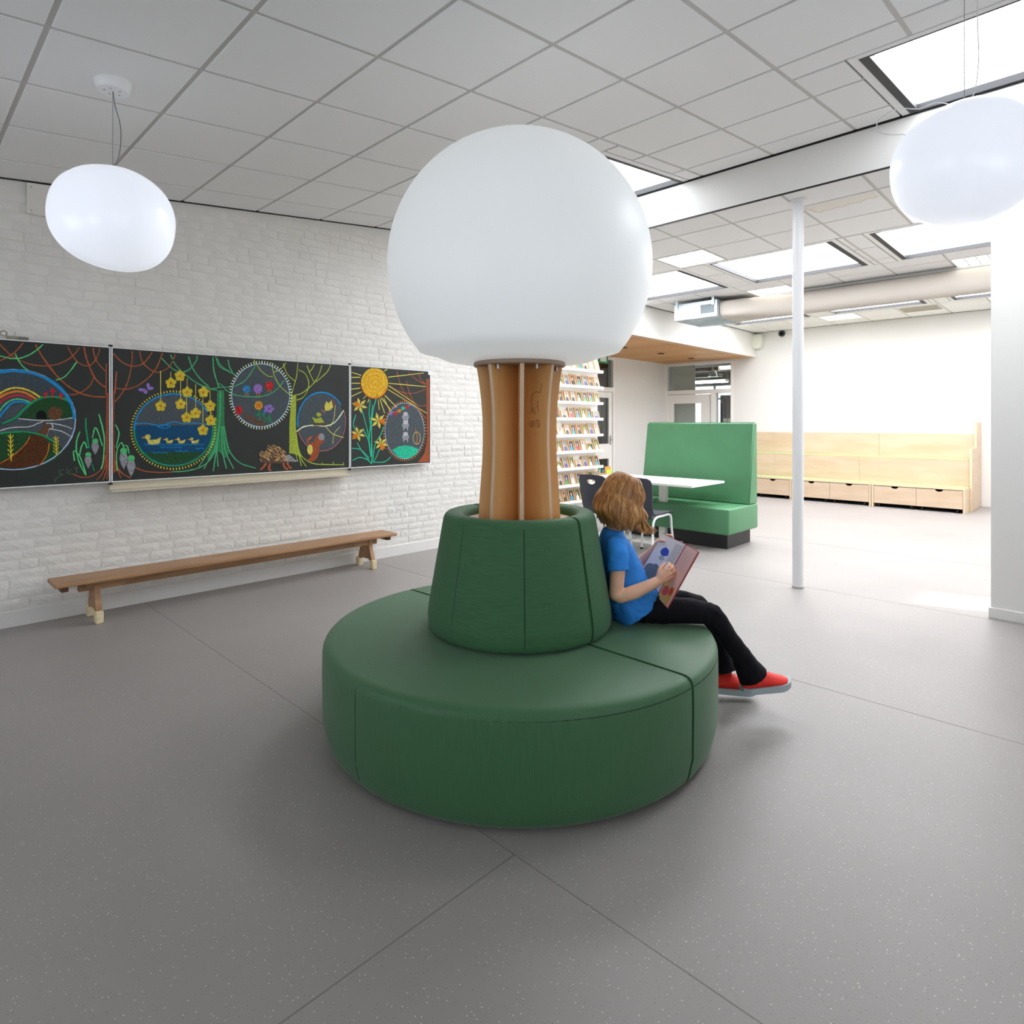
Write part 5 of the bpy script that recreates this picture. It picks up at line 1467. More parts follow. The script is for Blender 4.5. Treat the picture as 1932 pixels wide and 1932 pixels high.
(1,5,'yellow','F',0,[1722,1402,1718,1390,1707,1383,1695,1386,1687,1396,1687,1409,1695,1419,1707,1421,1718,1415]),
(1,5,'yellow','F',0,[1693,1402,1689,1390,1679,1383,1667,1386,1659,1396,1659,1409,1667,1419,1679,1421,1689,1414]),
(1,5,'yellow','F',0,[1685,1431,1681,1419,1670,1412,1658,1414,1651,1424,1651,1437,1658,1447,1670,1450,1681,1443]),
(1,5,'yellow','F',0,[1835,1655,1831,1643,1820,1635,1807,1637,1799,1647,1799,1661,1807,1671,1820,1674,1831,1668]),
(1,5,'yellow','F',0,[1859,1638,1854,1625,1843,1618,1831,1620,1823,1630,1823,1643,1831,1654,1843,1657,1854,1650]),
(1,5,'yellow','F',0,[1850,1608,1845,1595,1834,1588,1822,1590,1814,1600,1814,1614,1822,1624,1834,1627,1845,1620]),
(1,5,'yellow','F',0,[1820,1607,1816,1594,1805,1587,1793,1589,1785,1599,1785,1613,1793,1623,1805,1626,1816,1620]),
(1,5,'yellow','F',0,[1811,1636,1807,1624,1796,1617,1784,1618,1776,1628,1776,1642,1784,1652,1796,1655,1807,1649]),
(1,5,'yellow','F',0,[1886,1544,1882,1531,1871,1525,1858,1527,1850,1537,1850,1550,1858,1561,1871,1563,1882,1557]),
(1,5,'yellow','F',0,[1910,1526,1906,1514,1895,1507,1882,1509,1874,1519,1874,1532,1882,1543,1895,1545,1906,1539]),
(1,5,'yellow','F',0,[1901,1496,1897,1484,1885,1477,1873,1479,1865,1489,1865,1503,1873,1513,1885,1516,1897,1509]),
(1,5,'yellow','F',0,[1871,1496,1867,1483,1856,1476,1843,1479,1835,1489,1835,1502,1843,1512,1856,1515,1867,1509]),
(1,5,'yellow','F',0,[1862,1525,1858,1513,1847,1506,1834,1508,1826,1518,1826,1531,1834,1542,1847,1544,1858,1538]),
(1,5,'yellow','F',0,[1830,1348,1826,1335,1815,1329,1803,1331,1795,1341,1795,1355,1803,1365,1815,1367,1826,1360]),
(1,5,'yellow','F',0,[1854,1329,1850,1317,1839,1310,1826,1313,1818,1323,1818,1336,1826,1347,1839,1349,1850,1342]),
(1,5,'yellow','F',0,[1845,1300,1841,1288,1830,1281,1817,1283,1809,1294,1809,1307,1817,1317,1830,1319,1841,1313]),
(1,5,'yellow','F',0,[1816,1300,1811,1288,1800,1281,1788,1284,1780,1294,1780,1307,1788,1317,1800,1320,1811,1313]),
(1,5,'yellow','F',0,[1807,1330,1802,1317,1791,1311,1779,1313,1771,1323,1771,1337,1779,1347,1791,1349,1802,1342]),
(1,5,'yellow','F',0,[1891,1426,1886,1414,1875,1407,1863,1409,1855,1419,1855,1433,1863,1443,1875,1446,1886,1439]),
(1,5,'yellow','F',0,[1915,1408,1911,1395,1899,1389,1887,1391,1879,1401,1879,1415,1887,1425,1899,1427,1911,1421]),
(1,5,'yellow','F',0,[1906,1378,1901,1366,1890,1359,1878,1361,1869,1372,1869,1385,1878,1395,1890,1398,1901,1391]),
(1,5,'yellow','F',0,[1876,1378,1872,1366,1860,1359,1848,1361,1840,1372,1840,1385,1848,1395,1860,1398,1872,1391]),
(1,5,'yellow','F',0,[1867,1408,1862,1395,1851,1389,1839,1391,1831,1401,1831,1414,1839,1425,1851,1427,1862,1420]),
(1,5,'lgreen','F',0,[1280,1172,1276,1157,1264,1148,1250,1149,1238,1158,1233,1173,1238,1188,1250,1196,1264,1196,1276,1187]),
(1,5,'lgreen','F',0,[1329,1116,1325,1101,1313,1092,1298,1093,1286,1103,1282,1118,1286,1132,1298,1141,1313,1140,1325,1131]),
(1,5,'blue','F',0,[2193,1667,2191,1653,2184,1642,2173,1634,2161,1631,2148,1633,2138,1640,2131,1651,2129,1664,2131,1678,2138,1689,2148,1697,2161,1700,2173,1698,2184,1691,2191,1680]),
(1,5,'orange','L',6,[2153,1633,2149,1610]),
(1,5,'orange','L',6,[2171,1633,2173,1611]),
(1,5,'violet','F',0,[2296,1675,2293,1659,2285,1646,2272,1637,2257,1633,2243,1636,2230,1644,2222,1657,2219,1672,2222,1687,2230,1701,2243,1710,2257,1714,2272,1711,2285,1703,2293,1690]),
(1,5,'orange','L',6,[2249,1635,2245,1612]),
(1,5,'orange','L',6,[2268,1635,2270,1613]),
(1,5,'red','F',0,[2393,1706,2391,1692,2383,1680,2371,1671,2358,1668,2344,1670,2333,1678,2325,1689,2323,1703,2325,1717,2333,1729,2344,1738,2358,1741,2371,1739,2383,1732,2391,1720]),
(1,5,'orange','L',6,[2349,1670,2345,1647]),
(1,5,'orange','L',6,[2368,1670,2371,1647]),
(1,5,'orange','F',0,[2295,1530,2292,1516,2283,1504,2271,1497,2257,1497,2244,1503,2236,1515,2233,1529,2236,1543,2244,1555,2257,1562,2271,1562,2283,1556,2292,1545]),
(1,5,'violet','F',0,[2402,1504,2397,1494,2385,1488,2371,1490,2362,1498,2362,1509,2371,1517,2385,1519,2397,1514]),
(1,5,'violet','F',0,[2382,1482,2378,1471,2366,1466,2352,1468,2343,1476,2343,1486,2352,1495,2366,1497,2378,1492]),
(1,5,'violet','F',0,[2351,1490,2346,1479,2334,1474,2321,1476,2312,1484,2312,1494,2321,1503,2334,1505,2346,1500]),
(1,5,'violet','F',0,[2351,1517,2347,1507,2335,1501,2321,1503,2312,1511,2312,1521,2321,1530,2335,1532,2347,1527]),
(1,5,'violet','F',0,[2383,1526,2378,1515,2366,1510,2352,1511,2343,1519,2343,1530,2352,1539,2366,1541,2378,1536]),
(1,5,'blue','F',0,[2323,1468,2320,1458,2313,1453,2305,1454,2300,1463,2300,1473,2305,1481,2313,1483,2320,1478]),
(1,5,'green','F',0,[2270,1452,2265,1445,2253,1442,2242,1445,2237,1452,2242,1458,2253,1461,2265,1459]),
(1,5,'green','F',0,[2309,1452,2304,1446,2292,1443,2280,1445,2275,1452,2280,1459,2292,1462,2304,1459]),
(1,5,'red','F',0,[2125,1486,2123,1469,2114,1456,2102,1448,2089,1448,2077,1455,2069,1469,2066,1485,2069,1502,2077,1515,2089,1523,2102,1523,2114,1516,2123,1503]),
(1,5,'umber','F',0,[2753,1379,2911,1377,2886,1355,2771,1357]),
(1,5,'lime','F',0,[2753,1435,2801,1418,2843,1435,2880,1382,2783,1382]),
(1,5,'lime','F',0,[2846,1458,2841,1446,2829,1438,2814,1438,2802,1445,2797,1457,2802,1469,2814,1476,2829,1477,2841,1469]),
(1,5,'straw','F',0,[2898,1582,2923,1566,2954,1595,2969,1527,2935,1498,2892,1492,2880,1531]),
(1,5,'pink','L',6,[2849,1502,2886,1469]),
(1,5,'rust','F',0,[2771,1213,2776,1221,2783,1233,2790,1246,2799,1259,2807,1268,2815,1275,2824,1280,2833,1283,2842,1285,2849,1284,2857,1281,2864,1275,2871,1267,2877,1259,2880,1250,2881,1241,2879,1230,2876,1220,2872,1209,2868,1200,2861,1193,2853,1187,2845,1182,2837,1176,2831,1167,2828,1156,2828,1143,2828,1128,2827,1114,2825,1101,2821,1088,2816,1076,2809,1065,2803,1055,2795,1046,2786,1039,2777,1034,2766,1030,2756,1027,2747,1026,2738,1027,2729,1030,2721,1035,2715,1039,2712,1044,2715,1049,2722,1053,2731,1058,2738,1064,2741,1070,2739,1078,2732,1087,2724,1096,2717,1106,2712,1116,2710,1126,2710,1137,2710,1149,2713,1160,2718,1170,2726,1180,2738,1190,2751,1200,2763,1208]),
(1,5,'rust','L',16,[2724,1192,2719,1198,2712,1207,2706,1217,2706,1226,2716,1234,2731,1244,2748,1252,2759,1258]),
(1,5,'tan','L',5,[2343,1121,2326,1140]),
(1,5,'tan','L',5,[2375,1135,2358,1152]),
(1,5,'tan','L',5,[2439,1055,2421,1067]),
(1,5,'tan','L',5,[2288,1094,2271,1117]),
(1,5,'tan','L',5,[2348,1085,2331,1104]),
(1,5,'tan','L',5,[2533,1030,2515,1036]),
(1,5,'tan','L',5,[2492,1094,2474,1102]),
(1,5,'tan','L',5,[2442,1071,2425,1082]),
(1,5,'tan','L',5,[2441,1158,2424,1170]),
(1,5,'tan','L',5,[2413,1151,2396,1165]),
(1,5,'tan','L',5,[2450,1054,2433,1065]),
(1,5,'tan','L',5,[2472,1117,2455,1126]),
(1,5,'tan','L',5,[2358,1050,2341,1068]),
(1,5,'tan','L',5,[2500,1088,2482,1095]),
(1,5,'tan','L',5,[2462,1149,2445,1160]),
(1,5,'tan','L',5,[2461,1154,2444,1164]),
(1,5,'tan','L',5,[2381,1157,2364,1173]),
(1,5,'tan','L',5,[2394,1172,2376,1187]),
(1,5,'tan','L',5,[2503,1049,2485,1057]),
(1,5,'tan','L',5,[2318,1076,2301,1097]),
(1,5,'tan','L',5,[2525,1056,2507,1062]),
(1,5,'tan','L',5,[2439,1094,2422,1106]),
(1,5,'tan','L',5,[2409,1109,2392,1123]),
(1,5,'tan','L',5,[2370,1132,2353,1149]),
(1,5,'tan','L',5,[2428,1165,2411,1178]),
(1,5,'tan','L',5,[2453,1159,2435,1170]),
(1,5,'tan','L',5,[2497,1129,2480,1136]),
(1,5,'tan','L',5,[2450,1071,2433,1083]),
(1,5,'tan','L',5,[2498,1126,2481,1133]),
(1,5,'tan','L',5,[2510,1086,2492,1092]),
(1,5,'tan','L',5,[2461,1077,2443,1087]),
(1,5,'tan','L',5,[2491,1103,2473,1111]),
(1,5,'tan','L',5,[2354,1058,2337,1076]),
(1,5,'tan','L',5,[2497,1130,2479,1137]),
(1,5,'tan','L',5,[2306,1119,2289,1141]),
(1,5,'tan','L',5,[2385,1075,2368,1091]),
(1,5,'tan','L',5,[2356,1148,2339,1166]),
(1,5,'tan','L',5,[2501,1042,2484,1050]),
(1,5,'tan','L',5,[2436,1050,2419,1063]),
(1,5,'tan','L',5,[2462,1092,2445,1102]),
(1,5,'tan','L',5,[2504,1120,2486,1127]),
(1,5,'tan','L',5,[2409,1178,2391,1192]),
(1,5,'tan','L',5,[2360,1060,2343,1078]),
(1,5,'tan','L',5,[2432,1047,2415,1060]),
(1,5,'tan','L',5,[2333,1103,2316,1122]),
(1,5,'tan','L',5,[2435,1073,2418,1085]),
(1,5,'tan','L',5,[2295,1108,2278,1131]),
(1,5,'tan','L',5,[2361,1169,2344,1186]),
(1,5,'tan','L',5,[2508,1074,2490,1081]),
(1,5,'tan','L',5,[2397,1127,2380,1142]),
(1,5,'tan','L',5,[2443,1129,2426,1140]),
(1,5,'tan','L',5,[2422,1136,2405,1150]),
(1,5,'tan','L',5,[2519,1070,2501,1076]),
(1,5,'tan','L',5,[2390,1149,2373,1165]),
(1,5,'tan','L',5,[2342,1093,2325,1112]),
(1,5,'tan','L',5,[2528,1051,2511,1057]),
(1,5,'tan','L',5,[2419,1042,2402,1055]),
(1,5,'tan','L',5,[2386,1133,2369,1149]),
(1,5,'tan','L',5,[2289,1086,2273,1110]),
(1,5,'tan','L',5,[2440,1054,2423,1066]),
(1,5,'tan','L',5,[2439,1115,2422,1127]),
(1,5,'tan','L',5,[2452,1098,2435,1109]),
(1,5,'tan','L',5,[2459,1138,2442,1148]),
(1,5,'tan','L',5,[2290,1050,2273,1074]),
(1,5,'tan','L',5,[2451,1163,2434,1174]),
(1,5,'tan','L',5,[2346,1112,2329,1131]),
(1,5,'tan','L',5,[2431,1098,2413,1110]),
(1,5,'tan','L',5,[2374,1099,2356,1116]),
(1,5,'tan','L',5,[2375,1134,2358,1151]),
(1,5,'tan','L',5,[2358,1105,2341,1123]),
(1,5,'tan','L',5,[2476,1042,2458,1052]),
(1,5,'tan','L',5,[2425,1149,2407,1162]),
(1,5,'tan','L',5,[2360,1085,2343,1103]),
(1,5,'tan','L',5,[2484,1073,2466,1082]),
(1,5,'tan','L',5,[2330,1105,2313,1125]),
(1,5,'tan','L',5,[2457,1060,2440,1071]),
(1,5,'tan','L',5,[2363,1101,2346,1118]),
(1,5,'tan','L',5,[2491,1091,2474,1099]),
(1,5,'tan','L',5,[2497,1060,2479,1068]),
(1,5,'tan','L',5,[2367,1139,2350,1156]),
(1,5,'tan','L',5,[2505,1082,2487,1089]),
(1,5,'tan','L',5,[2339,1067,2322,1087]),
(1,5,'tan','L',5,[2415,1080,2397,1094]),
(1,5,'tan','L',5,[2485,1130,2467,1139]),
(1,5,'tan','L',5,[2329,1087,2312,1107]),
(1,5,'tan','L',5,[2485,1114,2467,1122]),
(1,5,'tan','L',5,[2484,1085,2467,1094]),
(1,5,'tan','L',5,[2316,1084,2299,1105]),
(1,5,'tan','L',5,[2481,1078,2464,1087]),
(1,5,'tan','L',5,[2369,1112,2352,1129]),
(1,5,'ash','F',0,[2495,1043,2501,1091,2540,1100,2596,1049,2625,1037,2596,1031]),
(1,6,'orange','F',0,[1513,1510,1511,1503,1504,1500,1498,1503,1495,1510,1498,1517,1504,1520,1511,1518]),
(1,6,'orange','F',0,[1586,1691,1583,1683,1576,1680,1570,1683,1567,1690,1570,1697,1576,1700,1583,1698]),
(1,6,'orange','F',0,[1651,1751,1648,1743,1641,1740,1635,1742,1632,1750,1635,1757,1641,1761,1648,1758]),
(1,6,'orange','F',0,[1655,1527,1653,1520,1646,1517,1639,1520,1636,1527,1639,1534,1646,1538,1653,1535]),
(1,6,'orange','F',0,[1704,1624,1701,1617,1694,1613,1687,1616,1684,1624,1687,1631,1694,1634,1701,1632]),
(1,6,'orange','F',0,[1767,1457,1764,1450,1757,1447,1750,1450,1747,1457,1750,1465,1757,1468,1764,1465]),
(1,6,'orange','F',0,[1700,1423,1697,1416,1690,1413,1683,1416,1680,1423,1683,1430,1690,1434,1697,1431]),
(1,6,'orange','F',0,[1827,1629,1824,1621,1816,1618,1809,1620,1806,1628,1809,1636,1816,1639,1824,1636]),
(1,6,'orange','F',0,[1878,1518,1875,1510,1867,1507,1860,1510,1857,1517,1860,1525,1867,1528,1875,1525]),
(1,6,'orange','F',0,[1822,1322,1819,1314,1812,1311,1805,1314,1802,1322,1805,1329,1812,1332,1819,1329]),
(1,6,'orange','F',0,[1882,1400,1879,1392,1872,1389,1865,1392,1862,1400,1865,1407,1872,1410,1879,1407]),
(1,6,'orange','F',0,[2154,1667,2152,1663,2147,1661,2142,1662,2140,1667,2142,1671,2147,1673,2152,1671]),
(1,6,'orange','F',0,[2175,1676,2173,1672,2169,1672,2167,1676,2169,1680,2173,1681]),
(1,6,'orange','F',0,[2250,1675,2248,1671,2243,1669,2238,1670,2236,1675,2238,1679,2243,1681,2248,1679]),
(1,6,'orange','F',0,[2272,1684,2270,1680,2266,1680,2264,1684,2266,1689,2270,1689]),
(1,6,'orange','F',0,[2350,1706,2348,1702,2343,1700,2338,1701,2335,1706,2338,1710,2343,1712,2348,1711]),
(1,6,'orange','F',0,[2373,1716,2371,1711,2366,1711,2364,1715,2366,1720,2371,1720]),
(1,6,'yellow','L',6,[2287,1530,2301,1530]),
(1,6,'yellow','L',6,[2284,1519,2298,1513]),
(1,6,'yellow','L',6,[2278,1510,2287,1499]),
(1,6,'yellow','L',6,[2269,1505,2272,1491]),
(1,6,'yellow','L',6,[2259,1505,2255,1491]),
(1,6,'yellow','L',6,[2249,1510,2240,1498]),
(1,6,'yellow','L',6,[2243,1518,2230,1512]),
(1,6,'yellow','L',6,[2241,1529,2226,1529]),
(1,6,'yellow','L',6,[2243,1540,2230,1546]),
(1,6,'yellow','L',6,[2249,1549,2240,1560]),
(1,6,'yellow','L',6,[2259,1554,2255,1568]),
(1,6,'yellow','L',6,[2269,1554,2272,1568]),
(1,6,'yellow','L',6,[2278,1549,2287,1561]),
(1,6,'yellow','L',6,[2284,1541,2298,1547]),
(1,6,'night','L',5,[2086,1516,2107,1455]),
(1,6,'orange','L',6,[2843,1460,2858,1452]),
(1,6,'red','L',7,[2973,1595,2985,1556]),
(1,6,'orange','L',7,[2886,1497,2874,1486]),
(1,6,'ash','F',0,[2880,1250,2876,1233,2865,1221,2849,1217,2834,1222,2823,1234,2819,1251,2823,1268,2834,1280,2849,1284,2865,1280,2876,1267]),
(1,6,'straw','F',0,[2764,1136,2761,1116,2753,1100,2742,1091,2729,1092,2718,1101,2710,1118,2707,1138,2710,1158,2718,1173,2729,1182,2742,1182,2753,1173,2761,1156]),
(1,6,'orange','L',7,[2724,1225,2747,1247]),
(1,6,'night','F',0,[2561,1061,2559,1058,2554,1058,2552,1062,2554,1065,2559,1065]),
(2,1,'grey','F',0,[4036,1296,4031,1238,4017,1183,3993,1133,3962,1089,3924,1054,3881,1029,3834,1014,3787,1011,3739,1018,3695,1036,3654,1064,3618,1100,3589,1144,3568,1193,3555,1246,3550,1300,3555,1355,3568,1407,3589,1456,3618,1499,3654,1535,3695,1562,3739,1579,3787,1585,3834,1581,3881,1566,3924,1539,3962,1504,3993,1460,4017,1409,4031,1353]),
(2,1,'rust','F',0,[4067,1850,4106,1858,4109,962,3957,965,4044,1058,4080,1211]),
(2,2,'straw','L',8,[3165,1868,3272,1844]),
(2,2,'straw','L',8,[3165,1819,3262,1826]),
(2,2,'straw','L',8,[3165,1763,3262,1767]),
(2,2,'straw','L',8,[3165,1705,3265,1721]),
(2,2,'straw','L',8,[3165,1635,3278,1686]),
(2,2,'straw','L',8,[3292,1615,3333,1652]),
(2,2,'straw','L',8,[3360,1617,3346,1581]),
(2,2,'straw','L',8,[3536,1902,3572,1922]),
(2,2,'straw','L',8,[3583,1843,4036,1912]),
(2,2,'straw','L',8,[3586,1782,4060,1768]),
(2,2,'straw','L',8,[3579,1721,4077,1482]),
(2,2,'straw','L',8,[3543,1659,3689,1540]),
(2,2,'straw','L',8,[3500,1633,3615,1514]),
(2,2,'straw','L',8,[3529,1634,3630,1465]),
(2,2,'straw','L',8,[3486,1621,3543,1477]),
(2,2,'straw','L',8,[3465,1614,3479,1512]),
(2,2,'straw','L',8,[3586,1758,3949,1570]),
(2,2,'rust','L',8,[3689,1911,3699,1879,3712,1833,3729,1783,3749,1740,3775,1704,3806,1669,3835,1639,3855,1619]),
(2,2,'rust','L',8,[3601,1759,3624,1748,3658,1731,3696,1715,3734,1702,3770,1694,3808,1689,3846,1687,3886,1689,3932,1698,3982,1713,4028,1729,4060,1740]),
(2,2,'rust','L',8,[3809,1818,3817,1790,3827,1750,3840,1706,3855,1669,3875,1639,3897,1611,3922,1587,3949,1570,3981,1562,4018,1562,4053,1565,4077,1566]),
(2,2,'rust','L',8,[3840,1907,3856,1894,3879,1875,3905,1854,3933,1837,3965,1822,4002,1810,4037,1799,4060,1791]),
(2,2,'rust','L',8,[3965,1908,3970,1895,3977,1877,3986,1857,3996,1840,4010,1826,4026,1814,4042,1805,4052,1798]),
(2,2,'rust','L',8,[3949,1545,3960,1530,3977,1509,3995,1487,4012,1469,4030,1456,4048,1445,4065,1437,4077,1431]),
(2,3,'sun','F',0,[3582,1782,3578,1747,3566,1714,3547,1684,3521,1658,3491,1639,3458,1626,3423,1621,3388,1624,3355,1635,3326,1652,3302,1675,3284,1703,3273,1734,3269,1768,3273,1801,3284,1834,3302,1864,3326,1889,3355,1909,3388,1922,3423,1922,3458,1922,3491,1917,3521,1901,3547,1878,3566,1849,3578,1817]),
(2,3,'aqua','L',9,[3458,1668,3448,1640,3434,1600,3420,1555,3409,1511,3401,1471,3395,1432,3390,1391,3388,1343,3388,1286,3390,1222,3393,1158,3395,1104,3394,1061,3392,1024,3389,994,3388,973]),
(2,3,'aqua','L',9,[3374,1606,3371,1581,3365,1545,3361,1504,3360,1463,3365,1422,3373,1379,3382,1334,3388,1284,3389,1223,3388,1153,3386,1089,3385,1045]),
(2,3,'aqua','L',9,[3278,1509,3286,1486,3296,1454,3308,1417,3319,1379,3330,1343,3341,1305,3351,1266,3360,1225,3367,1177,3373,1125,3378,1078,3381,1045]),
(2,3,'aqua','L',9,[3211,1461,3205,1443,3197,1418,3188,1391,3185,1368,3188,1349,3197,1333,3205,1319,3211,1309]),
(2,3,'aqua','L',9,[3292,1320,3302,1304,3317,1282,3333,1254,3346,1225,3356,1189,3364,1147,3370,1108,3374,1081]),
(2,3,'aqua','L',9,[3529,1343,3524,1331,3519,1313,3511,1293,3500,1270,3484,1247,3465,1223,3445,1195,3430,1163,3419,1122,3411,1073,3406,1028,3402,997]),
(2,3,'aqua','L',9,[3225,1192,3234,1177,3246,1156,3262,1132,3278,1108,3299,1083,3323,1054,3345,1028,3360,1010]),
(2,3,'aqua','L',9,[3172,1135,3188,1134,3212,1133,3239,1129,3265,1120,3291,1102,3318,1077,3343,1052,3360,1034]),
(2,3,'aqua','L',9,[3178,1018,3191,1024,3210,1033,3231,1041,3252,1044,3272,1043,3293,1038,3314,1031,3333,1023,3350,1013,3365,1000,3379,988,3388,979]),
(2,3,'aqua','L',9,[3615,1036,3604,1027,3587,1013,3567,1000,3543,990,3512,987,3474,987,3440,989,3416,990]),
(2,3,'aqua','L',9,[3486,1126,3478,1110,3467,1088,3455,1064,3444,1043,3434,1025,3423,1008,3415,994,3409,984]),
(2,3,'aqua','L',9,[3402,1559,3396,1518,3389,1459,3381,1396,3374,1344,3369,1302,3365,1265,3362,1234,3360,1213]),
(2,3,'pale','L',6,[4041,1296,4037,1244,4025,1194,4006,1147,3980,1106,3949,1070,3912,1042,3872,1022,3830,1011,3787,1008,3744,1014,3703,1029,3665,1051,3630,1081,3601,1117,3577,1158,3560,1203,3549,1251,3546,1300,3549,1349,3560,1397,3577,1442,3601,1482,3630,1518,3665,1547,3703,1569,3744,1583,3787,1588,3830,1585,3872,1572,3912,1552,3949,1523,3980,1487,4006,1445,4025,1398,4037,1347,4041,1296]),
(2,3,'orange','L',8,[4046,1296,4072,1295]),
(2,3,'orange','L',8,[4044,1264,4070,1261]),
(2,3,'orange','L',8,[4040,1233,4065,1228]),
(2,3,'orange','L',8,[4033,1202,4057,1195]),
(2,3,'orange','L',8,[4023,1173,4046,1164]),
(2,3,'orange','L',8,[4010,1145,4032,1134]),
(2,3,'orange','L',8,[3995,1119,4016,1106]),
(2,3,'orange','L',8,[3978,1095,3997,1080]),
(2,3,'orange','L',8,[3958,1073,3975,1057]),
(2,3,'orange','L',8,[3937,1054,3952,1037]),
(2,3,'orange','L',8,[3914,1038,3927,1020]),
(2,3,'orange','L',8,[3890,1024,3900,1006]),
(2,3,'orange','L',8,[3865,1014,3873,995]),
(2,3,'orange','L',8,[3839,1007,3844,987]),
(2,3,'orange','L',8,[3813,1004,3816,984]),
(2,3,'orange','L',8,[3787,1003,3787,983]),
(2,3,'orange','L',8,[3760,1006,3758,986]),
(2,3,'orange','L',8,[3734,1012,3730,992]),
(2,3,'orange','L',8,[3709,1021,3702,1002]),
(2,3,'orange','L',8,[3685,1033,3676,1015]),
(2,3,'orange','L',8,[3662,1047,3651,1031]),
(2,3,'orange','L',8,[3641,1065,3627,1049]),
(2,3,'orange','L',8,[3621,1084,3605,1070]),
(2,3,'orange','L',8,[3603,1106,3586,1094]),
(2,3,'orange','L',8,[3587,1130,3569,1119]),
(2,3,'orange','L',8,[3574,1156,3554,1147]),
(2,3,'orange','L',8,[3562,1183,3541,1176]),
(2,3,'orange','L',8,[3553,1211,3531,1206]),
(2,3,'orange','L',8,[3547,1241,3524,1237]),
(2,3,'orange','L',8,[3543,1270,3520,1269]),
(2,3,'orange','L',8,[3542,1300,3519,1300]),
(2,3,'orange','L',8,[3543,1330,3520,1332]),
(2,3,'orange','L',8,[3547,1360,3524,1364]),
(2,3,'orange','L',8,[3553,1389,3531,1395]),
(2,3,'orange','L',8,[3562,1417,3541,1425]),
(2,3,'orange','L',8,[3574,1444,3554,1454]),
(2,3,'orange','L',8,[3587,1469,3569,1481]),
(2,3,'orange','L',8,[3603,1493,3586,1506]),
(2,3,'orange','L',8,[3621,1515,3605,1529]),
(2,3,'orange','L',8,[3641,1534,3627,1550]),
(2,3,'orange','L',8,[3662,1551,3651,1568]),
(2,3,'orange','L',8,[3685,1565,3676,1583]),
(2,3,'orange','L',8,[3709,1577,3702,1595]),
(2,3,'orange','L',8,[3734,1585,3730,1605]),
(2,3,'orange','L',8,[3760,1591,3758,1610]),
(2,3,'orange','L',8,[3787,1593,3787,1613]),
(2,3,'orange','L',8,[3813,1592,3816,1612]),
(2,3,'orange','L',8,[3839,1588,3844,1608]),
(2,3,'orange','L',8,[3865,1580,3873,1600]),
(2,3,'orange','L',8,[3890,1570,3900,1588]),
(2,3,'orange','L',8,[3914,1556,3927,1574]),
(2,3,'orange','L',8,[3937,1539,3952,1556]),
(2,3,'orange','L',8,[3958,1520,3975,1535]),
(2,3,'orange','L',8,[3978,1498,3997,1512]),
(2,3,'orange','L',8,[3995,1474,4016,1486]),
(2,3,'orange','L',8,[4010,1447,4032,1458]),
(2,3,'orange','L',8,[4023,1419,4046,1427]),
(2,3,'orange','L',8,[4033,1389,4057,1396]),
(2,3,'orange','L',8,[4040,1359,4065,1363]),
(2,3,'orange','L',8,[4044,1327,4070,1329]),
(2,3,'straw','L',5,[3988,1219,3988,1208,3986,1198,3982,1188,3977,1179,3971,1171,3965,1165,3957,1160,3949,1157,3941,1157,3933,1158,3925,1161,3918,1166,3911,1172,3905,1180,3900,1189,3897,1199,3895,1210,3894,1221,3895,1232,3897,1243,3900,1253,3905,1262,3911,1269,3918,1276,3925,1280,3933,1283,3941,1284,3949,1283,3957,1280,3965,1275,3971,1269,3977,1261,3982,1252,3986,1241,3988,1231,3988,1219]),
(2,4,'orange','L',8,[3439,1776,3440,1769,3437,1761,3430,1754,3420,1750,3407,1750,3396,1756,3388,1767,3386,1781,3390,1796,3401,1809,3418,1818,3438,1819,3458,1812,3472,1797,3480,1777,3477,1753,3463,1732,3441,1716,3414,1711,3386,1716,3363,1733,3349,1758,3348,1789,3359,1819,3383,1843,3416,1857,3453,1857,3486,1842,3510,1814,3520,1776,3513,1736,3488,1702,3451,1678,3407,1671,3364,1683,3330,1711,3311,1751,3310,1798,3330,1843,3366,1878,3415,1897,3468,1895,3516,1871,3549,1829,3561,1774,3548,1718,3513,1670,3460,1640,3399,1632,3342,1650,3297,1690,3272,1746,3273,1808]),
(2,4,'orange','L',12,[3564,1726,3560,1717,3556,1708,3550,1699,3545,1691,3538,1683,3532,1676,3524,1668,3517,1662,3508,1656,3500,1650,3491,1645,3482,1641,3472,1637,3462,1634,3453,1631,3443,1629,3433,1628,3423,1627,3413,1627,3403,1628,3393,1629,3383,1631,3374,1634,3364,1637,3355,1641,3347,1645,3339,1650,3331,1656,3323,1662,3316,1668,3310,1675,3304,1682,3298,1690,3294,1698,3289,1706,3286,1715]),
(2,4,'aqua','F',0,[3630,1103,3704,1138,3794,1148,3886,1133,3965,1105,3933,1049,3855,1014,3779,1011,3704,1033]),
(2,4,'ash','F',0,[3843,1442,3837,1426,3820,1414,3797,1409,3774,1414,3758,1425,3752,1441,3758,1458,3774,1470,3797,1474,3820,1470,3837,1458]),
(2,4,'ash','F',0,[3843,1354,3837,1338,3820,1326,3797,1322,3774,1326,3758,1338,3752,1354,3758,1371,3774,1382,3797,1387,3820,1382,3837,1370]),
(2,4,'ash','F',0,[3843,1235,3837,1218,3820,1207,3797,1203,3774,1208,3758,1220,3752,1236,3758,1252,3774,1264,3797,1268,3820,1263,3837,1251]),
(2,4,'white','L',4,[3594,1489,3610,1490,3635,1491,3662,1492,3689,1497,3715,1504,3743,1514,3770,1525,3794,1536,3817,1547,3839,1559,3858,1571,3871,1579]),
(2,4,'orange','L',7,[3925,1316,3930,1299,3938,1276,3945,1250,3949,1227,3947,1205,3942,1183,3937,1164,3933,1151]),
(2,5,'straw','F',0,[3254,1550,3305,1553,3342,1528,3294,1524]),
(2,5,'straw','F',0,[3254,1550,3282,1513,3274,1472,3248,1506]),
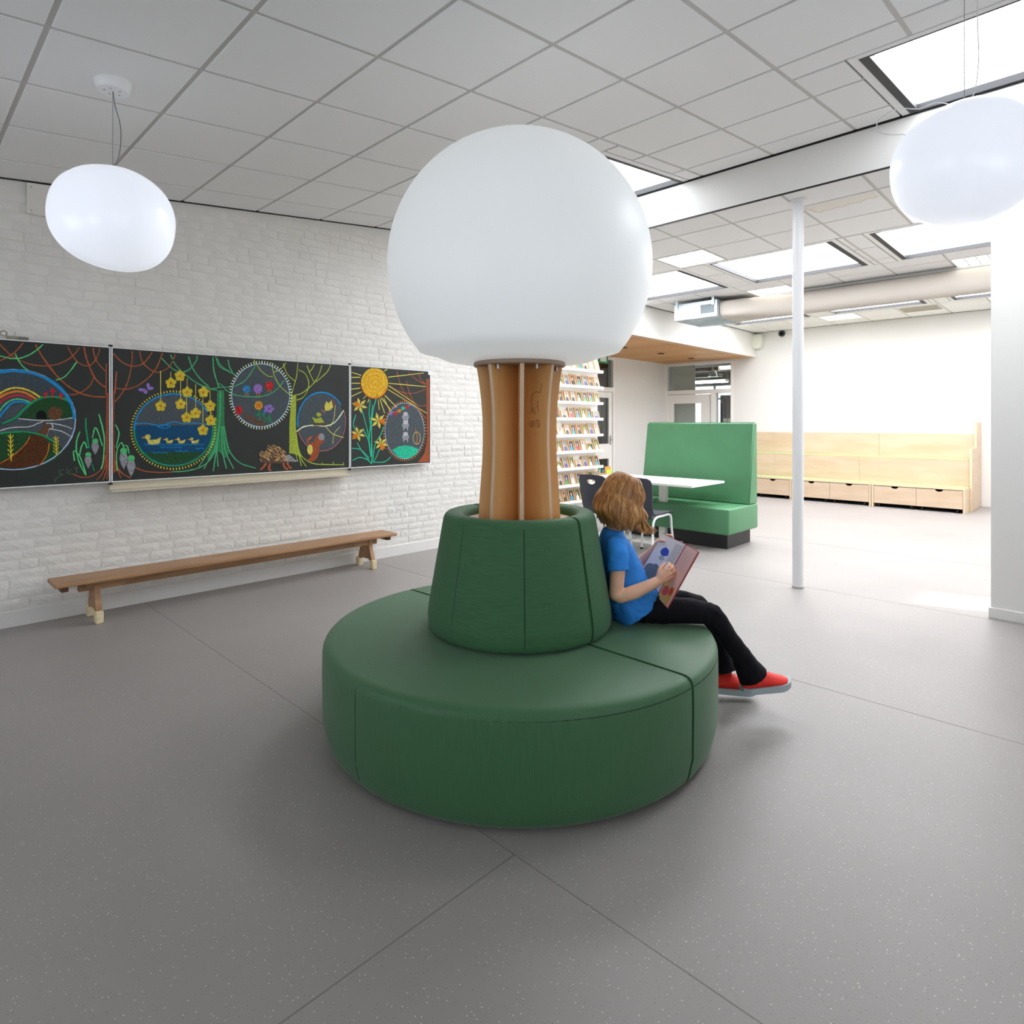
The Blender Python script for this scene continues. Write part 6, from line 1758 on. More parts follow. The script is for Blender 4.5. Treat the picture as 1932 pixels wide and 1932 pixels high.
(2,5,'straw','F',0,[3254,1550,3231,1510,3188,1494,3208,1532]),
(2,5,'straw','F',0,[3254,1550,3204,1546,3168,1571,3214,1575]),
(2,5,'straw','F',0,[3254,1550,3227,1586,3234,1627,3260,1593]),
(2,5,'straw','F',0,[3254,1550,3277,1589,3322,1606,3301,1568]),
(2,5,'straw','F',0,[3465,1403,3519,1406,3560,1378,3508,1375]),
(2,5,'straw','F',0,[3465,1403,3494,1364,3487,1321,3458,1357]),
(2,5,'straw','F',0,[3465,1403,3440,1362,3393,1346,3415,1385]),
(2,5,'straw','F',0,[3465,1403,3411,1401,3371,1428,3422,1431]),
(2,5,'straw','F',0,[3465,1403,3435,1442,3443,1485,3471,1449]),
(2,5,'straw','F',0,[3465,1403,3489,1445,3538,1461,3515,1422]),
(2,5,'straw','F',0,[3235,1274,3284,1275,3321,1250,3274,1247]),
(2,5,'straw','F',0,[3235,1274,3262,1238,3255,1198,3229,1232]),
(2,5,'straw','F',0,[3235,1274,3213,1236,3171,1222,3191,1258]),
(2,5,'straw','F',0,[3235,1274,3187,1272,3160,1297,3197,1300]),
(2,5,'straw','F',0,[3235,1274,3209,1310,3216,1349,3242,1316]),
(2,5,'straw','F',0,[3235,1274,3258,1311,3301,1326,3280,1290]),
(2,5,'straw','F',0,[3500,1174,3549,1175,3585,1149,3539,1148]),
(2,5,'straw','F',0,[3500,1174,3526,1138,3520,1100,3494,1133]),
(2,5,'straw','F',0,[3500,1174,3478,1138,3436,1125,3456,1159]),
(2,5,'straw','F',0,[3500,1174,3452,1173,3417,1198,3462,1199]),
(2,5,'straw','F',0,[3500,1174,3474,1209,3481,1247,3506,1214]),
(2,5,'straw','F',0,[3500,1174,3522,1210,3565,1223,3545,1189]),
(2,5,'white','F',0,[3828,1475,3822,1463,3807,1455,3788,1455,3773,1462,3767,1474,3773,1486,3788,1493,3807,1494,3822,1486]),
(2,5,'white','L',6,[3776,1419,3771,1389]),
(2,5,'white','L',6,[3822,1419,3825,1389]),
(2,5,'white','F',0,[3828,1387,3822,1375,3807,1368,3788,1368,3773,1375,3767,1387,3773,1398,3788,1406,3807,1406,3822,1399]),
(2,5,'white','L',6,[3776,1332,3771,1302]),
(2,5,'white','L',6,[3822,1332,3825,1301]),
(2,5,'white','F',0,[3828,1268,3822,1256,3807,1249,3788,1249,3773,1256,3767,1268,3773,1280,3788,1287,3807,1287,3822,1279]),
(2,5,'white','L',6,[3776,1213,3771,1183]),
(2,5,'white','L',6,[3822,1212,3825,1182]),
(2,5,'violet','F',0,[3637,1478,3626,1459,3604,1459,3594,1477,3604,1495,3626,1496]),
(2,5,'red','F',0,[3692,1478,3681,1460,3659,1460,3648,1478,3659,1496,3681,1496]),
(2,5,'orange','F',0,[3741,1504,3730,1485,3708,1485,3696,1503,3708,1521,3730,1522]),
(2,5,'aqua','F',0,[3787,1532,3775,1513,3753,1513,3741,1531,3753,1549,3775,1550]),
(2,5,'red','F',0,[3840,1545,3829,1527,3806,1526,3794,1544,3806,1563,3829,1563]),
(2,6,'orange','F',0,[3257,1556,3206,1592,3186,1543,3251,1543]),
(2,6,'orange','F',0,[3463,1395,3535,1363,3546,1424,3466,1411]),
(2,6,'orange','F',0,[3230,1279,3167,1258,3206,1217,3241,1268]),
(2,6,'orange','F',0,[3492,1172,3489,1108,3553,1124,3508,1176]),
(2,6,'night','F',0,[3793,1477,3790,1472,3784,1472,3781,1477,3784,1481,3790,1481]),
(2,6,'night','F',0,[3814,1477,3811,1473,3805,1473,3802,1477,3805,1481,3811,1481]),
(2,6,'night','F',0,[3793,1389,3790,1385,3784,1385,3781,1389,3784,1394,3790,1394]),
(2,6,'night','F',0,[3814,1389,3811,1385,3805,1385,3802,1389,3805,1394,3811,1394]),
(2,6,'night','F',0,[3793,1270,3790,1266,3784,1266,3781,1271,3784,1275,3790,1275]),
(2,6,'night','F',0,[3814,1270,3811,1266,3805,1266,3802,1270,3805,1275,3811,1275])]

CC = dict(ink=(74, 84, 94), blue=(36, 134, 196), pale=(158, 188, 216), dgreen=(44, 82, 50), green=(34, 146, 94), yellow=(214, 194, 62), orange=(216, 122, 36), red=(196, 44, 54), lgreen=(92, 198, 124), grey=(84, 92, 98), night=(26, 28, 28), brown=(112, 76, 54), white=(206, 206, 212), dbrown=(92, 56, 34), rust=(164, 88, 58), teal=(78, 168, 118), tealf=(62, 134, 88), dblue=(30, 80, 118), straw=(216, 202, 98), violet=(152, 122, 204), cream=(214, 226, 186), umber=(104, 82, 68), lime=(168, 184, 72), pink=(172, 112, 122), tan=(208, 172, 112), ash=(154, 154, 162), sun=(234, 188, 60), aqua=(52, 192, 152), faint=(74, 98, 78))
XBF = -5.25
cb = thing('chalkboard', 'three-panel blackboard covered in a coloured chalk spring drawing', 'chalkboard', (XL, 2.15, .94))
wings = [(.175, 1.172, 'left'), (1.178, 3.145, 'middle'), (3.151, 4.124, 'right')]
chm = {}
for bi, (y0, y1, nm) in enumerate(wings):
    z0, z1 = .945 - .94, 1.937 - .94
    a, c = y0 - 2.15, y1 - 2.15
    thick = .02
    xf = XBF - XL
    pn = obj('panel', BX(xf - thick, xf, a + .006, c - .006, z0 + .006, z1 - .006), BOARD, cb, label='%s chalkboard panel' % nm)
    for nm2, bb in (('edge_strip', (a, c, z0, z0 + .008)), ('edge_strip', (a, c, z1 - .008, z1)), ('edge_strip', (a, a + .008, z0 + .008, z1 - .008)), ('edge_strip', (c - .008, c, z0 + .008, z1 - .008))):
        obj(nm2, BX(xf - thick - .002, xf + .006, bb[0], bb[1], bb[2], bb[3], bev=.0015, seg=1), WMETAL, pn)
    groups = {}
    for (b_, layer, col, kind, wd, pts) in CHALK:
        if b_ == bi:
            groups.setdefault((col, kind), []).append((layer, wd, [(pts[i] / 1000 - 2.15, pts[i + 1] / 1000 - .94) for i in range(0, len(pts), 2)]))
    for (col, kind), its in groups.items():
        bm = bmesh.new()
        for n_, (layer, wd, P) in enumerate(its):
            x = xf + .0006 + layer * .0005 + (n_ % 7) * .00004
            if kind == 'F':
                vv = [bm.verts.new((x, p[0], p[1])) for p in P]
                try:
                    f = bm.faces.new(vv)
                    if f.normal.x < 0:
                        f.normal_flip()
                except ValueError:
                    continue
            else:
                hwid = wd * .88 / 2000.0
                L_ = []
                R_ = []
                for i, p in enumerate(P):
                    q0, q1 = P[max(i - 1, 0)], P[min(i + 1, len(P) - 1)]
                    dx, dy = q1[0] - q0[0], q1[1] - q0[1]
                    l = math.hypot(dx, dy) or 1.0
                    nx, ny = -dy / l, dx / l
                    j = hwid * (1 + random.uniform(-.22, .22))
                    L_.append(bm.verts.new((x, p[0] + nx * j, p[1] + ny * j)))
                    R_.append(bm.verts.new((x, p[0] - nx * j, p[1] - ny * j)))
                for i in range(len(P) - 1):
                    bm.faces.new((R_[i], R_[i + 1], L_[i + 1], L_[i]))
        bm.normal_update()
        bmesh.ops.triangulate(bm, faces=[f for f in bm.faces if len(f.verts) > 3])
        for f in bm.faces:
            f.normal_update()
            if f.normal.x < 0:
                f.normal_flip()
        mk = (col, kind)
        if mk not in chm:
            chm[mk] = chalk_material(col + '_' + kind, tuple(min(250, v * 1.12) for v in CC[col]), kind == 'L')
        obj('chalk_drawing', bm, chm[mk], pn)['kind'] = 'stuff'
obj('chalk_tray', BX(.03, .16, -.99, .985, -.062, -.05, bev=.002, seg=1), M('tray_beige', (206, 198, 178), .5), cb)
obj('tray_back', BX(.02, .06, -.975, .98, -.05, .02), M('tray_beige', (206, 198, 178), .5), cb)
obj('rear_rail', BX(.004, .055, -.96, 1.75, .1, .9), M('rail_grey', (170, 168, 160), .6), cb)
for y in (-.975, .998):
    obj('hinge', tube(bmesh.new(), [(.075, y, 1.0), (.075, y, 1.012)], .014, 12), BLACK, cb, True)
    obj('hinge', tube(bmesh.new(), [(.075, y, -.012), (.075, y, .0)], .014, 12), BLACK, cb, True)
obj('corner_latch', BX(.08, .088, 1.94, 1.974, .955, 1.0, bev=.003), WMETAL, cb)
t = thing('board_clip', 'grey metal map clip with ring on the chalkboard\'s top edge', 'clip', (XBF - .01, .63, 1.938))
obj('arm', BX(-.008, .008, -.05, .06, .002, .022, bev=.003), M('clip_grey', (140, 136, 116), .45), t)
obj('jaw', BX(-.014, .014, .02, .068, 0, .02, bev=.003), M('clip_dark', (112, 108, 96), .45), t)
obj('ring', tube(bmesh.new(), [(0, -.062 + .017 * math.cos(a), .036 + .017 * math.sin(a)) for a in [2 * PI * k / 18 for k in range(19)]], .0035, 8), M('clip_grey', (140, 136, 116), .45), t, True)
t = thing('cover_plate', 'cream cover plate screwed to brick wall behind the left pendant', 'cover plate', (XL, .97, 2.92))
b = bmesh.new()
prism(b, [(-.273, -.105), (.273, -.105), (.273, .142), (-.273, .105)], 'x', .003, .02)
obj('plate', b, M('plate_cream', (222, 219, 211), .6), t)
for y, z in ((-.25, -.08), (-.25, .08)):
    obj('screw', tube(bmesh.new(), [(.018, y, z), (.0225, y, z)], .005, 8), STEEL, t)
def smooth_path(P, n=2):
    P = [P[0]] + list(P) + [P[-1]]
    r = []
    for i in range(1, len(P) - 2):
        for k in range(n):
            t = k / n
            r.append(((P[i] * 2) + (P[i + 1] - P[i - 1]) * t + (P[i - 1] * 2 - P[i] * 5 + P[i + 1] * 4 - P[i + 2]) * t * t + (P[i] * 3 - P[i - 1] - P[i + 1] * 3 + P[i + 2]) * t ** 3) * .5)
    r.append(P[-2])
    return r
# ------------------------------------------------------------------ pendant lamps
OPALLIT = M('opal_glass_lit', (205, 212, 228), 0.25, emit=PEND_E)
OPALLIT.node_tree.nodes['Principled BSDF'].inputs['Emission Color'].default_value = rgb((244, 248, 255))
def pendant(loc, tilt, a_, b_, label, zceil, loop):
    t = thing('pendant_lamp', label, 'lamp', loc, YAW, 'white pebble pendant lamps')
    bm = bmesh.new()
    bmesh.ops.create_uvsphere(bm, u_segments=72, v_segments=48, radius=1.0)
    ct, st = math.cos(tilt), math.sin(tilt)
    dim = Vector((-.42, -.25, .87)).normalized()
    for v in bm.verts:
        n_ = v.co.normalized()
        x, y, z = v.co
        e = 2.25
        q = (abs(x) ** e + abs(y) ** e + abs(z) ** e) ** (-1 / e)
        # crease where the blown glass folds in at the top
        dd = n_ - dim
        q *= 1 - .035 * math.exp(-((dd.x - .25 * dd.z) / .05) ** 2 - (dd.z / .22) ** 2 - (dd.y / .5) ** 2)
        f = 1 + .05 * x
        x, y, z = x * a_ * q, y * .25 * f * q, z * b_ * f * q
        v.co = (x * ct - z * st, y, x * st + z * ct)
    obj('shade', bm, OPALLIT, t, True)
    top = b_ * 1.02
    zc_ = zceil - loc[2]
    obj('steel_wire', tube(bmesh.new(), [(0, 0, top - .03), (0, 0, zc_)], .0016, 6), STEEL, t)
    if not loop:
        obj('power_cord', tube(bmesh.new(), smooth_path([Vector(p) for p in [(0, 0, zc_ - .04), (.012, 0, zc_ - .12), (.035, 0, zc_ - .2), (.04, 0, zc_ - .28), (.03, 0, zc_ - .36), (.008, 0, top - .0), (0, 0, top - .04)]], 4), .0024, 8), M('cord_grey', (120, 120, 120), .5), t, True)
    else:
        obj('power_cord', tube(bmesh.new(), smooth_path([Vector(p) for p in [(.06, 0, zc_ - .03), (.055, 0, zc_ - .1), (.055, 0, zc_ - .3), (.06, 0, zc_ - .42), (.045, 0, top + .06), (.02, 0, top + .01), (0, 0, top - .03)]], 4), .0022, 8), M('cord_white', (226, 226, 226), .5), t, True)
        lp = [(0, .0, top - .02), (-.07, .0, top + .0), (-.12, .0, top + .005), (-.19, .0, top - .02), (-.27, .0, top - .02), (-.335, .0, top - .05), (-.362, .0, top - .085), (-.355, 0, top - .115), (-.31, .0, top - .128), (-.24, .02, top - .118), (-.18, .06, top - .11)]
        obj('spare_cord', tube(bmesh.new(), smooth_path([Vector(p) for p in lp], 5), .0022, 8), M('cord_white', (226, 226, 226), .5), t, True)
    cz = zc_
    b = bmesh.new()
    lathe(b, [(.0001, cz - .047), (.066, cz - .047), (.07, cz - .043), (.08, cz - .006), (.08, cz + .012)], 32)
    obj('ceiling_rose', b, WMETAL, t, True)
    for k in range(5):
        an = k * 1.257
        obj('rose_hole', tube(bmesh.new(), [(.035 * math.cos(an), .035 * math.sin(an), cz - .049), (.035 * math.cos(an), .035 * math.sin(an), cz - .046)], .004, 8), GREYP, t)
pendant((-3.505, .793, 2.377), math.radians(-8), .262, .243, 'lit white pebble pendant lamp hanging before the brick wall', zc(.793), False)
pendant((-.44, 3.13, 2.452), math.radians(6), .262, .243, 'lit white pebble pendant lamp at the right picture edge', zc(3.13), True)

# ------------------------------------------------------------------ round seat
CXY = (-2.017, 2.118)
rs = thing('round_bench', 'large round dark green upholstered bench with conical backrest', 'bench', (CXY[0], CXY[1], 0))
def rounded(pts, rad, n=5):
    """closed (r,z) profile with rounded corners; rad per corner"""
    res = []
    N = len(pts)
    for i in range(N):
        p0, p, p1 = Vector(pts[i - 1]), Vector(pts[i]), Vector(pts[(i + 1) % N])
        r_ = rad[i]
        if r_ <= 0:
            res.append(tuple(p))
            continue
        a, b = (p0 - p).normalized(), (p1 - p).normalized()
        A, B2 = p + a * r_, p + b * r_
        for k in range(n + 1):
            t_ = k / n
            res.append(tuple(A * (1 - t_) ** 2 + p * 2 * t_ * (1 - t_) + B2 * t_ ** 2))
    return res
seat_p = rounded([(.30, .012), (.868, .012), (.893, .12), (.895, .30), (.893, .428), (.30, .432)], [0, .04, 0, 0, .045, .0])
seat_p = [(r, z) for r, z in seat_p]
back_p = rounded([(.31, .434), (.425, .434), (.432, .50), (.352, .968), (.262, .962), (.262, .90), (.30, .88)], [0, .03, .03, .035, .03, 0, 0])
g = .0045
for s in (0, 1):
    a0 = s * PI
    ga = g / .6
    for nm, prof, mat, gg, bev in (('seat_cushion', seat_p, GREEN, .002, .007), ('backrest', back_p, GREENH, .002, .006)):
        b = bmesh.new()
        lathe(b, prof, 72, a0, a0 + PI, closed=True)
        # straight gap along the split: shift the half sideways
        for v in b.verts:
            v.co.y += gg if s == 0 else -gg
        caps = [f for f in b.faces if len(f.verts) > 8]
        es = list({e for f in caps for e in f.edges if e.calc_length() > 1e-5})
        try:
            bmesh.ops.bevel(b, geom=es, offset=bev, segments=2, affect='EDGES', clamp_overlap=True)
        except Exception:
            pass
        obj(nm, b, mat, rs, True, 50)
def rz_of(prof, z):
    best = 0
    for i in range(len(prof)):
        (r0, z0), (r1, z1) = prof[i], prof[(i + 1) % len(prof)]
        if (z0 - z) * (z1 - z) <= 0 and abs(z1 - z0) > 1e-9:
            best = max(best, r0 + (r1 - r0) * (z - z0) / (z1 - z0))
    return best
for a in (-90, 90):
    an = math.radians(a + 1.0)
    obj('seam', tube(bmesh.new(), [((rz_of(seat_p, z) + .0) * math.cos(an), (rz_of(seat_p, z) + .0005) * math.sin(an), z) for z in [.03 + .37 * k / 14 for k in range(15)]], .0024, 6), STITCH, rs)
    for da in (-45, 0, 45):
        an = math.radians(a + da + 1.5)
        obj('seam', tube(bmesh.new(), [((rz_of(back_p, z) + .0002) * math.cos(an), (rz_of(back_p, z) + .0002) * math.sin(an), z) for z in [.46 + .475 * k / 14 for k in range(15)]], .0024, 6), STITCH, rs)
for s in (0, 1):
    for zz, pr in ((.392, seat_p),):
        r_ = rz_of(pr, zz)
        obj('seam', tube(bmesh.new(), [(r_ * math.cos(a), r_ * math.sin(a), zz) for a in [s * PI + .014 + (PI - .028) * k / 60 for k in range(61)]], .0018, 6), STITCH, rs)
obj('foot_ring', lathe(bmesh.new(), [(.6, 0), (.82, 0), (.82, .014), (.6, .014)], 48, closed=True), PLINTH, rs)

# ------------------------------------------------------------------ tree lamp: plywood fins and a globe
tl = thing('tree_lamp', 'honey plywood finned trunk carrying a huge white globe lamp', 'lamp', (CXY[0], CXY[1], 0))
obj('base_disc', lathe(bmesh.new(), [(.0001, .905), (.258, .905), (.258, .925), (.0001, .925)], 48), BEECH, tl, label='pale plywood disc in the backrest opening')
def fin_r(z):
    pts = [(.925, .194), (1.0, .191), (1.1, .184), (1.2, .177), (1.3, .1745), (1.4, .176), (1.48, .181), (1.55, .189), (1.6, .196), (1.645, .2035)]
    for i in range(len(pts) - 1):
        if pts[i][0] <= z <= pts[i + 1][0]:
            f = (z - pts[i][0]) / (pts[i + 1][0] - pts[i][0])
            return pts[i][1] + (pts[i + 1][1] - pts[i][1]) * f
    return pts[-1][1]
zs = [.925 + (1.645 - .925) * k / 24 for k in range(25)]
bm = bmesh.new()
prism(bm, [(.012, .925)] + [(fin_r(z), z) for z in zs] + [(.012, 1.645)], 'y', -.009, .009)
fin_me = mesh_of('fin', bm, [TRUNK, PLYE])
for p in fin_me.polygons:
    if abs(p.normal.y) < .5 and p.normal.x > .5:
        p.material_index = 1
for k in range(8):
    fo = obj('fin', fin_me, None, tl, rot=(0, 0, math.radians(-43 + 45 * k)))
    if k == 1:
        ENGR = M('burnt_engraving', (112, 74, 38), .7)
        y = -.0093
        def stroke(pts, w=.0012):
            b = bmesh.new()
            tube(b, [(p[0], y, p[1]) for p in pts], w, 5)
            return b
        for pts in ([(.1, 1.415), (.092, 1.44), (.1, 1.47), (.125, 1.482), (.145, 1.475)], [(.085, 1.38), (.105, 1.41), (.125, 1.38)], [(.09, 1.41), (.115, 1.375)], [(.135, 1.44), (.13, 1.41), (.14, 1.39)], [(.145, 1.475), (.155, 1.5), (.158, 1.52)],
                    [(.074, 1.332), (.082, 1.332)], [(.087, 1.32), (.087, 1.345), (.1, 1.345), (.1, 1.32), (.087, 1.32)], [(.118, 1.345), (.106, 1.345), (.106, 1.32), (.118, 1.32)], [(.106, 1.332), (.116, 1.332)], [(.136, 1.345), (.124, 1.345), (.124, 1.333), (.136, 1.333), (.136, 1.32), (.124, 1.32)], [(.121, 1.35), (.142, 1.35), (.142, 1.315)]):
            obj('engraving', stroke([(p[0] - .012, p[1] + .043) for p in pts]), ENGR, fo)
obj('top_disc', lathe(bmesh.new(), [(.0001, 1.645), (.214, 1.645), (.2175, 1.649), (.2175, 1.661), (.214, 1.665), (.0001, 1.665)], 56), M('disc_grey_brown', (150, 128, 110), .5), tl, True)
for an in (-80, -20, 40, 100, 160, 220):
    a = math.radians(an)
    obj('bolt', tube(bmesh.new(), [(.175 * math.cos(a), .175 * math.sin(a), 1.625), (.175 * math.cos(a), .175 * math.sin(a), 1.646)], .007, 10), STEEL, tl, True)
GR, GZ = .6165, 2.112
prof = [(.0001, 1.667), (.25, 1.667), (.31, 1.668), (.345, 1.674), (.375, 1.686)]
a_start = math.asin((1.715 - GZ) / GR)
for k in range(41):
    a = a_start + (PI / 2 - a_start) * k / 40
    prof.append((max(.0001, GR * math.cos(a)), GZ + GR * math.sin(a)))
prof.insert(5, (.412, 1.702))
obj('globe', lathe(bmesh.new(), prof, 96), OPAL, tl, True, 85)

# ------------------------------------------------------------------ the reading child
# local frame: x to her front, y to her left, z up from the seat
_a, _d = .594, 3.0
fwd = Vector((-math.sin(YAW), math.cos(YAW), 0))
rgt = Vector((math.cos(YAW), math.sin(YAW), 0))
gp = rgt * _a + fwd * _d
child = thing('person', 'child with bobbed brown hair in blue t-shirt reading on the round bench', 'person', (gp.x, gp.y, .43), YAW)
def capsule(bm, p0, r0, p1, r1, n=16):
    p0, p1 = Vector(p0), Vector(p1)
    d = p1 - p0
    L_ = d.length
    d.normalize()
    pts, rr = [], []
    for k in range(6):
        a = -PI / 2 + (PI / 2) * k / 5
        pts.append(p0 + d * r0 * math.sin(a))
        rr.append(max(.0004, r0 * math.cos(a)))
    for k in range(1, 6):
        t_ = k / 6
        pts.append(p0 + d * L_ * t_)
        rr.append(r0 + (r1 - r0) * t_)
    for k in range(6):
        a = (PI / 2) * k / 5
        pts.append(p1 + d * r1 * math.sin(a))
        rr.append(max(.0004, r1 * math.cos(a)))
    u, v = frame_of(d)
    rings = []
    for p, r in zip(pts, rr):
        rings.append([bm.verts.new(p + (u * math.cos(2 * PI * k / n) + v * math.sin(2 * PI * k / n)) * r) for k in range(n)])
    for i in range(len(rings) - 1):
        for k in range(n):
            bm.faces.new((rings[i][k], rings[i][(k + 1) % n], rings[i + 1][(k + 1) % n], rings[i + 1][k]))
    bm.faces.new(rings[0][::-1])
    bm.faces.new(rings[-1])
def frustum(bm, p0, r0, p1, r1):
    p0, p1 = Vector(p0), Vector(p1)
    tube(bm, [p0.lerp(p1, k / 6) for k in range(7)], [r0 + (r1 - r0) * (k / 6) ** 1.4 for k in range(7)], 24)
def chain(bm, pts):
    for (p0, r0), (p1, r1) in zip(pts[:-1], pts[1:]):
        capsule(bm, p0, r0, p1, r1)
def ellipsoid(bm, c, r, rot=(0, 0, 0)):
    q = bmesh.ops.create_uvsphere(bm, u_segments=28, v_segments=18, radius=1.0)
    mt = Matrix.Translation(c) @ Euler(rot).to_matrix().to_4x4() @ Matrix.Diagonal((r[0], r[1], r[2], 1))
    bmesh.ops.transform(bm, matrix=mt, verts=q['verts'])
def loft(bm, rings, n=32, e=2.3):
    """rings: (centre, rx, ry, tilt) - ellipses in the plane of the tilted x axis and y"""
    R = []
    for c, rx, ry, tilt in rings:
        ax = Vector((math.cos(tilt), 0, math.sin(tilt)))
        ring = []
        for k in range(n):
            a = 2 * PI * k / n
            c_, s_ = math.cos(a), math.sin(a)
            q = (abs(c_) ** e + abs(s_) ** e) ** (-1 / e)
            ring.append(bm.verts.new(Vector(c) + ax * rx * c_ * q + Vector((0, 1, 0)) * ry * s_ * q))
        R.append(ring)
    for i in range(len(R) - 1):
        for k in range(n):
            bm.faces.new((R[i][k], R[i][(k + 1) % n], R[i + 1][(k + 1) % n], R[i + 1][k]))
    bm.faces.new(R[0][::-1])
    bm.faces.new(R[-1])
def remeshed(name, bm, mat, parent, voxel, smooth, folds=None, label=None):
    bmesh.ops.recalc_face_normals(bm, faces=bm.faces[:])
    me = bpy.data.meshes.new('tmp')
    bm.to_mesh(me)
    bm.free()
    o = bpy.data.objects.new('tmp', me)
    COL.objects.link(o)
    m = o.modifiers.new('r', 'REMESH')
    m.mode = 'VOXEL'
    m.voxel_size = voxel
    m = o.modifiers.new('s', 'SMOOTH')
    m.factor = .5
    m.iterations = smooth
    if folds:
        tx = bpy.data.textures.new('folds', 'CLOUDS')
        tx.noise_scale = folds[1]
        tx.noise_depth = 1
        m = o.modifiers.new('d', 'DISPLACE')
        m.texture = tx
        m.texture_coords = 'LOCAL'
        m.strength = folds[0]
        m.mid_level = .5
    dg = bpy.context.evaluated_depsgraph_get()
    dg.update()
    me2 = bpy.data.meshes.new_from_object(o.evaluated_get(dg))
    bpy.data.objects.remove(o)
    me2.name = name
    me2.materials.clear()
    for q in (mat if isinstance(mat, (list, tuple)) else [mat]):
        me2.materials.append(q)
    me2.polygons.foreach_set('use_smooth', [True] * len(me2.polygons))
    oo = bpy.data.objects.new(name, me2)
    COL.objects.link(oo)
    oo.parent = parent
    if label:
        oo['label'] = label
    return oo
SKIN = M('skin', (238, 188, 158), .5, var=.03, vscale=(14, 14, 14))
SKIN.node_tree.nodes['Principled BSDF'].inputs['Subsurface Weight'].default_value = .08
SKIN.node_tree.nodes['Principled BSDF'].inputs['Subsurface Radius'].default_value = (.01, .004, .002)

HC = Vector((-.052, 0, .578))      # head centre
HT = math.radians(24)              # head bowed towards the book
def H(x, y, z):                    # head-local (x face, z crown) to child-local
    return Vector((HC.x + x * math.cos(HT) + z * math.sin(HT), HC.y + y, HC.z - x * math.sin(HT) + z * math.cos(HT)))
bb = bmesh.new()
ellipsoid(bb, H(-.008, 0, .018), (.092, .074, .085), (0, HT, 0))
ellipsoid(bb, H(.024, 0, -.03), (.062, .058, .078), (0, HT, 0))
ellipsoid(bb, H(.05, 0, -.085), (.026, .026, .022), (0, HT, 0))
capsule(bb, H(.078, 0, -.005), .007, H(.096, 0, -.034), .011)
for s in (-1, 1):
    ellipsoid(bb, H(-.012, s * .074, -.015), (.017, .008, .026), (0, HT, 0))
    ellipsoid(bb, H(.052, s * .034, -.038), (.024, .022, .022), (0, HT, 0))
    ellipsoid(bb, H(.074, s * .028, .016), (.014, .02, .008), (0, HT, 0))
capsule(bb, H(.08, -.014, -.062), .007, H(.08, .014, -.062), .007)
chain(bb, [((-.105, 0, .40), .042), ((-.098, 0, .45), .036), ((-.068, 0, .52), .038)])
loft(bb, [((-.01, 0, .03), .10, .115, .5), ((-.03, 0, .15), .085, .10, .2), ((-.06, 0, .25), .08, .10, .15), ((-.085, 0, .33), .07, .105, .1), ((-.1, 0, .385), .055, .10, 0), ((-.103, 0, .42), .04, .06, 0)])
# arms
chain(bb, [((-.104, -.105, .36), .034), ((-.102, -.135, .265), .036), ((-.113, -.152, .158), .0315), ((-.095, -.155, .148), .031), ((-.03, -.155, .168), .033), ((.04, -.147, .196), .027), ((.085, -.138, .216), .0225)])
chain(bb, [((-.09, .112, .36), .038), ((-.035, .165, .27), .034), ((.03, .205, .19), .029), ((.07, .195, .222), .03), ((.115, .17, .275), .025), ((.142, .155, .312), .0205)])
# right hand: resting on the book's inner side, fingers curled
def finger(base, dirs, lens, rads):
    p = Vector(base)
    pts = [(p.copy(), rads[0])]
    for d, l, r in zip(dirs, lens, rads[1:]):
        p = p + Vector(d).normalized() * l
        pts.append((p.copy(), r))
    chain(bb, pts)
wr, f1 = Vector((.085, -.138, .216)), Vector((.78, .12, .5)).normalized()
side = Vector((-.45, -.1, .86)).normalized()       # towards the thumb side
side = (side - f1 * side.dot(f1)).normalized()
nrm = f1.cross(side).normalized()                    # back or palm normal
if nrm.y > 0:
    nrm = -nrm                                       # back of the hand looks to the camera
palm = -nrm
chain(bb, [(wr, .021), (wr + f1 * .028 + side * .012, .019), (wr + f1 * .06 + side * .02, .0145)])
chain(bb, [(wr, .019), (wr + f1 * .03 - side * .012, .017), (wr + f1 * .056 - side * .02, .0135)])
chain(bb, [(wr + f1 * .02, .019), (wr + f1 * .058, .016)])
for k, (o_, l_) in enumerate(((.027, .027), (.0095, .03), (-.0085, .028), (-.026, .022))):
    b0 = wr + f1 * (.056 - .004 * abs(k - 1)) + side * o_
    finger(b0, [f1 * 1.0 + palm * .12, f1 * .75 + palm * .75, f1 * .05 + palm * 1.0], [l_, l_ * .78, l_ * .6], [.0088, .0083, .0076, .0068])
finger(wr + f1 * .02 + side * .016 + palm * .012, [f1 * .7 + side * .45 + palm * .5, f1 * .95 + side * .1 + palm * .4, f1 * 1 + palm * .35], [.026, .022, .018], [.0112, .0098, .009, .008])
# left hand: gripping the far edge of the book, thumb on the page
wl = Vector((.142, .155, .312))
f2 = Vector((.5, -.05, .75)).normalized()
chain(bb, [(wl, .019), (wl + f2 * .03, .0185), (wl + f2 * .055 + Vector((.004, .006, 0)), .015)])
chain(bb, [(wl, .018), (wl + f2 * .035 + Vector((.014, .012, -.01)), .015)])
for k in range(4):
    b0 = wl + f2 * (.056 - .009 * k) + Vector((.004 + .009 * k, .008, .004 - .008 * k))
    finger(b0, [Vector((.8, -.05, .35)), Vector((.55, -.75, .1)), Vector((.15, -1, 0))], [.026, .022, .018], [.0094, .0088, .008, .007])
finger(wl + f2 * .03 + Vector((-.008, -.008, .004)), [Vector((.25, -.8, .35)), Vector((.35, -.9, .2)), Vector((.4, -.9, .1))], [.024, .022, .018], [.0108, .0098, .009, .0078])
body = remeshed('body', bb, SKIN, child, .0027, 3)
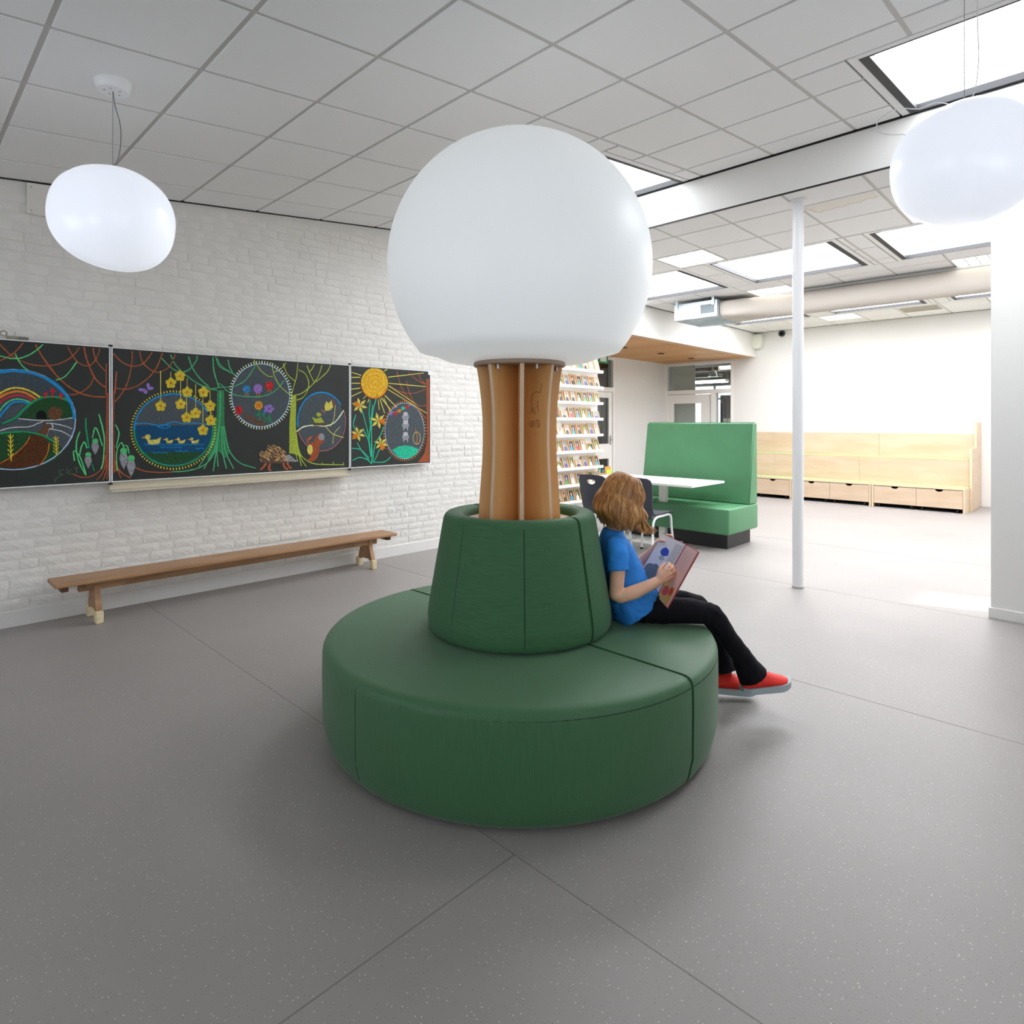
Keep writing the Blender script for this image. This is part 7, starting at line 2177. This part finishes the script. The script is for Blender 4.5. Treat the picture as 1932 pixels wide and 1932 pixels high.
# face details
for s in (-1, 1):
    e_ = bmesh.new()
    ellipsoid(e_, H(.078, s * .028, .002), (.007, .012, .007), (0, HT, 0))
    ob = obj('eye', e_, M('eye_white', (236, 234, 230), .2), child, True)
    e_ = bmesh.new()
    ellipsoid(e_, H(.0836, s * .028, .0), (.0025, .0048, .0048), (0, HT, 0))
    obj('iris', e_, M('iris_dark', (52, 40, 34), .15), ob, True)
    e_ = bmesh.new()
    tube(e_, [H(.088, s * .014, .022), H(.087, s * .028, .027), H(.078, s * .042, .022)], [.002, .003, .0015], 6)
    obj('eyebrow', e_, M('brow', (112, 76, 46), .7), child, True)
e_ = bmesh.new()
tube(e_, [H(.083, -.02, -.063), H(.089, -.008, -.06), H(.09, 0, -.062), H(.089, .008, -.06), H(.083, .02, -.063)], [.001, .0038, .0036, .0038, .001], 8)
obj('lips', e_, M('lips', (196, 112, 104), .45), child, True)

# t-shirt
SHIRT = M('blue_jersey', (44, 138, 230), .8, var=.05, vscale=(8, 8, 8), bump=.05, bscale=(260, 260, 260))
nt = SHIRT.node_tree
sb = bmesh.new()
loft(sb, [((.016, 0, .05), .122, .150, .66), ((.0, 0, .08), .128, .152, .52), ((-.018, 0, .12), .12, .142, .36), ((-.036, 0, .17), .105, .128, .22), ((-.056, 0, .235), .1, .124, .15), ((-.074, 0, .29), .094, .126, .1), ((-.09, 0, .345), .084, .128, .05), ((-.1, 0, .385), .068, .122, 0), ((-.103, 0, .412), .054, .082, -.1), ((-.1, 0, .434), .047, .052, -.15)])
chain(sb, [((-.102, -.098, .372), .05), ((-.103, -.122, .34), .05)])
frustum(sb, (-.103, -.118, .35), .05, (-.1, -.138, .262), .049)
chain(sb, [((-.095, .098, .37), .05), ((-.08, .125, .34), .048)])
frustum(sb, (-.085, .12, .345), .048, (-.035, .165, .275), .047)
shirt = remeshed('t_shirt', sb, SHIRT, child, .0042, 5, folds=(.007, .07), label='royal blue short-sleeved t-shirt')
# creases: across the belly where she slouches, and at the sleeve
from mathutils import noise as mnoise
def creases(o, fn):
    me = o.data
    nr = [v.normal.copy() for v in me.vertices]
    for v, n in zip(me.vertices, nr):
        v.co += n * fn(v.co)
    me.update()
def shirt_fold(p):
    w = mnoise.noise(p * 14.0)
    m1 = math.exp(-((p.z - .17) / .085) ** 2)
    m2 = math.exp(-((p.z - .06) / .05) ** 2)
    front = 1.0 / (1.0 + math.exp(-(p.x + .02) * 40))
    a = math.sin(150 * (p.z + .35 * p.x) + 7 * w) * .0024 * m1 * (.35 + .65 * front)
    b = math.sin(115 * (p.z * .6 - p.x * .55) + 6 * w) * .0028 * m2
    c = math.sin(130 * (p.z - .8 * p.x) + 5 * w) * .0013 * math.exp(-((p.z - .31) / .05) ** 2)
    return a + b + c
creases(shirt, shirt_fold)
# pink print on the chest
PINK = M('pink_print', (212, 130, 190), .7)
pb = bmesh.new()
for i_, (z_, y_, r_) in enumerate(((.292, -.035, .012), (.27, -.055, .01), (.262, -.02, .013), (.24, -.045, .011), (.232, -.01, .01), (.285, -.005, .01), (.25, .02, .011))):
    hit, co, no, idx = shirt.ray_cast(Vector((.4, y_, z_)), Vector((-1, 0, 0)))
    if hit:
        u_, v_ = frame_of(no)
        rr_ = [r_ * (1 + .35 * math.sin(3 * k + i_)) for k in range(10)]
        pb.faces.new([pb.verts.new(co + no * .0015 + (u_ * math.cos(2 * PI * k / 10) + v_ * math.sin(2 * PI * k / 10)) * rr_[k]) for k in range(10)])
o_ = obj('shirt_print', pb, PINK, shirt, label='pink printed motif')
o_['kind'] = 'stuff'
# trousers
TR = M('black_leggings', (17, 17, 23), .85, var=.1, vscale=(10, 10, 10), spec=.2)
tb_ = bmesh.new()
ellipsoid(tb_, (-.02, 0, .052), (.095, .12, .05))
ellipsoid(tb_, (.02, 0, .055), (.08, .11, .042))
chain(tb_, [((.03, -.072, .068), .066), ((.12, -.084, .068), .066), ((.25, -.095, .063), .058), ((.345, -.1, .052), .05), ((.372, -.099, .02), .048), ((.43, -.094, -.07), .046), ((.49, -.088, -.15), .047)])
frustum(tb_, (.478, -.089, -.135), .046, (.548, -.083, -.252), .07)
chain(tb_, [((.03, .07, .06), .058), ((.14, .09, .06), .06), ((.27, .11, .05), .055), ((.355, .12, .028), .048), ((.376, .12, -.002), .046), ((.415, .113, -.09), .043), ((.45, .106, -.18), .044)])
frustum(tb_, (.447, .107, -.17), .043, (.468, .103, -.29), .066)
trs = remeshed('trousers', tb_, TR, child, .005, 5, folds=(.008, .06), label='black flared leggings')

creases(trs, lambda p: .0016 * math.sin(120 * (p.x * .8 + p.z * .5) + 6 * mnoise.noise(p * 12.0)) * (math.exp(-((p.x - .36) / .05) ** 2) + math.exp(-((p.x - .05) / .06) ** 2) + .4 * math.exp(-((p.z + .2) / .06) ** 2)))
# shoes
RED = M('red_mesh_shoe', (246, 50, 38), .6, bump=.15, bscale=(300, 300, 300))
SOLE = M('grey_sole', (172, 188, 192), .6)
LACE = M('red_lace', (246, 92, 80), .6)
def shoe(heel, yaw_, pitch, roll=0.0):
    t = bpy.data.objects.new('shoe', None)
    COL.objects.link(t)
    t.parent = child
    t.location = heel
    t.rotation_euler = Euler((roll, pitch, yaw_))
    L_ = .225
    sec = [(0, .03, .026, .08), (.02, .037, .0, .092), (.06, .039, 0, .1), (.1, .041, 0, .094), (.135, .045, 0, .08), (.17, .046, 0, .066), (.2, .041, 0, .056), (.22, .03, .0, .046), (.23, .014, .0, .034)]
    b = bmesh.new()
    R = []
    n = 20
    for x, w, _, hh in sec:
        ring = []
        for k in range(n):
            a = 2 * PI * k / n
            c_, s_ = math.cos(a), math.sin(a)
            q = (abs(c_) ** 2.6 + abs(s_) ** 2.6) ** (-1 / 2.6)
            zz = .018 + (hh - .018) * .5 * (1 + s_ * q)
            taper = 1 - .32 * max(0, s_)
            ring.append(b.verts.new((x, w * c_ * q * taper, zz)))
        R.append(ring)
    for i in range(len(R) - 1):
        for k in range(n):
            b.faces.new((R[i][k], R[i][(k + 1) % n], R[i + 1][(k + 1) % n], R[i + 1][k]))
    b.faces.new(R[0][::-1])
    b.faces.new(R[-1])
    bmesh.ops.recalc_face_normals(b, faces=b.faces[:])
    obj('upper', b, RED, t, True, 80)
    b = bmesh.new()
    up, lo = [], []
    pts = []
    for x, w, _, hh in sec:
        pts.append((x, w + .004))
    pts = [(-.008, .012), (-.004, .024)] + [(x + .002, w) for x, w in pts[1:]] + [(.238, .006)]
    half = [Vector((x, w, 0)) for x, w in pts]
    dense = []
    for i_ in range(len(half) - 1):
        for k_ in range(3):
            dense.append(half[i_].lerp(half[i_ + 1], k_ / 3))
    dense.append(half[-1])
    loop = [(p.x, -p.y) for p in dense] + [(p.x, p.y) for p in dense[::-1]]
    A = [b.verts.new((x, y * .95, .0 + .012 * max(0, (x - .17) / .05) ** 2 + .008 * max(0, (.03 - x) / .03) ** 2)) for x, y in loop]
    B3 = [b.verts.new((x * 1.0, y * 1.03, .03 + .01 * max(0, (x - .17) / .05) ** 2)) for x, y in loop]
    nn = len(loop)
    b.faces.new(A[::-1])
    b.faces.new(B3)
    for i in range(nn):
        b.faces.new((A[i], A[(i + 1) % nn], B3[(i + 1) % nn], B3[i]))
    bmesh.ops.recalc_face_normals(b, faces=b.faces[:])
    obj('sole', b, SOLE, t, True, 40)
    for k in range(4):
        x = .095 + k * .018
        hh = .096 - k * .0095
        obj('lace', tube(bmesh.new(), [(x, -.022, hh - .006), (x + .006, 0, hh + .003), (x, .022, hh - .006)], .003, 6), LACE, t, True)
    return t
shoe((.497, -.086, -.325), .06, -.09)
shoe((.405, .104, -.398), -.1, .03)

# hair: a shell with many locks over it
HAIR = hair_material()
hb = bmesh.new()
ellipsoid(hb, H(-.016, 0, .03), (.096, .082, .086), (0, HT, 0))
ellipsoid(hb, (-.105, 0, .55), (.062, .082, .075))
ellipsoid(hb, (-.118, 0, .515), (.05, .078, .05))
for s in (-1, 1):
    ellipsoid(hb, (-.06, s * .066, .535), (.06, .028, .085))
    ellipsoid(hb, (-.015, s * .062, .545), (.05, .022, .09))
hair = remeshed('hair', hb, HAIR, child, .005, 4, label='chin-length golden brown bob')
rnd = random.Random(12)
lk = bmesh.new()
for i in range(640):
    s = -1 if i % 2 else 1
    u = rnd.random()
    # azimuth measured from the face (0) round to the back (180)
    az = math.radians(38 + 142 * u ** .9)
    root = H(.052 - .12 * rnd.random(), s * rnd.uniform(.001, .012), .105 - .0)
    # point on the skull bulge
    rr_ = 1.06 + rnd.uniform(-.02, .05)
    pts = []
    ex, ey, ez = .094 * rr_, .08 * rr_, .09 * rr_
    c0 = H(-.016, 0, .03)
    dirx, diry = math.cos(az), s * math.sin(az)
    for k in range(1, 6):
        el_ = math.radians(78 - 17 * k)
        base = H(-.016 + ex * dirx * math.cos(el_), ey * diry * math.cos(el_), .03 + ez * math.sin(el_))
        pts.append(base)
    last = pts[-1]
    # hang down from there
    zend = .446 + .022 * max(0, -math.cos(az)) + rnd.uniform(-.014, .02)
    drop_ = last.z - zend
    bow = .018 + .016 * max(0, -math.cos(az)) + rnd.uniform(-.004, .01)
    fx = .75 if dirx > 0 else 1.0
    wav = rnd.uniform(0, 6.28)
    for k in range(1, 7):
        t_ = k / 6
        out = bow * math.sin(PI * min(1, t_ * 1.15) * .8)
        inw = -.02 * max(0, t_ - .72) / .28
        wv = .004 * math.sin(7 * t_ + wav)
        p = Vector((last.x + (dirx * (out + inw)) * fx + wv + (.045 * t_ * max(0, dirx)), last.y + diry * (out + inw) + wv, last.z - drop_ * t_))
        pts.append(p)
    pts = smooth_path([root] + pts)
    w0 = rnd.uniform(.006, .0105)
    rad = [w0 * .55] + [w0] * (len(pts) - 5) + [w0 * .9, w0 * .75, w0 * .5, w0 * .15]
    tube(lk, pts, rad, 8, flat=.4)
# front strands swinging forward over the cheek
for i in range(70):
    s = -1 if i % 3 else 1
    u = rnd.random()
    a0 = H(.045 - .03 * u, s * rnd.uniform(.03, .05), .098 - .01 * u)
    a1 = H(.075 - .03 * u, s * rnd.uniform(.07, .082), .05)
    a2 = H(.07 - .02 * u, s * rnd.uniform(.078, .09), -.01)
    tip = Vector((.05 - .04 * u + rnd.uniform(-.01, .02), s * rnd.uniform(.062, .088), .44 + rnd.uniform(-.01, .02)))
    fl = tip + Vector((.022 + rnd.uniform(-.01, .018), 0, -.012 + rnd.uniform(-.006, .008)))
    m_ = a2.lerp(tip, .5) + Vector((.006 * math.sin(i), s * .006, 0))
    pts = smooth_path([a0, a1, a2, m_, tip, fl], 3)
    n_ = len(pts)
    w0 = rnd.uniform(.0035, .006)
    tube(lk, pts, [w0 * (.6 if k == 0 else 1.0 if k < n_ * .7 else max(.12, 1 - (k - n_ * .7) / (n_ * .32))) for k in range(n_)], 6, flat=.55)
bmesh.ops.recalc_face_normals(lk, faces=lk.faces[:])
lo_ = obj('locks', lk, HAIR, hair, True, 80)
lo_['kind'] = 'stuff'

# ------------------------------------------------------------------ the open picture book in her hands
st = Vector((.252, -.03, .362))
sbm = Vector((.1, -.066, .118))
lo = Vector((-.075, .17, .026))
ro = Vector((.0, -.182, .004))
up = (st - sbm)
bk = thing('open_book', 'open red picture book held by the reading child', 'book', (gp.x, gp.y, .43), YAW)
COVER = M('book_red', (168, 34, 40), .4)
PAGE = M('page_bluish', (232, 229, 228), .6)
PAGER = M('page_pink', (214, 172, 166), .55)
def slab(org, e1, e2, n0, n1):
    """thin block spanned by e1,e2 between offsets n0..n1 along the normal that looks to the reader"""
    n = e1.cross(e2).normalized()
    if n.x > 0:
        n = -n
    b = bmesh.new()
    vs_ = []
    for o_ in (n0, n1):
        for a, c in ((0, 0), (1, 0), (1, 1), (0, 1)):
            vs_.append(b.verts.new(org + e1 * a + e2 * c + n * o_))
    b.faces.new(vs_[:4][::-1])
    b.faces.new(vs_[4:])
    for i in range(4):
        b.faces.new((vs_[i], vs_[(i + 1) % 4], vs_[4 + (i + 1) % 4], vs_[4 + i]))
    bmesh.ops.recalc_face_normals(b, faces=b.faces[:])
    return b, n
def patch(org, e1, e2, pts, off):
    n = e1.cross(e2).normalized()
    if n.x > 0:
        n = -n
    b = bmesh.new()
    f = b.faces.new([b.verts.new(org + e1 * u + e2 * v + n * off) for u, v in pts])
    if f.normal.dot(n) < 0:
        f.normal_flip()
    return b
for nm, e1, pm in (('left', lo, PAGE), ('right', ro, PAGER)):
    cv = slab(sbm, e1 * 1.02, up * 1.0, -.003, 0.0)[0]
    obj('cover', cv, COVER, bk, label='red %s cover' % nm)
    obj('page_block', slab(sbm + up * .012 + e1 * .01, e1 * .965, up * .976, .0002, .006)[0], pm, bk)
obj('spine', tube(bmesh.new(), [sbm - up * .0, st], .0085, 10), COVER, bk, True)
pu, pv = lo, up
def blobp(cu, cv, ru, rv, n=14, jit=.18, seed=1):
    r_ = random.Random(seed)
    return [(cu + ru * math.cos(2 * PI * k / n) * (1 + r_.uniform(-jit, jit)), cv + rv * math.sin(2 * PI * k / n) * (1 + r_.uniform(-jit, jit))) for k in range(n)]
pgb = [c for c in bk.children if c.name.startswith('page_block')]
obj('picture', patch(sbm, pu, pv, blobp(.55, .72, .17, .075, seed=4), .0066), M('ink_blue', (36, 72, 186), .6), pgb[0])
obj('picture', patch(sbm, pu, pv, blobp(.55, .60, .12, .04, seed=9), .0064), M('ink_pale_green', (168, 182, 180), .6), pgb[0])
obj('picture', patch(sbm, pu, pv, blobp(.52, .3, .4, .17, 18, seed=5), .0066), M('ink_grey', (112, 124, 128), .6), pgb[0])
for k in range(10):
    v = .92 - k * .035
    obj('text_line', patch(sbm, pu, pv, [(.06, v), (.34, v), (.34, v + .008), (.06, v + .008)], .0066), M('ink_black', (70, 70, 80), .7), pgb[0])
obj('picture', patch(sbm, ro, pv, [(.03, .02), (.95, .02), (.95, .34), (.6, .26), (.35, .38), (.03, .28)], .0066), M('ink_gold', (206, 164, 84), .6), pgb[1])
obj('picture', patch(sbm, ro, pv, blobp(.35, .18, .25, .09, seed=7), .0069), M('ink_red', (200, 52, 36), .6), pgb[1])
obj('picture', patch(sbm, ro, pv, blobp(.75, .24, .16, .07, seed=8), .0069), M('ink_red', (200, 52, 36), .6), pgb[1])
for k in range(9):
    v = .9 - k * .04
    obj('text_line', patch(sbm, ro, pv, [(.15, v), (.8, v), (.8, v + .006), (.15, v + .006)], .0066), M('ink_soft', (176, 138, 136), .7), pgb[1])
